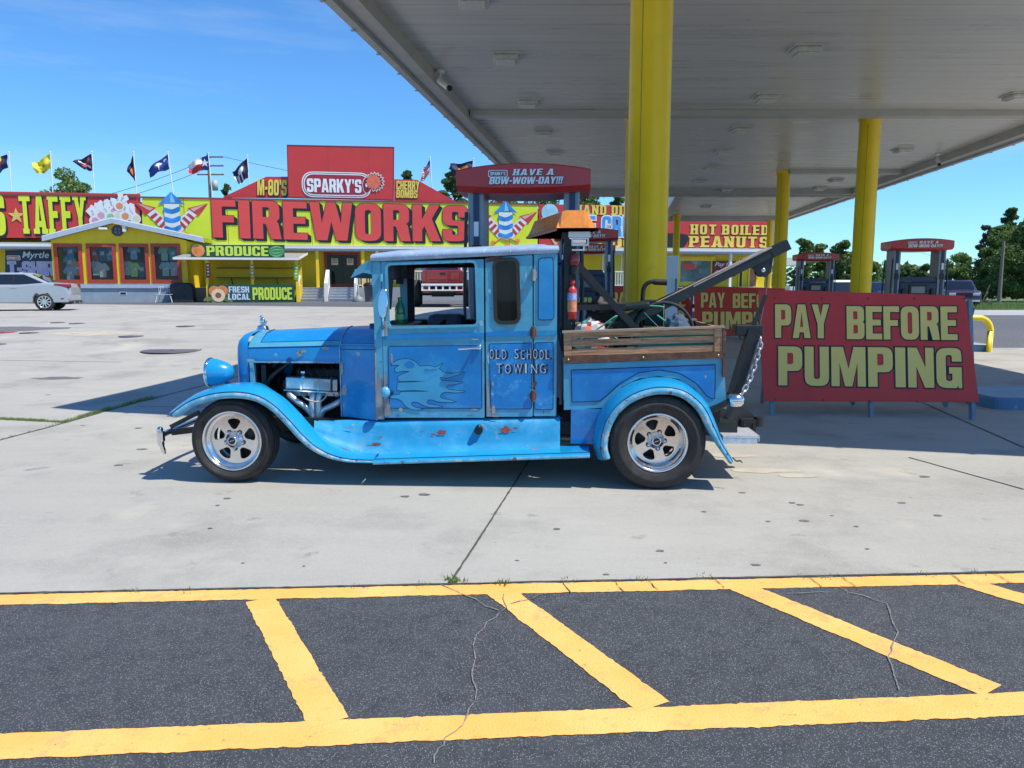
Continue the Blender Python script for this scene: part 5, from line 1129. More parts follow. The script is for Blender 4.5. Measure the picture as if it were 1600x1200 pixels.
# --- rear fenders
rcv = smooth([(2.862, 0, .215), (2.838, 0, .30), (2.842, 0, .40), (2.875, 0, .53), (2.945, 0, .65), (3.05, 0, .745), (3.19, 0, .81), (3.34, 0, .832), (3.49, 0, .808), (3.61, 0, .735), (3.70, 0, .63), (3.76, 0, .50), (3.81, 0, .37), (3.885, 0, .235)], 5)
def rfender(k):
    sec = [(.06, -.10), (.012, -.096), (-.004, -.08), (-.002, -.062), (.012, -.042), (.05, -.020), (.11, -.004), (.18, .004), (.26, .004), (.31, -.006)]
    rows = []; N = len(rcv)
    for i, p in enumerate(rcv):
        t = (rcv[min(i+1, N-1)]-rcv[max(i-1, 0)]).normalized(); n = V((-t.z, 0, t.x)); fq = (1-.55*sst(N-14, N-1, i))
        rows.append([(p.x+n.x*d*fq, y, p.z+n.z*d*fq) for y, d in sec])
    k.grid([r[:5] for r in rows], lipp); k.grid([r[4:] for r in rows], fendp)
    k.tube([(r[4][0], r[4][1]-.002, r[4][2]+.002) for r in rows], .0028, stripe, 5)
side(rfender, 'rear_fender')
# inner arch and lower body ahead of the rear wheel
def inner(k):
    k.poly([[(2.66, .30), (2.86, .30), (2.84, .42), (2.88, .55), (2.95, .575), (2.66, .575)]], panel, .27, .30)
    k.box(2.60, 3.85, .42, .46, .45, .9, dark)
side(inner, 'rear_inner_panel')

# --- bed
def bedside(k):
    out = [(2.605, .565), (2.905, .585), (2.96, .66), (3.06, .755), (3.19, .82), (3.34, .84), (3.49, .82), (3.62, .745), (3.70, .65), (3.735, .60), (3.87, .585), (3.835, 1.0), (2.60, .94)]
    k.poly([out], trim, .295, .33)
    arch = [(x, z+.025) for x, z in ((2.945, .66), (3.04, .75), (3.18, .835), (3.34, .86), (3.50, .835), (3.63, .755), (3.71, .66))]
    pn = rc([(2.665, .625), (2.885, .635)]+arch+[(3.755, .66), (3.78, .665), (3.775, .935), (2.655, .885)], .012)
    k.poly([pn], stripe, .2915, .2945); k.poly([inset(pn, .007)], panel, .288, .291)
    k.tube([(2.60, .294, .925), (3.84, .294, .985)], .006, trim, 6)
bs = side(bedside, 'bed_side')
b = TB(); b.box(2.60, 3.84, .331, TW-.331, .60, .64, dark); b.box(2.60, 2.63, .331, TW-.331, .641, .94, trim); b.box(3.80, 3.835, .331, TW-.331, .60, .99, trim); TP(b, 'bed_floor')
def rails(k):
    th = RAD(2.05); k.M = k.M @ Matrix.Translation((2.605, 0, .943)) @ Matrix.Rotation(-th, 4, 'Y')
    k.box(-.005, 1.235, .270, .296, -.004, .046, rusty); k.box(-.005, 1.235, .297, .34, -.004, .004, rusty)
    for z0, z1 in ((.050, .102), (.122, .172), (.186, .228)): k.box(.062, 1.155, .282, .304, z0, z1, wood)
    k.box(.0, .060, .276, .302, .048, .226, wood); k.box(1.157, 1.215, .276, .302, .048, .226, wood)
    k.box(-.01, 1.235, .255, .325, .230, .246, woodtop)
    k.box(1.217, 1.237, .27, .33, -.15, .228, rusty)
    for x in (.03, .61, 1.185):
        for z in ((.02,) if x != .61 else (.02, .148, .207)): k.lathe([(.011, .2745 if z < .04 else .2815), (.010, .270 if z < .04 else .276), (.004, .266 if z < .04 else .272), (0, .266 if z < .04 else .272)], M('brass bolt', (.42, .33, .2), .35, .8), (x, 0, z), 'y', 10)
rl = side(rails, 'wood_rail')
b = TB(); b.M = b.M @ Matrix.Translation((3.835, 0, .985)); 
for z0, z1 in ((.05, .1), (.12, .17), (.185, .228)): b.box(-.02, .002, .33, TW-.33, z0, z1, wood)
TP(b, 'tail_rail')

# --- cab
def P2(pts, r=.03): return rc(pts, r)
def doorfn(k):
    out = P2([(1.165, .485), (1.975, .492), (1.972, 1.742), (1.165, 1.722)], .012); win = P2([(1.215, 1.215), (1.915, 1.235), (1.903, 1.722), (1.215, 1.703)], .045)
    k.poly([out, win], trim, .318, .36)
    k.ring(P2([(1.195, 1.197), (1.935, 1.217), (1.922, 1.738), (1.197, 1.715)], .05), .02, trim, .305, .3175)
    k.poly([P2([(1.168, 1.112), (1.974, 1.135), (1.974, 1.172), (1.168, 1.150)], .006)], panel, .308, .3175)
    pn = P2([(1.205, .56), (1.955, .565), (1.955, 1.075), (1.205, 1.062)], .02)
    k.poly([pn], stripe, .3150, .3175); k.poly([inset(pn, .006)], panel, .312, .3148)
    k.poly([[(1.168, .500), (1.225, .500), (1.205, .62), (1.200, .72), (1.178, .85), (1.168, .85)]], primer, .3105, .3115)
    k.box(1.225, 1.915, .33, .40, 1.185, 1.225, inter)
    fz = lambda x, y: None
door = side(doorfn, 'door')
b = TB()
def dp(x, y):                                      # picture detail of the door -> door plane
    X = 560+x/4; Y = 370+y/4; d = ray(X, Y); o = tloc(0, .312, 0); n = V((-sin(TYAW), cos(TYAW), 0)); t = (o-CAMV).dot(n)/d.dot(n); p = CAMV+d*t-o
    return (p.x*cos(TYAW)+p.y*sin(TYAW), p.z)
fl_ = [(205, 800), (250, 770), (315, 765), (360, 785), (385, 808), (440, 805), (485, 815), (525, 793), (495, 830), (450, 855), (415, 856), (408, 838), (418, 825), (440, 832), (470, 828), (505, 826), (530, 845), (575, 855), (658, 846), (605, 868), (550, 882), (516, 876), (512, 890), (530, 900), (570, 902), (610, 905), (648, 910), (600, 922), (565, 925), (550, 935), (556, 950), (590, 958), (665, 966), (610, 974), (560, 970), (525, 975), (512, 992), (520, 1008), (560, 1018), (608, 1030), (560, 1034), (500, 1030), (470, 1020), (440, 1018), (428, 1032), (440, 1046), (480, 1052), (525, 1062), (470, 1066), (420, 1058), (385, 1040), (350, 1030), (330, 1040), (345, 1062), (400, 1078), (350, 1080), (300, 1062), (270, 1025), (235, 1010), (200, 1008), (215, 990), (255, 985), (270, 970), (350, 968), (445, 966), (350, 958), (250, 960), (245, 930), (250, 912), (340, 908), (425, 902), (340, 900), (262, 902), (245, 880), (275, 858), (320, 842), (280, 838), (240, 845), (228, 825), (255, 800)]
fo = s2([dp(*p) for p in fl_], 3, True)
b.poly([inset(fo, -.0045)], stripe, .3112); b.poly([fo], flame, .3100)
eye = s2([dp(*p) for p in ((290, 790), (320, 775), (350, 795), (345, 815), (315, 820), (292, 806))], 4, True); b.poly([eye], panel, .3092)
TP(b, 'flame_artwork', door)
b = TB(); b.tube([(1.895, .312, 1.052), (1.895, .272, 1.052)], .012, chrome); b.tube(smooth([(1.935, .268, 1.052), (1.895, .262, 1.054), (1.84, .262, 1.05), (1.775, .266, 1.047)], 4), [.010]*8+[.013]*5, chrome, 8); b.ball((1.935, .30, 1.058), .022, chrome, 10, (1, .6, 1)); TP(b, 'handle', door)
b = TB(); b.ball((1.19, .262, .700), .038, M('door lamp light blue', (.10, .42, .66), .3, coat=.4), 14, (1, .8, 1.15)); b.tube([(1.235, .31, .69), (1.205, .27, .70)], .016, blk); TP(b, 'hinge_bolt', door)
for z in (1.17, 1.60):
    b = TB(); b.tube([(1.165, .305, z-.03), (1.165, .305, z+.03)], .016, trim, 8); TP(b, 'hinge', door)
def rdoor(k):
    out = P2([(1.986, .500), (2.358, .505), (2.352, 1.775), (1.985, 1.752)], .012); win = P2([(2.062, 1.245), (2.252, 1.252), (2.238, 1.748), (2.052, 1.738)], .06)
    k.poly([out, win], trim, .318, .36)
    k.poly([P2([(1.99, 1.14), (2.355, 1.15), (2.355, 1.188), (1.99, 1.178)], .006)], panel, .310, .3175)
    pn = P2([(2.022, .56), (2.350, .565), (2.350, 1.095), (2.010, 1.085)], .015); k.poly([pn], stripe, .3150, .3175); k.poly([inset(pn, .006)], panelw, .312, .3148)
    k.poly([[(1.99, 1.715), (2.13, 1.745), (2.10, 1.768), (1.99, 1.75)]], rusty, .3135, .3170)
    k.poly([[(1.992, .503), (2.03, .505), (2.015, .62), (2.006, .8), (1.992, .8)]], primer, .3108, .3115)
rdo = side(rdoor, 'rear_door')
def rwin(k):
    win = P2([(2.062, 1.245), (2.252, 1.252), (2.238, 1.748), (2.052, 1.738)], .06); k.ring(inset(win, -.012), .028, rubber, .306, .334); k.poly([inset(win, .014)], dkglass, .322, .328)
side(rwin, 'window', rdo)
for z in (1.175, 1.62, .675):
    b = TB(); b.tube([(2.36, .296, z-.045), (2.36, .296, z+.045)], .017, rusty if z < 1.5 else primer, 8); b.box(2.335, 2.385, .306, .316, z-.03, z+.03, rusty if z < 1.5 else trim, .004); TP(b, 'hinge', rdo)
def quarter(k):
    k.poly([P2([(2.366, .508), (2.545, .512), (2.545, 1.79), (2.362, 1.777)], .010)], trim, .318, .36)
    k.poly([P2([(2.368, 1.15), (2.543, 1.156), (2.543, 1.194), (2.368, 1.188)], .006)], panel, .310, .3175)
    up = P2([(2.395, 1.268), (2.525, 1.273), (2.515, 1.758), (2.397, 1.750)], .03); k.poly([up], stripe, .3138, .3175); k.poly([inset(up, .006)], hoodp, .308, .3136)
    pn = P2([(2.370, .56), (2.522, .563), (2.520, 1.102), (2.370, 1.097)], .012); k.poly([pn], stripe, .3150, .3175); k.poly([inset(pn, .006)], panelw, .312, .3148)
qd = side(quarter, 'quarter_panel')
# lettering painted across door and quarter panel
b = TB(); rj = random.Random(9)
def stencil(txt, x0, y0, x1, y1):
    a = dp(x0, y1); c = dp(x1, y0); n = len(txt); st_ = (c[0]-a[0])/n
    for i, ch in enumerate(txt):
        if ch == ' ': continue
        u = a[0]+i*st_; z0 = a[1]+(c[1]-a[1])*0+rj.uniform(-.004, .004); wv = .14 if ch == 'I' else (.95 if ch == 'W' else .66)
        if ch == 'I':
            for m, d, nn in ((letk, .010, .3104), (M('faded white lettering', (.55, .60, .66), .6), 0, .3094)): b.poly([rect(u+d+st_*.30, z0, u+d+st_*.30+.013, z0+(c[1]-a[1]))], m, nn)
            continue
        for k_, (m, d, nn) in enumerate(((letk, (.018, -.003), .3104), (letk, (.010, -.002), .3100), (M('faded white lettering', (.48, .56, .64), .6, var=.15, vs=20, wear=[((.02, .16, .5), 26, .62, .06)]), (0, 0), .3094))):
            script_word(b, ch, (u, z0, u+st_*wv, z0+(c[1]-a[1])), m, nn, -.012 if d == (0, 0) else .02, 0, d)
        b.poly([rect(u-.002, z0+(c[1]-a[1])*.5, u+st_*.75, z0+(c[1]-a[1])*.57)], panelw, .3089)
stencil('OLD SCHOOL', 820, 705, 1210, 762); stencil('TOWING', 862, 795, 1190, 852); TP(b, 'painted_lettering', rdo)
# chipped and rubbed patches: bare primer and red undercoat
def chip(k, px, py, w_, h_, m, y, seed):
    d = ray(px, py); o = tloc(0, y, 0); n = V((-sin(TYAW), cos(TYAW), 0)); t = (o-CAMV).dot(n)/d.dot(n); p = CAMV+d*t-o; u, z = p.x*cos(TYAW)+p.y*sin(TYAW), p.z
    N = 18; pts = []
    for i in range(N):
        a = 2*pi*i/N; r = .62+.75*abs(NZ.noise(V((cos(a)*1.7+seed*3.1, sin(a)*1.7, seed))))+.25*NZ.noise(V((cos(a)*5, sin(a)*5+seed, seed*2.7))); pts.append((u+w_/FPX*8.5*r*cos(a), z+h_/FPX*7*r*sin(a)))
    k.poly([pts], m, y)
prm2 = M('chip primer', (.34, .31, .27), .7, var=.25, vs=30); och = M('chip red undercoat', (.42, .085, .05), .6, var=.3, vs=25); pale_ = M('rubbed pale paint', (.22, .44, .56), .6, var=.2, vs=20)
b = TB()
for i, (px, py, w_, h_, m) in enumerate([(580, 698, 14, 3, och), (588, 694, 9, 2.5, och), (594, 683, 4, 1.2, och), (566, 700, 4, 1.5, och), (690, 676, 8, 5, och), (676, 679, 5, 2, och), (790, 672, 11, 6, och), (806, 669, 5, 2, och), (660, 674, 3, 1.2, och), (735, 684, 2.5, 1, och), (545, 668, 10, 2, pale_), (620, 690, 12, 2, pale_), (700, 700, 16, 2, pale_), (835, 690, 10, 3, pale_), (640, 703, 4, 1, prm2), (720, 672, 3, 1, prm2)]):
    chip(b, px, py, w_*.75, h_, m, .268 if py > 692 else .282, i+1)
merge(ap, b)
b = TB()
for i, (px, py, w_, h_, m) in enumerate([(626, 640, 3, 3, prm2), (752, 505, 3, 5, pale_), (741, 640, 5, 1.5, prm2), (612, 560, 1.5, 8, prm2), (742, 530, 6, 1, pale_)]): chip(b, px, py, w_, h_, m, .3085, i+40)
merge(door, b)
b = TB()
for i, (px, py, w_, h_, m) in enumerate([(771, 640, 3, 8, prm2), (835, 600, 3, 5, rusty), (832, 612, 4, 4, pale_), (763, 560, 1.5, 10, pale_), (775, 650, 6, 2, prm2), (820, 452, 1.5, 5, prm2), (822, 430, 1.5, 5, pale_), (765, 455, 2, 4, pale_), (770, 600, 1.5, 4, prm2)]): chip(b, px, py, w_, h_, m, .3075 if px < 828 else .3065, i+60)
merge(rdo, b)
# cab shell: back wall, floor, roof, pillars, windscreen
b = TB(); b.box(2.50, 2.54, .361, TW-.361, .50, 1.22, trim); b.box(2.50, 2.54, .361, .62, 1.221, 1.78, trim); b.box(2.50, 2.54, TW-.62, TW-.361, 1.221, 1.78, trim); b.box(2.50, 2.54, .621, TW-.621, 1.62, 1.78, trim)
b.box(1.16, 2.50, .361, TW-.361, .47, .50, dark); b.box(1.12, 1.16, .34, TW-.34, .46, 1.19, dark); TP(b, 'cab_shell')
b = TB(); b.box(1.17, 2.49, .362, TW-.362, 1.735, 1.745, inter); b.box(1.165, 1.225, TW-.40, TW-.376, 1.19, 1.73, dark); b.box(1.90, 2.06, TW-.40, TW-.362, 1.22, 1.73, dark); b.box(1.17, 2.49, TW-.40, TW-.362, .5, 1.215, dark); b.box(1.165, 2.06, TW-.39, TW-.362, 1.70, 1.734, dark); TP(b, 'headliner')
rows = []
for i in range(9):
    x = 1.085+(2.552-1.085)*i/8; zr_ = 1.738+.062*(x-1.085)/1.467; row = []
    for y, dz in ((.310, -.012), (.298, .002), (.296, .022), (.306, .040), (.36, .058), (.5, .074), (CY, .088), (TW-.5, .074), (TW-.36, .058), (TW-.306, .040), (TW-.296, .022), (TW-.298, .002), (TW-.310, -.012)):
        q = .03*(1-sst(0, 1, i)) if i == 0 else 0; row.append((x, y, zr_+dz*(1 if 0 < i < 8 else .8)))
    rows.append(row)
b = TB(); b.grid([r[:5] for r in rows], roofm); b.grid([r[4:9] for r in rows], roofm); b.grid([r[8:] for r in rows], roofm); b.add(rows[0], [list(range(13))], roofm); b.add(rows[-1], [list(range(13))[::-1]], roofm)
for i in range(14): x = 1.14+i*.104; b.ball((x, .296, 1.755+.062*(x-1.085)/1.467), .006, alum, 6)
TP(b, 'roof')
def pillar(k):
    k.poly([P2([(1.098, 1.19), (1.160, 1.19), (1.160, 1.722), (1.088, 1.725)], .012)], trim, .320, .375)
    k.poly([[(1.098, .47), (1.162, .47), (1.162, 1.189), (1.098, 1.189)]], trim, .320, .375); k.poly([[(1.100, .475), (1.160, .475), (1.160, .60), (1.150, .80), (1.125, .86), (1.104, .70)]], primer, .3175, .3195)
    k.poly([[(1.16, 1.724), (2.545, 1.792), (2.545, 1.80), (1.09, 1.74), (1.09, 1.726)]], trim, .322, .36)
side(pillar, 'windscreen_pillar')
b = TB(); b.box(1.095, 1.125, .376, TW-.376, 1.195, 1.235, trim); b.box(1.085, 1.12, .376, TW-.376, 1.68, 1.735, trim); fr_w = TP(b, 'windscreen_frame')
b = TB(); b.add([(1.108, .376, 1.236), (1.108, TW-.376, 1.236), (1.098, TW-.376, 1.679), (1.098, .376, 1.679)], [(0, 1, 2, 3)], glass('windscreen glass', (.05, .06, .07), .12)); TP(b, 'windscreen', fr_w)
# visor
vs_ = []
b = TB(); rows = []
for y in (.315, .33, .6, CY, TW-.6, TW-.33, TW-.315):
    e = abs(y-CY)/(CY-.315); rows.append([(1.090, y, 1.735), (1.05, y, 1.728-.004*e), (1.0, y, 1.695), (.955, y, 1.655), (.925, y, 1.612), (.921, y, 1.598)])
b.grid(rows, trim); b.poly([[(1.090, 1.735), (1.05, 1.728), (1.0, 1.695), (.955, 1.655), (.921, 1.598), (.96, 1.615), (1.02, 1.640), (1.088, 1.628)]], trim, .313, .3145); b.poly([[(1.090, 1.735), (1.05, 1.728), (1.0, 1.695), (.955, 1.655), (.921, 1.598), (.96, 1.615), (1.02, 1.640), (1.088, 1.628)]], trim, TW-.3145, TW-.313); TP(b, 'sun_visor')
# interior
b = TB(); b.box(1.95, 2.42, .40, TW-.40, .82, .98, seatm, .04); b.box(2.30, 2.46, .40, TW-.40, .95, 1.25, seatm, .05); TP(b, 'seat')
b = TB(); b.box(1.165, 1.32, .365, TW-.365, 1.05, 1.215, blkp, .03); b.box(1.40, 1.72, 1.02, 1.30, .9, 1.285, seatm, .05); TP(b, 'dashboard')
b = TB(); cs = (1.52, .62, 1.20); pts = [(cs[0]+.07*cos(a)*.6+.0, cs[1]+.19*sin(a), cs[2]+.19*cos(a)*.8) for a in [2*pi*i/24 for i in range(24)]]; b.tube([(p[0]+(p[2]-cs[2])*.35, p[1], p[2]-.10) for p in pts], .014, blkp, 8, closed=True); b.tube([(1.30, .62, 1.0), (1.52, .62, 1.10)], .02, blk); TP(b, 'steering_wheel')
b = TB(); b.box(1.20, 1.24, .42, .78, 1.60, 1.70, inter); b.box(1.20, 1.24, 1.0, 1.35, 1.60, 1.70, inter); b.box(1.18, 1.21, .80, .98, 1.55, 1.61, blkp); b.tube([(1.20, .89, 1.61), (1.15, .89, 1.70)], .01, blkp); b.bar((1.17, .5, 1.35), (1.20, .5, 1.70), .05, .05, inter); TP(b, 'sun_shades')
# wing mirror
b = TB(); b.tube([(1.185, .315, 1.22), (1.185, .26, 1.24), (1.19, .235, 1.30)], .010, chrome); b.box(1.165, 1.205, .30, .316, 1.14, 1.26, primer, .004); b.M = b.M @ Matrix.Translation((1.195, .225, 1.405)) @ Matrix.Rotation(RAD(62), 4, 'Z') @ Matrix.Rotation(RAD(6), 4, 'Y') @ Matrix.Diagonal((1, .55, 1.35, 1))
b.lathe([(0, .03), (.05, .025), (.085, .008), (.09, -.004), (.082, -.008)], chrome, (0, 0, 0), 'x', 28); b.lathe([(.082, -.0075), (0, -.0075)], M('mirror glass', (.55, .57, .6), .03, 1), (0, 0, 0), 'x', 28)
b.v = [x for x in b.v]; TP(b, 'wing_mirror')

# --- bonnet, cowl, radiator, lamps
def hsec(hw, zb, zs, zt, x, drop=0):
    pts = [(-hw, zb), (-hw, zs-.025), (-hw+.006, zs-.008), (-hw+.022, zs+.008), (-hw*.90, zs+.028), (-hw*.76, zs+.06), (-hw*.55, zs+(zt-zs)*.80), (-hw*.28, zs+(zt-zs)*.96), (0, zt)]
    pts = pts+[(-a, c) for a, c in pts[-2::-1]]
    return [(x, CY+a, c) for a, c in pts]
def hw(x): return .375+.03*(x+.02)/.78 if x < .77 else .405+(.565-.405)*sst(.74, 1.16, x)
def zs_(x): return 1.035+.035*(x+.02)/1.16
def zt_(x): return 1.150+.055*(x+.02)/1.16
b = TB(); X = fr(-.01, .765, 8); rows = [hsec(hw(x), .912, zs_(x), zt_(x), x) for x in X]; nS = len(rows[0])
b.grid([r[:5] for r in rows], panelw if 0 else hoodp); b.grid([r[4:13] for r in rows], hoodp); b.grid([r[12:] for r in rows], hoodp); hood = TP(b, 'bonnet')
# lighter border with pinstripe on the bonnet top
b = TB(); rows2 = [[(p[0], p[1], p[2]+.003) for p in r] for r in [hsec(hw(x), .912, zs_(x), zt_(x), x) for x in fr(-.008, .76, 8)]]
b.grid([[(p[0], p[1]-.003, p[2]) for p in r[2:5]] for r in rows2], trim); b.tube([(r[4][0], r[4][1]-.002, r[4][2]+.002) for r in rows2[1:]], .0025, stripe, 5); b.tube([(r[2][0], r[2][1]-.004, r[2][2]-.003) for r in rows2], .0025, stripe, 5)
b.grid([[(p[0], p[1], p[2]) for p in r[4:9]] for r in rows2[:2]], trim); b.tube([(p[0], p[1], p[2]+.002) for p in rows2[1][4:9]], .0025, stripe, 5); TP(b, 'bonnet_border', hood)
b = TB(); b.M = b.M; b.box(-.01, .765, CY-.40, CY-.396, .905, .918, lipp); TP(b, 'bonnet_lip', hood); b = TB(); b.box(.0, .77, CY+.36, CY+.372, .45, .915, dark); TP(b, 'bonnet_far_side', hood)
def cowlrows(xs): return [hsec(hw(x), .462, zs_(x), zt_(x), x) for x in xs]
b = TB(); b.grid(cowlrows(fr(.772, 1.098, 8)), panel); r0 = cowlrows([.772])[0]
cowl = TP(b, 'cowl')
b = TB(); rr2 = cowlrows(fr(.776, 1.095, 8)); b.grid([[(p[0], p[1]-.003, p[2]+.002) for p in r[2:4]] for r in rr2], trim); b.tube([(r[1][0], r[1][1]-.004, r[1][2]-.012) for r in rr2], .0028, stripe, 5); b.tube([(r[3][0], r[3][1]-.003, r[3][2]+.002) for r in rr2], .0022, stripe, 5)
b.tube([(p[0]-.001, p[1]-.002, p[2]+.001) for p in cowlrows([.772])[0][:9]], .006, lipp, 6); b.tube([(p[0], p[1]-.003, p[2]) for p in cowlrows([1.10])[0][:9]], .009, primer, 6)
TP(b, 'cowl_beading', cowl)
b = TB()
for i, (px, py, w_, h_, m) in enumerate([(538, 609, 4, 10, prm2), (545, 585, 2.5, 4, prm2), (560, 553, 5, 4, pale_), (534, 575, 2, 12, prm2), (575, 640, 3, 2, prm2), (566, 552, 2, 1.5, rusty)]): chip(b, px, py, w_, h_, m, CY-hw(.80 if px < 550 else .95 if px < 570 else 1.0)-.006, i+80)
merge(cowl, b)
b = TB()
for i, (px, py, w_, h_, m) in enumerate([(473, 549, 7, 3, prm2), (468, 553, 4, 5, prm2), (431, 554, 3, 3, pale_), (508, 544, 6, 2.5, prm2), (392, 563, 7, 3, pale_), (452, 563, 4, 5, M('hood tear', (.02, .06, .2), .5)), (420, 566, 6, 1.5, prm2), (500, 566, 6, 1.2, prm2)]): chip(b, px, py, w_, h_, m, CY-hw(.3)-.016, i+100)
merge(hood, b)
b = TB(); b.lathe([(.042, 0), (.042, .05), (.036, .055), (0, .055)], stripe if 0 else M('filler cap blue', (.01, .03, .14), .4), (1.0, .74, 1.165), 'z', 18); TP(b, 'filler_cap', cowl)
b = TB(); b.box(.775, .80, CY-.41, CY+.41, .46, 1.04, dark); TP(b, 'firewall')
# radiator shell
b = TB(); rs_ = []
for x, k_, dz in ((-.012, 1.0, 0), (-.05, 1.0, .002), (-.085, .985, -.004), (-.108, .95, -.018), (-.118, .90, -.035)):
    o_ = [(-.375, .62), (-.375, 1.0), (-.368, 1.06), (-.335, 1.105), (-.25, 1.135), (-.12, 1.15), (0, 1.155)]; o_ = o_+[(-a, c) for a, c in o_[-2::-1]]; rs_.append([(x, CY+a*k_, (c-.62)*(1+dz)+.62+dz) for a, c in o_])
b.grid(rs_, hoodp); rad = TP(b, 'radiator_shell')
b = TB(); b.box(-.105, .04, CY-.33, CY+.33, .62, 1.05, dark)
for i in range(26): b.box(-.112, -.106, CY-.32+i*.0252, CY-.312+i*.0252, .64, 1.06, chrome)
TP(b, 'grille', rad)
b = TB(); b.box(.0, .03, CY-.385, CY-.30, .60, .915, lipp); TP(b, 'radiator_side', rad)
b = TB(); c = (-.02, CY-.01, 1.15); b.lathe([(.055, 0), (.056, .012), (.048, .02), (.05, .03), (.04, .04), (.02, .048), (0, .05)], chrome, c, 'z', 22); b.ball((-.02, CY-.01, 1.225), .024, chrome, 12, (1.1, .8, 1.5)); b.ball((-.028, CY-.01, 1.265), .014, chrome, 10, (1.2, .8, 1)); b.tube([(-.0, CY-.01, 1.21), (.02, CY-.01, 1.23)], [.014, .005], chrome, 8); TP(b, 'radiator_ornament', rad)
def headlamp(k):
    c = (0, .47, .825)
    k.lathe([(.118, -.318), (.116, -.30), (.112, -.27), (.100, -.225), (.082, -.18), (.058, -.145), (.03, -.128), (0, -.122)], fendp, c, 'x', 36)
    k.tube([(-.11, .50, .70), (-.17, .48, .715), (-.20, .47, .73)], .016, blk); k.tube([(-.19, .47, .73), (-.0, .56, .73)], .012, blk)
hl = side(headlamp, 'headlight')
def hlr(k):
    c = (0, .47, .825); k.lathe([(.117, -.305), (.122, -.308), (.124, -.318), (.121, -.328), (.112, -.330)], chrome, c, 'x', 36); k.lathe([(.112, -.329), (.08, -.342), (.04, -.349), (0, -.351)], M('headlight lens', (.6, .64, .68), .08), c, 'x', 28)
side(hlr, 'headlight_rim', hl)
# --- engine bay
b = TB(); b.box(.25, .74, .68, 1.07, .42, .70, dark); b.box(.30, .72, .74, 1.03, .70, .84, blkp, .02); b.box(.22, .30, .62, 1.1, .50, .75, blkp, .02); b.box(.07, .11, .57, 1.2, .48, .88, blk)
b.lathe([(.0, .12), (.09, .12), (.09, .15), (0, .15)], blkp, (0, .86, .70), 'x', 20); b.lathe([(.14, .105), (.15, .11)], blk, (0, CY, .82), 'x', 24)
b.tube(smooth([(.15, .62, .86), (.30, .60, .95), (.5, .62, .93), (.7, .6, .97)], 5), .016, blkp); b.tube(smooth([(.1, .58, .70), (.18, .56, .8), (.30, .6, .9)], 5), .02, blkp); b.tube(smooth([(.35, .58, .9), (.55, .56, .97), (.74, .6, .90)], 5), .008, M('wire red', (.2, .03, .02), .5), 6)
for i in range(5): b.tube(smooth([(.40+i*.07, .63, .70), (.42+i*.07, .60, .78), (.38+i*.07, .62, .86), (.45+i*.03, .7, .92)], 5), .006, blkp, 6)
b.bar((.12, 1.0, .70), (.20, 1.0, .95), .02, .07, hoodp); TP(b, 'engine_block')
b = TB(); b.M = b.M @ Matrix.Translation((.50, .60, .722)) @ Matrix.Rotation(RAD(2.5), 4, 'Y'); b.box(-.222, .222, -.05, .06, -.055, .050, M('valve cover', (.50, .60, .66), .22, .7, var=.1, vs=9), .012); b.box(-.23, .23, -.06, .07, -.066, -.056, chrome); b.poly([rc([(.02, -.035), (.17, -.035), (.18, .02), (.02, .03)], .02)], M('valve cover embossing', (.30, .38, .44), .3, .8), -.0515)
for x in (-.085, .06): b.box(x-.006, x+.006, -.056, -.049, -.05, .045, chrome)
b.box(.165, .18, -.06, -.04, -.06, .07, blk); b.lathe([(.022, .05), (.022, .075), (.027, .076), (.027, .11), (0, .112)], chrome, (-.085, 0, 0), 'z', 14); TP(b, 'valve_cover')
b = TB(); b.box(.27, .74, .600, .612, .615, .66, header)
for x in (.30, .42, .512, .568, .70): b.lathe([(.032, .594), (.032, .599), (0, .599)], header, (x, 0, .638), 'y', 14)
for pts in ([(.30, .60, .637), (.315, .548, .63), (.37, .535, .585), (.455, .535, .525), (.50, .54, .47)], [(.512, .60, .637), (.512, .545, .628), (.508, .53, .57), (.508, .53, .48), (.512, .54, .41)], [(.568, .60, .637), (.568, .545, .628), (.563, .53, .57), (.560, .53, .48), (.555, .54, .41)], [(.76, .60, .60), (.735, .548, .575), (.67, .535, .54), (.60, .535, .505), (.575, .54, .46)]):
    b.tube(smooth(pts, 7), .0265, header, 14)
b.tube([(.534, .545, .43), (.545, .56, .36), (.7, .6, .33)], .05, header, 14); b.tube(smooth([(.40, .59, .645), (.45, .52, .61), (.53, .49, .585), (.60, .50, .59), (.63, .55, .63)], 5), .007, M('ignition lead', (.5, .48, .42), .6), 6); TP(b, 'exhaust_header')
# --- bumpers
b = TB(); b.tube([(-.64, .22, .34), (-.66, .6, .34), (-.67, CY, .34), (-.66, TW-.6, .34), (-.64, TW-.22, .34)], .024, chrome, 12); b.box(-.665, -.615, .20, .245, .285, .375, chrome, .012); bm_ = TP(b, 'front_bumper')
for y in (.222, TW-.222):
    b = TB(); b.tube([(-.648, y, .37), (-.645, y, .26)], .026, chrome, 12); b.tube([(-.645, y, .27), (-.628, y, .215), (-.62, y, .185)], [.02, .018, .010], chrome, 12); b.ball((-.648, y, .385), .026, chrome, 10); TP(b, 'bumper_guard', bm_)
for y in (.40, TW-.40):
    b = TB(); b.bar((-.65, y, .375), (-.40, y, .50), .02, .035, blk); b.bar((-.64, y, .33), (-.33, y, .37), .03, .05, blk); TP(b, 'bumper_bracket', bm_)
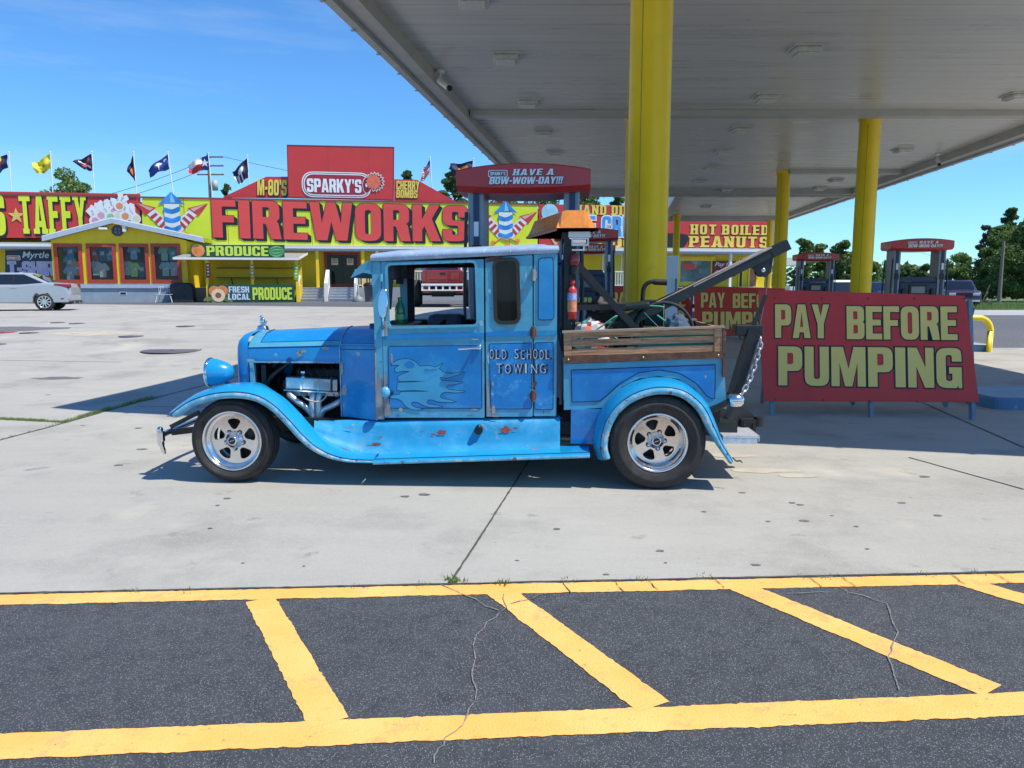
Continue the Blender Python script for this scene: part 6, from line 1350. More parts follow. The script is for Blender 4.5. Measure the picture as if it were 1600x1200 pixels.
# --- tail: lamp, step, hitch, lift mast, chains
def tail(k): k.lathe([(0, 3.985), (.03, 3.98), (.048, 3.96), (.052, 3.92), (.050, 3.885), (.04, 3.87), (0, 3.87)], chrome, (0, .22, .665), 'x', 24)
tl = side(tail, 'tail_light')
def tails(k): k.tube([(3.88, .22, .66), (3.80, .22, .615), (3.68, .27, .55)], .026, blk); 
side(tails, 'tail_light_arm', tl)
b = TB(); b.box(3.86, 4.14, .34, TW-.34, .345, .365, M('tread plate', (.62, .63, .65), .45, .5, var=.15, vs=30, bump=.4, bs=60)); b.box(4.139, 4.145, .34, TW-.34, .315, .366, M('tread plate', (.6, .6, .6))); b.box(3.86, 4.13, .342, .348, .30, .344, M('tread plate', (.6, .6, .6))); TP(b, 'tail_step')
b = TB(); b.poly([[(3.93, .42), (4.17, .34), (4.23, .36), (4.23, .43), (4.10, .58), (3.93, .64)]], M('hitch steel', (.045, .043, .042), .5, var=.3, vs=9), .80, 1.00); b.box(4.09, 4.21, .70, .795, .33, .43, blk); b.ring(rect(4.105, .34, 4.195, .42), .016, blkp, .685, .70); b.tube([(4.24, .74, .45), (4.24, .74, .37)], .04, blk, 14); TP(b, 'hitch')
b = TB(); b.bar((4.03, .88, .5), (4.20, .88, 1.16), .10, .085, blk, (0, 1, 0)); b.bar((4.10, .98, .5), (4.22, .98, 1.15), .03, .07, blk, (0, 1, 0)); b.box(4.05, 4.28, .86, 1.02, 1.12, 1.21, blk, .01)
b.bar((4.20, .88, 1.20), (4.29, .88, 1.46), .035, .03, blk); TP(b, 'lift_mast')
def chain(pts, lk, wd, name, m):
    P = smooth(pts, 30); L_ = 0; b = TB(); pos = P[0]; i = 0; last = None; n = 0
    for p, q in zip(P[:-1], P[1:]):
        L_ += (q-p).length
        if L_ >= lk*.72:
            L_ = 0; n += 1; t = (q-p).normalized(); s_ = t.cross(V((0, 1, 0)) if n % 2 else V((1, .2, .3))).normalized()
            s_ = (V((0, 1, 0))-t*t.y).normalized() if n % 2 else t.cross(V((0, 1, 0))).normalized()
            ring_ = [q+t*(lk/2-wd/2)*(1 if cos(a) > 0 else -1)+t*cos(a)*wd/2+s_*sin(a)*wd/2 for a in [2*pi*j/12+.01 for j in range(12)]]
            b.tube(ring_, lk*.11, m, 5, closed=True)
    TP(b, name)
chain([(4.24, .82, 1.13), (4.24, .80, 1.04), (4.20, .79, .88), (4.14, .76, .72), (4.06, .72, .60)], .062, .036, 'chain', zinc)
chain([(4.02, 1.1, 1.15), (3.99, 1.1, 1.05), (3.93, 1.1, .95), (3.88, 1.08, .86)], .06, .036, 'chain', zinc)
b = TB(); b.tube(smooth([(3.885, .10, .245), (3.91, .08, .22), (3.935, .07, .225), (3.95, .06, .212)], 4), .006, blk, 6); TP(b, 'trim_hook')
# --- crane
yb = CY
b = TB()
for y in (.56, 1.21):
    b.box(2.60, 2.66, y-.03, y+.03, .65, 1.90, blk); b.bar((2.66, y, 1.76), (3.20, y, 1.17), .055, .055, blk); b.bar((2.64, y, 1.36), (3.10, y, 1.37), .03, .045, blk)
b.box(2.60, 2.66, .50, 1.27, 1.86, 1.905, blk); b.bar((2.66, .885, 1.05), (3.05, .885, 1.30), .03, .03, blk); b.bar((2.66, .56, 1.55), (2.66, 1.21, 1.10), .025, .025, blk); b.bar((2.90, .56, 1.47), (2.90, 1.21, 1.47), .035, .035, blk); b.bar((2.95, .58, .75), (3.18, .72, 1.22), .04, .04, blk); b.bar((2.95, 1.19, .75), (3.18, 1.05, 1.22), .04, .04, blk); b.box(2.66, 3.3, .50, 1.27, .66, .72, blk); b.box(2.672, 2.70, .80, .84, .72, 1.75, blk); b.box(2.585, 2.60, .62, 1.15, 1.0, 1.75, blkp); crane = TP(b, 'crane_frame')
b = TB(); A0, A1 = V((3.08, .70, 1.215)), V((4.36, .85, 1.835)); B1 = V((4.36, .92, 1.835)); bl = blk
for y0, y1 in ((.70, .845), (1.07, .925)):
    b.bar((3.08, y0, 1.215), (4.36, y1, 1.835), .03, .078, bl)
b.bar((3.05, .77, 1.228), (4.30, .885, 1.85), .15, .010, M('boom top painted sheen', (.36, .31, .29), .5, var=.4, vs=14)); b.box(3.04, 3.16, .68, 1.09, 1.15, 1.25, blk)  # paler strip: sunlight on the black boom's top face, put into the colour
b.bar((4.31, .885, 1.805), (4.45, .885, 1.875), .13, .085, blk); boom = TP(b, 'boom')
b = TB(); b.lathe([(0, .85), (.055, .85), (.055, .865), (.044, .875), (.044, .895), (.055, .905), (.055, .92), (0, .92)], blk, (4.25, 0, 1.665), 'y', 26); b.poly([[(4.14, 1.70), (4.21, 1.625), (4.27, 1.605), (4.315, 1.65), (4.33, 1.80)]], blk, .832, .845); b.lathe([(.018, .828), (.014, .822), (0, .822)], alum, (4.25, 0, 1.665), 'y', 12); TP(b, 'sheave', boom)
b = TB(); b.tube([(4.30, .885, 1.64), (4.29, .885, 1.46), (4.25, .885, 1.20)], .006, M('wire rope', (.16, .16, .17), .5, .5), 6); b.tube(smooth([(2.75, .9, 1.0), (3.2, .89, 1.27), (3.8, .885, 1.52), (4.10, .885, 1.70)], 6), .006, M('wire rope', (.16, .16, .17), .5, .5), 6); TP(b, 'winch_cable', boom)
b = TB(); b.lathe([(0, .70), (.12, .70), (.12, .715), (.08, .72), (.08, 1.05), (.12, 1.06), (.12, 1.07), (0, 1.07)], blkp, (2.82, 0, .86), 'y', 22); TP(b, 'winch_drum', crane)
b = TB(); b.ball((2.68, .50, 1.735), .042, redlens, 12, (1, .8, 1.5)); b.tube([(2.68, .5, 1.63), (2.68, .5, 1.69)], .04, blk, 12); TP(b, 'marker_lamp', crane)
# amber light bar across the cab back
def lens(k):
    pass
b = TB(); y0, y1 = .40, 1.46; sec = [(2.535, 1.985), (2.565, 2.04), (2.595, 2.115), (2.62, 2.125), (2.765, 2.125), (2.79, 2.115), (2.83, 2.04), (2.86, 1.990)]
rows = [[(x+(0 if t in (1, 2) else 0), y, 1.985+(z-1.985)*(1 if t in (1, 2) else .0 if t in (0, 3) else 1)) for x, z in sec] for t, y in ((0, y0-.0), (1, y0+.06), (2, y1-.06), (3, y1))]; rows = [[(x-.26*(y-y0), y, z) for x, y, z in r] for r in rows]
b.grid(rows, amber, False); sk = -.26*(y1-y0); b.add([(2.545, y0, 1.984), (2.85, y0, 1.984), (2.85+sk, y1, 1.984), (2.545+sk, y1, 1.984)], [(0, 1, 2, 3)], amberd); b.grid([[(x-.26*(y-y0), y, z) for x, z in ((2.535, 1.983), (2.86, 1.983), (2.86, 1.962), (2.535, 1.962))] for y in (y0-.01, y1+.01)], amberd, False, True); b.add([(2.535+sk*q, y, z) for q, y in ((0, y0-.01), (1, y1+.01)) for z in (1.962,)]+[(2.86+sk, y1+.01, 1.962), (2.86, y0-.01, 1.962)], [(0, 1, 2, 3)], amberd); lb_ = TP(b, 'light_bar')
b = TB()
for y in (y0+.03, y1-.13): b.box(2.63, 2.80, y, y+.10, 1.915, 1.96, white, .004); b.ring(rect(2.655, 1.85, 2.79, 1.913), .012, white, y, y+.08)
b.box(2.58, 2.64, .5, 1.27, 1.905, 1.96, blk); TP(b, 'light_bar_bracket', lb_)
# --- things carried in the bed
def TT(name, label, cat, x, y, z): t = thing(name, label, cat, tloc(x, y, z), TYAW); t['_'] = 0; del t['_']; return t, V((x, y, z))
def LB_(o): m = MB(); m.M = Matrix.Translation(-o); return m
t, o = TT('fire_extinguisher', 'red fire extinguisher bottle strapped upright on the black crane frame', 'extinguisher', 2.665, .50, 1.27); b = LB_(o)
b.lathe([(0, 0), (.034, .0), (.038, .006), (.038, .225), (.03, .25), (.016, .262), (.016, .275), (0, .275)], M('extinguisher red', (.55, .03, .025), .3, coat=.3, var=.05), o, 'z', 22); b.build('bottle', t)
b = LB_(o); b.lathe([(.0385, .15), (.0385, .21)], M('extinguisher label blue white', (.35, .35, .6), .4, var=.6, vs=40), o, 'z', 22); b.lathe([(.0385, .06), (.0385, .145)], M('extinguisher label orange', (.75, .25, .12), .4, var=.4, vs=30), o, 'z', 22); b.build('label', t)
b = LB_(o); b.lathe([(.018, .274), (.022, .28), (.022, .315), (0, .32)], M('extinguisher cap red', (.45, .03, .025), .4), o, 'z', 14); b.build('cap', t)
def bag(name, label, cat, x, y, z, sx, sy, sz, cols, seed):
    t, o = TT(name, label, cat, x, y, z); b = LB_(o); n = 16; r_ = random.Random(seed)
    for i in range(n):
        for j in range(n):
            def q(i, j):
                th = pi*i/n*.62; ph = 2*pi*j/n; f = 1+.28*NZ.noise(V((3*cos(ph)+seed, 3*sin(ph), 3*th))); return (x+sx*sin(th)*cos(ph)*f, y+sy*sin(th)*sin(ph)*f, z+sz*cos(th)*f-.2*sz)
            c = cols[int((NZ.noise(V((cos(2*pi*j/n)*1.6+seed, sin(2*pi*j/n)*1.6, i*.22)))+1)*len(cols)/2) % len(cols)]
            b.add([q(i, j), q(i+1, j), q(i+1, j+1), q(i, j+1)], [(0, 1, 2, 3)], c, True)
    b.build('cloth', t)
teal_ = M('teal tarp', (.03, .40, .36), .5, var=.2); gry_ = M('grey bag', (.10, .16, .20), .7, var=.2); wht_ = M('white bag', (.55, .52, .50), .6); rd_ = M('red bag', (.45, .06, .04), .6)
bag('bag', 'crumpled teal, red and white bag at the front of the truck bed', 'bag', 2.82, .55, 1.13, .15, .12, .17, [teal_, gry_, wht_, rd_, gry_], 3)
bag('bag', 'dark blue cloth bundle hanging under the boom near the bed middle', 'bag', 3.52, .62, 1.20, .10, .1, .14, [M('denim', (.05, .08, .13), .8, var=.3)], 8)
bag('bag', 'brown grey jacket lying behind the diagonal crane brace', 'bag', 2.95, .95, 1.32, .16, .14, .14, [M('brown cloth', (.09, .07, .07), .8, var=.3)], 5)
t, o = TT('folded_wheelchair', 'black folded wheelchair with a bent push handle lying in the bed', 'wheelchair', 3.2, .95, 1.2); b = LB_(o)
b.tube(smooth([(3.26, .9, 1.1), (3.27, .9, 1.42), (3.28, .9, 1.52), (3.32, .9, 1.565), (3.38, .9, 1.57), (3.46, .9, 1.565)], 5), .018, blkp, 10); b.tube([(3.36, .9, 1.57), (3.47, .9, 1.565)], .026, rubber, 12); b.build('push_handle', t)
b = LB_(o); b.box(3.28, 3.46, .88, .92, 1.20, 1.42, blkp, .01); b.build('backrest', t)
b = LB_(o); b.M = b.M @ Matrix.Translation((3.08, .75, 1.36)) @ Matrix.Rotation(RAD(-6), 4, 'Y'); b.box(-.2, .22, -.16, .16, -.03, .03, blkp, .02); b.build('seat', t)
b = LB_(o); b.tube([(3.42+.24*cos(a), .68, 1.16+.24*sin(a)) for a in [2*pi*i/36 for i in range(36)]], .014, rubber, 8, closed=True)
for i in range(8): a = 2*pi*i/8; b.tube([(3.42, .68, 1.16), (3.42+.23*cos(a), .68, 1.16+.23*sin(a))], .003, alum, 5)
b.build('wheel', t)
gh = M('green hose', (.03, .30, .22), .45)
for pts, lab in (([(2.66, .40, 1.06), (2.90, .42, 1.22), (3.02, .45, 1.30), (2.95, .5, 1.18), (3.05, .5, 1.10)], 'green garden hose loop rising from the front of the bed'), ([(3.26, .66, 1.375), (3.38, .66, 1.37), (3.42, .66, 1.36)], 'short green strap tied round the boom'), ([(3.36, .63, 1.30), (3.44, .62, 1.24), (3.52, .62, 1.18)], 'green cord hanging down beside the boom')):
    mb = MB(); o = V(pts[0]); mb.tube([V(p)-o for p in smooth(pts, 6)], .007, gh, 6); tag(mb.build('hose', None, tloc(*o), TYAW), lab, 'hose')
t, o = TT('plastic_crate', 'turquoise plastic crate seen through the gaps of the wooden bed rail', 'crate', 3.5, .42, .66); b = LB_(o); b.box(3.18, 3.76, .345, .62, .65, 1.195, teal_, .01); b.build('box', t); b = LB_(o); b.box(3.16, 3.78, .338, .64, 1.15, 1.175, teal_, .005); b.build('lid_rim', t)
t, o = TT('soda_bottle', 'green plastic bottle standing on the dashboard inside the truck', 'bottle', 1.27, .50, 1.216); b = LB_(o); gb = M('bottle green', (.02, .16, .06), .15, coat=.4); b.lathe([(0, 0), (.036, .0), (.04, .01), (.04, .10), (.042, .13), (.034, .16), (.016, .195), (.014, .21)], gb, o, 'z', 20); b.build('body', t)
b = LB_(o); b.lathe([(.0415, .05), (.0415, .09)], M('bottle label', (.10, .40, .15), .4, var=.4, vs=40), o, 'z', 20); b.build('label', t); b = LB_(o); b.lathe([(.017, .205), (.017, .228), (0, .23)], M('bottle cap', (.04, .25, .08), .4), o, 'z', 14); b.build('cap', t)

# ================================================================== OTHER VEHICLES
silver = M('silver car paint', (.36, .40, .45), .3, .15, var=.02, vs=.25, coat=.6); redp = M('red pickup paint', (.26, .012, .016), .25, coat=.6, var=.05); whitep = M('white car paint', (.74, .75, .76), .25, coat=.5, var=.02); bluep = M('blue car paint', (.03, .06, .14), .25, .3, coat=.6); purp = M('dark plum paint', (.06, .035, .08), .25, .3, coat=.6)
carglass = glass('car glass', (.012, .016, .022), .92, .03); tail_r = M('tail lamp red', (.25, .01, .012), .15, coat=.6); headl = M('headlamp glass', (.65, .68, .72), .08)
def arch(cx, r, z0, n=9): return [(cx+r*cos(a), z0+r*sin(a)) for a in [pi*i/n for i in range(n+1)]]
def vehicle(name, label, cat, loc_, rz, body, roof, hw_, paint, wx, wr, ww=.22, track=None, extras=(), spokes=10):
    """body: outline (x forward, z) starting at the lower rear corner and running along the top to the front, wheel arches cut below; roof: (x0, x1) belt, (x0, x1) roof, zb, zr"""
    t = thing(name, label, cat, loc_, rz); track = track or hw_
    low = [(x, z) for x, z in body]
    bot = []
    for cx in sorted(wx, reverse=True): bot += [(cx+wr*1.16, body[0][1])]+[(p[0], p[1]) for p in arch(cx, wr*1.13, wr)][0:]+[(cx-wr*1.16, body[0][1])]
    out = rc([(x, z, .05) for x, z in low], .05, 3)+bot
    cl = [out[0]]
    for p in out[1:]:
        if hypot(p[0]-cl[-1][0], p[1]-cl[-1][1]) > .012: cl.append(p)
    out = cl
    mb = MB(); Ls = [(-hw_, .11), (-hw_*.985, .06), (-hw_*.95, .03), (-hw_*.86, .008), (-hw_*.6, 0), (hw_*.6, 0), (hw_*.86, .008), (hw_*.95, .03), (hw_*.985, .06), (hw_, .11)]
    cz = sum(p[1] for p in out)/len(out); xm = (min(p[0] for p in out)+max(p[0] for p in out))/2; xl = (max(p[0] for p in out)-min(p[0] for p in out))/2
    rows = []
    for y, d in Ls: rows.append([(p[0]-d*1.2*((p[0]-xm)/xl), y, p[1]-d*(1 if p[1] > cz else -.3)) for p in out])
    mb.grid(rows, paint, False, True)
    for r, s_ in ((rows[0], 1), (rows[-1], -1)):
        k = MB(); mb.poly([[(p[0], p[2]) for p in r]], paint, r[0][1]) if s_ > 0 else None
        if s_ < 0:
            k.poly([[(p[0], p[2]) for p in r]], paint, r[0][1]); mb.add(k.v, [f[::-1] for f in k.f], paint)
    mb.build('body', t, bevel=0)
    (b0, b1), (r0, r1), zb, zr = roof; hb, hr = hw_*.93, hw_*.74
    mb = MB(); rws = []
    for f in (0, .33, .66, .9, 1):
        x0 = b0+(r0-b0)*f**.9; x1 = b1+(r1-b1)*f**.9; h = hb+(hr-hb)*f; z = zb-.02+(zr-zb+.02)*f; e = .06*(f > .95)
        rws.append([(x0+e, -h+e, z), (x0+.12+e, -h-.01+e, z), (x1-.12-e, -h-.01+e, z), (x1-e, -h+e, z), (x1-e+.03, -h*.5, z), (x1-e+.03, h*.5, z), (x1-e, h-e, z), (x1-.12-e, h+.01-e, z), (x0+.12+e, h+.01-e, z), (x0+e, h-e, z), (x0+e-.03, h*.5, z), (x0+e-.03, -h*.5, z)])
    mb.grid(rws, paint, True, True); mb.add(rws[-1], [list(range(12))], paint); cb = mb.build('cabin', t)
    def gp_(f0, f1, side_):                        # glazing: flat panes a little proud of the cabin
        m = MB()
        if side_ in (-1, 1):
            pts = []
            for f, ins in ((f0, .22), (f0, None), (f1, None), (f1, .22)):
                x0 = b0+(r0-b0)*f**.9+.20; x1 = b1+(r1-b1)*f**.9-.20; h = (hb+(hr-hb)*f+.02)*side_; z = zb+(zr-zb)*f; pts.append((x0 if ins else x1, h, z))
            pts = [pts[0], pts[1], pts[2], pts[3]]; xm_ = (b0+b1)/2-.05
            m.add(pts, [(0, 1, 2, 3) if side_ < 0 else (3, 2, 1, 0)], carglass); m.build('side_window', t)
            m = MB(); m.add([(xm_-.035, (hb+(hr-hb)*f0+.024)*side_, zb+(zr-zb)*f0), (xm_+.035, (hb+(hr-hb)*f0+.024)*side_, zb+(zr-zb)*f0), (xm_+.03, (hb+(hr-hb)*f1+.024)*side_, zb+(zr-zb)*f1), (xm_-.03, (hb+(hr-hb)*f1+.024)*side_, zb+(zr-zb)*f1)], [(0, 1, 2, 3) if side_ < 0 else (3, 2, 1, 0)], blkp); m.build('door_pillar', t)
        else:
            fwd = side_ == 2; X = (lambda f: b1+(r1-b1)*f**.9+.045) if fwd else (lambda f: b0+(r0-b0)*f**.9-.045)
            H = lambda f: hb+(hr-hb)*f-.10
            p = [(X(f0), -H(f0), zb+(zr-zb)*f0), (X(f0), H(f0), zb+(zr-zb)*f0), (X(f1), H(f1), zb+(zr-zb)*f1), (X(f1), -H(f1), zb+(zr-zb)*f1)]
            m.add(p, [(0, 1, 2, 3) if fwd else (3, 2, 1, 0)], carglass); m.build('windscreen' if fwd else 'rear_window', t)
    for s_ in (-1, 1, 2, 3): gp_(.06, .86, s_)
    for cx in wx:
        for sy in (-1, 1):
            m = MB(); yo = sy*(track-.0); m.lathe([(wr*.66, yo), (wr*.9, yo+sy*.012), (wr, yo-sy*.03), (wr, yo-sy*ww), (wr*.6, yo-sy*ww)], rubber, (cx, 0, wr), 'y', 32); wo = m.build('wheel', t)
            m = MB(); m.lathe([(wr*.68, yo+sy*.002), (wr*.64, yo-sy*.004), (wr*.6, yo-sy*.05), (0, yo-sy*.055)], M('wheel well dark', (.03, .03, .032), .5), (cx, 0, wr), 'y', 30)
            for j in range(spokes): a = 2*pi*j/spokes; m.bar((cx+wr*.08*cos(a), yo-sy*.012, wr+wr*.08*sin(a)), (cx+wr*.65*cos(a), yo-sy*.012, wr+wr*.65*sin(a)), .035*wr/.33, .02, alum, (0, 1, 0))
            m.lathe([(wr*.14, yo-sy*.03), (wr*.14, yo-sy*.004), (0, yo-sy*.003)], alum, (cx, 0, wr), 'y', 16); m.lathe([(wr*.70, yo+sy*.001), (wr*.66, yo+sy*.006), (wr*.62, yo-sy*.01)], alum, (cx, 0, wr), 'y', 30); m.build('rim', wo)
    for nm, m in extras: m.build(nm, t)
    return t
# silver sedan, tail to the right
D = 29.2; q = at(108, 444, D); L_ = 4.66; m1 = MB()
for y in (-.74, .74): m1.add([(-2.30, y-.20, .86), (-2.30, y+.20, .86), (-2.27, y+.2, 1.0), (-2.27, y-.2, 1.0)], [(0, 3, 2, 1)], tail_r)
for sy in (-1, 1): m1.add([(-2.28, sy*.90, .84), (-1.78, sy*.922, .98), (-1.80, sy*.922, 1.02), (-2.25, sy*.88, 1.0)], [(0, 1, 2, 3) if sy < 0 else (3, 2, 1, 0)], tail_r)
m2 = MB(); m2.box(-2.34, -2.0, -.84, .84, .24, .36, blkp, .03); m2.box(-2.36, -2.30, -.5, -.3, .27, .35, chrome, .015); m2.box(-2.36, -2.30, .3, .5, .27, .35, chrome, .015)
for sy in (-1, 1): m2.add([(-2.26, sy*.885, .40), (-1.98, sy*.925, .44), (-2.0, sy*.925, .48), (-2.24, sy*.885, .47)], [(0, 1, 2, 3) if sy < 0 else (3, 2, 1, 0)], tail_r)
m3 = MB()
for sy in (-1, 1):
    for x in (.55, -.45): m3.box(x-.1, x+.1, sy*.905-.02, sy*.905+.02, .86, .89, chrome, .008)
m4 = MB()
for sy in (-1, 1):
    for x in (1.02, .02, -.88): m4.box(x-.004, x+.004, sy*.903-.004, sy*.903+.004, .35, .92, blk)
    m4.box(.72, .92, sy*.98-.10, sy*.98+.10, .96, 1.08, silver, .03)
p5 = MB(); p5.box(-.55, -.42, -.04, .04, 1.42, 1.47, silver, .015)
vehicle('parked_car', 'silver sedan parked in front of the gabled wing, cut by the left picture edge', 'car', (q.x-L_/2-.25, D+.4, ter(q.x-2, D)), pi+RAD(17),
        [(-2.26, .30), (-2.34, .60), (-2.30, .90), (-2.16, 1.03), (-1.55, 1.08), (-.6, 1.0), (.9, .96), (1.9, .84), (2.2, .72), (2.33, .55), (2.33, .28)], ((-1.80, 1.02), (-.85, .12), .97, 1.43), .91, silver, (-1.42, 1.38), .335, extras=[('tail_lamps', m1), ('rear_diffuser', m2), ('door_handles', m3), ('mirrors', m4), ('roof_antenna', p5)])
# lifted red pickup, seen from behind through the tow truck window
D = 34; q = at(683, 444, D); m1 = MB(); m1.box(-2.95, -2.80, -.95, .95, .92, 1.02, whitep, .02); m1.box(-2.95, -2.82, -.95, .95, .70, .76, whitep, .02)
for k in range(7): m1.box(-2.93, -2.84, -.94+k*.30, -.86+k*.30, .761, .919, whitep)
m2 = MB()
m2.box(-2.79, -2.74, .75, .92, 1.12, 1.55, tail_r, .01); m2b = MB(); m2b.box(-2.79, -2.74, -.92, -.75, 1.12, 1.55, tail_r, .01)
m3 = MB(); m3.box(-2.775, -2.755, -.72, .72, 1.10, 1.58, redp, .01); m3.box(-2.79, -2.776, -.12, .12, 1.42, 1.50, blkp); m3.box(-2.785, -2.776, -.6, .6, 1.18, 1.2, blkp)
m4 = MB(); m4.box(-2.7, 2.4, -.5, .5, .45, .95, dark); m4.tube([(-1.7, -1.2, .56), (-1.7, 1.2, .56)], .07, blk); m4.tube([(1.7, -1.2, .56), (1.7, 1.2, .56)], .07, blk)
vehicle('pickup_truck', 'lifted red pickup with huge tyres and white rear bar seen through the window', 'pickup truck', (q.x, D+2.9, ter(q.x, D)), pi/2+RAD(5),
        [(-2.75, .95), (-2.76, 1.62), (-.95, 1.62), (-.9, 1.55), (1.0, 1.55), (1.3, 1.52), (2.5, 1.45), (2.75, 1.3), (2.78, .95)], ((-.95, 1.3), (-.75, .55), 1.55, 2.12), .92, redp, (-1.72, 1.7), .60, .38, track=1.42, extras=[('rear_bar', m1), ('tail_lamp', m2), ('tail_lamp', m2b), ('tailgate', m3), ('axles', m4)], spokes=8)
# traffic and parked vehicles on the right
def suv(label, px, D, rz, paint, s=1.0, pick=False, dz=0):
    q = at(px, 444, D); m1 = MB()
    for y in (-.68, .68): m1.box(2.28, 2.345, y-.2, y+.2, .82, .98, headl, .02)
    m2 = MB(); m2.box(2.33, 2.36, -.46, .46, .70, 1.0, blkp, .02); m2.box(2.31, 2.37, -.9, .9, .42, .56, chrome if pick else blkp, .02)
    if pick: return vehicle('pickup_truck', label, 'pickup truck', (q.x, D, dz), rz, [(-2.9, .5), (-2.9, 1.25), (-.9, 1.25), (.9, 1.2), (1.1, 1.2), (2.2, 1.12), (2.34, .95), (2.34, .45)], ((-.9, 1.15), (-.7, .45), 1.2, 1.82), .98, paint, (-1.85, 1.55), .40, extras=[('headlamps', m1), ('grille', m2)])
    return vehicle('parked_car', label, 'car', (q.x, D, dz), rz, [(-2.2, .42), (-2.25, 1.05), (-1.5, 1.1), (.9, 1.05), (1.1, 1.04), (2.15, .98), (2.32, .80), (2.34, .42)], ((-2.15, 1.12), (-1.75, .35), 1.06, 1.74), .95, paint, (-1.45, 1.45), .37, extras=[('headlamps', m1), ('grille', m2)])
suv('white car facing the camera behind the far pump, left of the nearer right column', 1309, 36, -pi/2-.1, whitep)
suv('dark blue car far away between the nearer right column and the pump', 1368, 56, -pi/2+.2, bluep)
pk_ = suv('dark plum pickup with bright chrome front above the right corner of the red sign', 1497, 52, -pi/2-.35, purp, pick=True)
q = at(1531, 444, 54); t = thing('flat_trailer', 'low black trailer on the roadside behind the plum pickup', 'trailer', (q.x, 54, 0)); mb = MB(); mb.box(-.9, .9, -.6, .6, .32, .42, blk); mb.bar((-.9, 0, .37), (-1.5, 0, .34), .06, .06, blk); mb.build('deck', t)
for sx in (-.35, .35):
    mb = MB(); mb.lathe([(.0, -.68), (.22, -.68), (.24, -.6), (.22, -.5), (0, -.5)], rubber, (sx, 0, .24), 'y', 20); mb.build('wheel', t)
mb = MB(); mb.bar((.3, 0, .42), (.7, 0, 1.5), .05, .05, polew); mb.build('ramp_post', t)
q = at(1494, 444, 76); mb = MB(); t = thing('roadside_billboard', 'small black roadside board reading AUTO ACCIDENT in yellow, far beyond the road', 'billboard', (q.x, 76, 0)); mb.box(-1.7, 1.7, 0, .12, 1.05, 1.72, blk); bd = mb.build('board', t); mb = MB(); word(mb, 'AUTO ACCIDENT', (-1.6, 1.45, 1.6, 1.68), lety, -.02, gap=.12); mb.build('lettering', bd)
for x in (-1.3, 1.3): mb = MB(); mb.box(x-.07, x+.07, .02, .1, -.1, 1.05, polew); mb.build('post', t)
q = at(1230, 444, 64); t = thing('white_shed', 'white flat roofed building far off between the far column and the far pump', 'building', (q.x, 64, 0)); mb = MB(); mb.box(-3.4, 1.0, 0, 4, 0, 1.35, white); mb.build('wall', t); mb = MB(); mb.box(-3.6, 1.2, -.6, 4.2, 3.1, 3.7, white); mb.build('roof', t)
for x in (-3.2, -1.2, .8): mb = MB(); mb.box(x-.08, x+.08, -.4, -.25, 0, 3.1, white); mb.build('post', t)
mb = MB()
for k in range(9): mb.box(-3.1+k*.45, -3.05+k*.45, -.02, -.001, .1, 1.3, M('shed groove', (.45, .46, .47), .6))
mb.build('siding_battens', t)

# ================================================================== TREES, POLES
rt = random.Random(21)
def leafcloud(mb, clumps, n, ls, mats, flat=.6):
    for _ in range(n):
        c, r = clumps[int(rt.random()*len(clumps))]
        while 1:
            d = V((rt.uniform(-1, 1), rt.uniform(-1, 1), rt.uniform(-1, 1)))
            if .05 < d.length <= 1: break
        d = d.normalized()*(d.length**.45); p = c+V((d.x*r, d.y*r, d.z*r*flat))
        a = V((rt.gauss(0, 1), rt.gauss(0, 1), rt.gauss(0, .7))).normalized(); b = a.cross(V((rt.gauss(0, 1), rt.gauss(0, 1), rt.gauss(0, 1)))).normalized(); l = ls*rt.uniform(.6, 1.4); w_ = l*rt.uniform(.4, .7)
        mb.add([p-a*l-b*w_*.2, p-a*.1*l+b*w_, p+a*l, p+a*.1*l-b*w_], [(0, 1, 2, 3)], mats[int(rt.random()*len(mats))])
def tree(label, px, ytop, wpx, D, mats, kind='round', n=3200, base=None, name='tree', group='trees behind the lot', low=.22, ls=None):
    q = at(px, 444, D); H_ = EYE+(444-ytop)*D/FPX; R = wpx/FPX*D/2; gz = base if base is not None else ter(q.x, D); o = V((q.x, D, gz)); H_ -= gz
    t = thing(name, label, 'tree', o, group=group); ls = ls or max(.11, D*.0026); clumps = []; mb = MB(); limbs = []
    if kind == 'round':
        for _ in range(34):
            a = rt.uniform(0, 2*pi); f = rt.random(); z = low+(1-low)*f; prof = math.sin(pi*min(1, .18+.80*f)**.9)**.7; rr = R*prof*rt.uniform(.35, .95); clumps.append((V((rr*cos(a), rr*sin(a), H_*z*.93)), R*rt.uniform(.22, .42)))
    elif kind == 'tall':
        for k in range(30):
            a = rt.uniform(0, 2*pi); f = k/29; z = low+(1-low)*f; rr = R*(1-.55*f)*rt.uniform(.2, .9); clumps.append((V((rr*cos(a), rr*sin(a), H_*z*.95)), R*rt.uniform(.22, .38)))
    else:                                          # pine: tiers of tufts on a bare trunk
        for k in range(26):
            a = rt.uniform(0, 2*pi); f = (k/25); z = low+(1-low)*f; rr = R*(1-.85*f**1.3)*rt.uniform(.25, 1.0); clumps.append((V((rr*cos(a), rr*sin(a), H_*z*.96)), R*rt.uniform(.16, .32)))
    leafcloud(mb, clumps, int(n*1.7), ls*.8, mats, .62 if kind != 'pine' else .42); mb.build('crown', t)
    mb = MB(); r0 = max(.12, H_*.022); top = H_*(.8 if kind == 'pine' else .6); mb.tube([(0, 0, -.2), (.03*R, 0, top*.5), (-.02*R, .02*R, top)], [r0, r0*.75, r0*.3], bark, 8)
    for c, r in clumps[::4]:
        z0 = min(top*.95, max(H_*low*.8, c.z-.5*R)); mb.tube([(0, 0, z0), tuple(c*.6+V((0, 0, z0*.4))), tuple(c)], [r0*.35, r0*.22, r0*.08], bark, 5)
    mb.build('trunk', t); return t
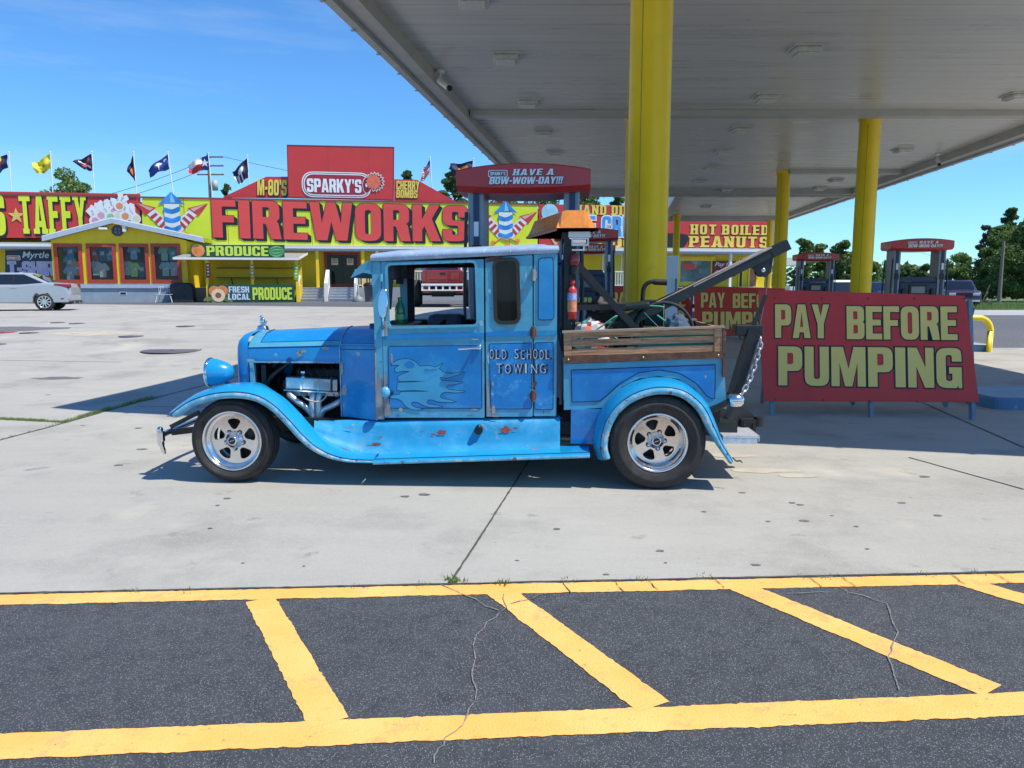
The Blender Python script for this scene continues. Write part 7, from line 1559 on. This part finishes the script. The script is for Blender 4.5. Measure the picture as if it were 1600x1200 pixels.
tree('round leafy tree rising behind the taffy billboard under the flags', 117, 261, 82, 68, [leafm, leafl, leafm], low=.35)
tree('small dark pine tip peeking over the red roof board on the left', 360, 288, 34, 80, [leafp, leafd], 'pine', 1400, low=.4)
tree('pine behind the CHERRY BOMBS roof board beside the tall red board', 638, 268, 56, 82, [leafp, leafd], 'pine', 2200, low=.4)
tree('broad pine between the stars and stripes and the red pump cap', 712, 262, 84, 76, [leafp, leafd, leafp], 'pine', 3600, low=.35)
tree('pine just left of the red pump cap under the black flag', 695, 300, 60, 84, [leafp, leafm], 'pine', 2200, low=.4)
tree('tree filling the gap below the left end of the red pump cap', 790, 302, 90, 80, [leafp, leafm], 'round', 2800, low=.4)
tree('tree showing below the middle of the red pump cap', 850, 300, 80, 83, [leafd, leafp], 'round', 2600, low=.4)
tree('tree above the hand dipped billboard right of the red pump cap', 918, 297, 70, 80, [leafm, leafp], 'round', 2600, low=.4)
tree('tree above the ice cream billboard touching the big yellow column', 962, 299, 60, 84, [leafd, leafm], 'pine', 2400, low=.4)
g2 = 'trees beyond the road'
tree('pine with a rounded top nearest the boom tip', 1252, 374, 48, 92, [leafd, leafp, leafm], 'tall', 2400, 0, group=g2)
tree('dark tree right of the boom tip above the small red pump cap', 1280, 381, 44, 95, [leafm, leafd], 'round', 2200, 0, group=g2)
tree('tall dark tree left of the nearer right column', 1310, 378, 52, 90, [leafd, leafp], 'tall', 2600, 0, group=g2)
tree('dark tree half hidden behind the nearer right column', 1337, 388, 46, 96, [leafd, leafm], 'round', 2200, 0, group=g2)
tree('bright small tree just right of the nearer right column', 1362, 409, 36, 84, [leafm, leafl], 'round', 2000, 0, group=g2)
tree('low tree left of the post of the right red pump', 1384, 419, 40, 100, [leafm, leafd], 'round', 1800, 0, group=g2)
tree('far low trees seen between the two posts of the right red pump', 1416, 416, 44, 110, [leafp, leafm], 'tall', 1800, 0, group=g2)
tree('far low tree left of the right post of the pump', 1440, 414, 34, 108, [leafp, leafd], 'tall', 1600, 0, group=g2)
tree('pale green tree between the right red pump and the dark wood', 1494, 394, 58, 84, [leafl, leafl, leafm], 'round', 3000, 0, group=g2, low=.15)
tree('small light bush at the foot of the dark wood', 1528, 438, 34, 78, [leafl, leafm], 'round', 1600, 0, group=g2, low=.05)
tree('grey twiggy half bare tree on the left flank of the dark wood', 1540, 352, 46, 76, [leafg, leafg, leafp], 'tall', 2400, 0, group=g2)
tree('tall pine rising above the dark wood at the right', 1571, 325, 46, 84, [leafp, leafd], 'pine', 2200, 0, group=g2, low=.55)
tree('big dark tree forming the left half of the wood at the right edge', 1562, 352, 92, 72, [leafd, leafd, leafm], 'round', 5200, 0, group=g2, low=.08)
tree('big dark tree cut by the right picture edge', 1606, 338, 104, 68, [leafd, leafm, leafd], 'round', 6000, 0, group=g2, low=.08)
tree('dark tree of the wood just outside the right picture edge', 1668, 345, 100, 70, [leafd, leafd], 'round', 3200, 0, group=g2, low=.08)
mb = MB(); cl = []
for k in range(170): x = -170+k*2.35; cl.append((V((x, 125+12*sin(k*.7), rt.uniform(1.0, 3.2))), rt.uniform(1.6, 2.8)))
leafcloud(mb, cl, 15000, .55, [leafd, leafm, leafp], .9); struct('far_woods', mb, kind='stuff')
def upole(label, px, yb, yt, D, arms, gz):
    q = at(px, 444, D); zt = EYE+(444-yt)*D/FPX; t = thing('utility_pole', label, 'utility pole', (q.x, D, gz)); mb = MB(); mb.tube([(0, 0, -.2), (0, 0, zt-gz)], [.17, .11], polew, 10); mb.build('pole', t)
    for k in range(arms):
        mb = MB(); z = zt-gz-.35-k*.8; mb.box(-1.1 if k else -.1, 1.4, -.06, .06, z-.06, z+.06, polew)
        for x in (.5, 1.3): mb.lathe([(.05, z+.061), (.06, z+.16), (.02, z+.2), (0, z+.2)], M('insulator', (.4, .42, .45), .3), (x, 0, 0), 'z', 8)
        mb.build('crossarm', t)
    if arms: mb = MB(); mb.lathe([(.0, zt-gz-3.4), (.28, zt-gz-3.4), (.28, zt-gz-2.5), (0, zt-gz-2.45)], M('transformer', (.4, .42, .44), .5), (.5, 0, 0), 'z', 14); mb.build('transformer', t)
    return V((q.x, D, zt))
p1_ = upole('grey utility pole with crossarms behind the FIREWORKS billboard, beside the Texas flag', 335, 306, 247, 74, 3, .4)
p2_ = upole('thin bare utility pole in front of the dark wood at the right', 1563, 475, 378, 66, 0, 0)
wire = M('overhead wire', (.03, .03, .035), .6)
def cable(label, a, b, sag):
    m_ = (a+b)/2; mb = MB(); mb.tube([tuple(a*(1-t)+b*t-V((0, 0, sag*4*t*(1-t)))-m_) for t in fr(0, 1, 24)], .022, wire, 5); tag(mb.build('power_line', None, m_), label, 'power line')
cable('power line sagging left from the utility pole behind the flags', p1_+V((.5, 0, -.3)), at(-60, 338, 72), 1.2)
cable('second lower power line running left behind the round tree', p1_+V((.5, 0, -1.1)), at(-60, 346, 72), 1.2)
cable('power line running right from the utility pole behind the tall red board', p1_+V((1.3, 0, -.3)), at(1000, 322, 96), 1.4)
cable('power line from the thin utility pole into the wood at the right edge', p2_+V((0, 0, -.2)), at(1700, 372, 70), .3)
cable('power line running left from the thin utility pole', p2_+V((0, 0, -1.2)), at(1440, 395, 130), .6)
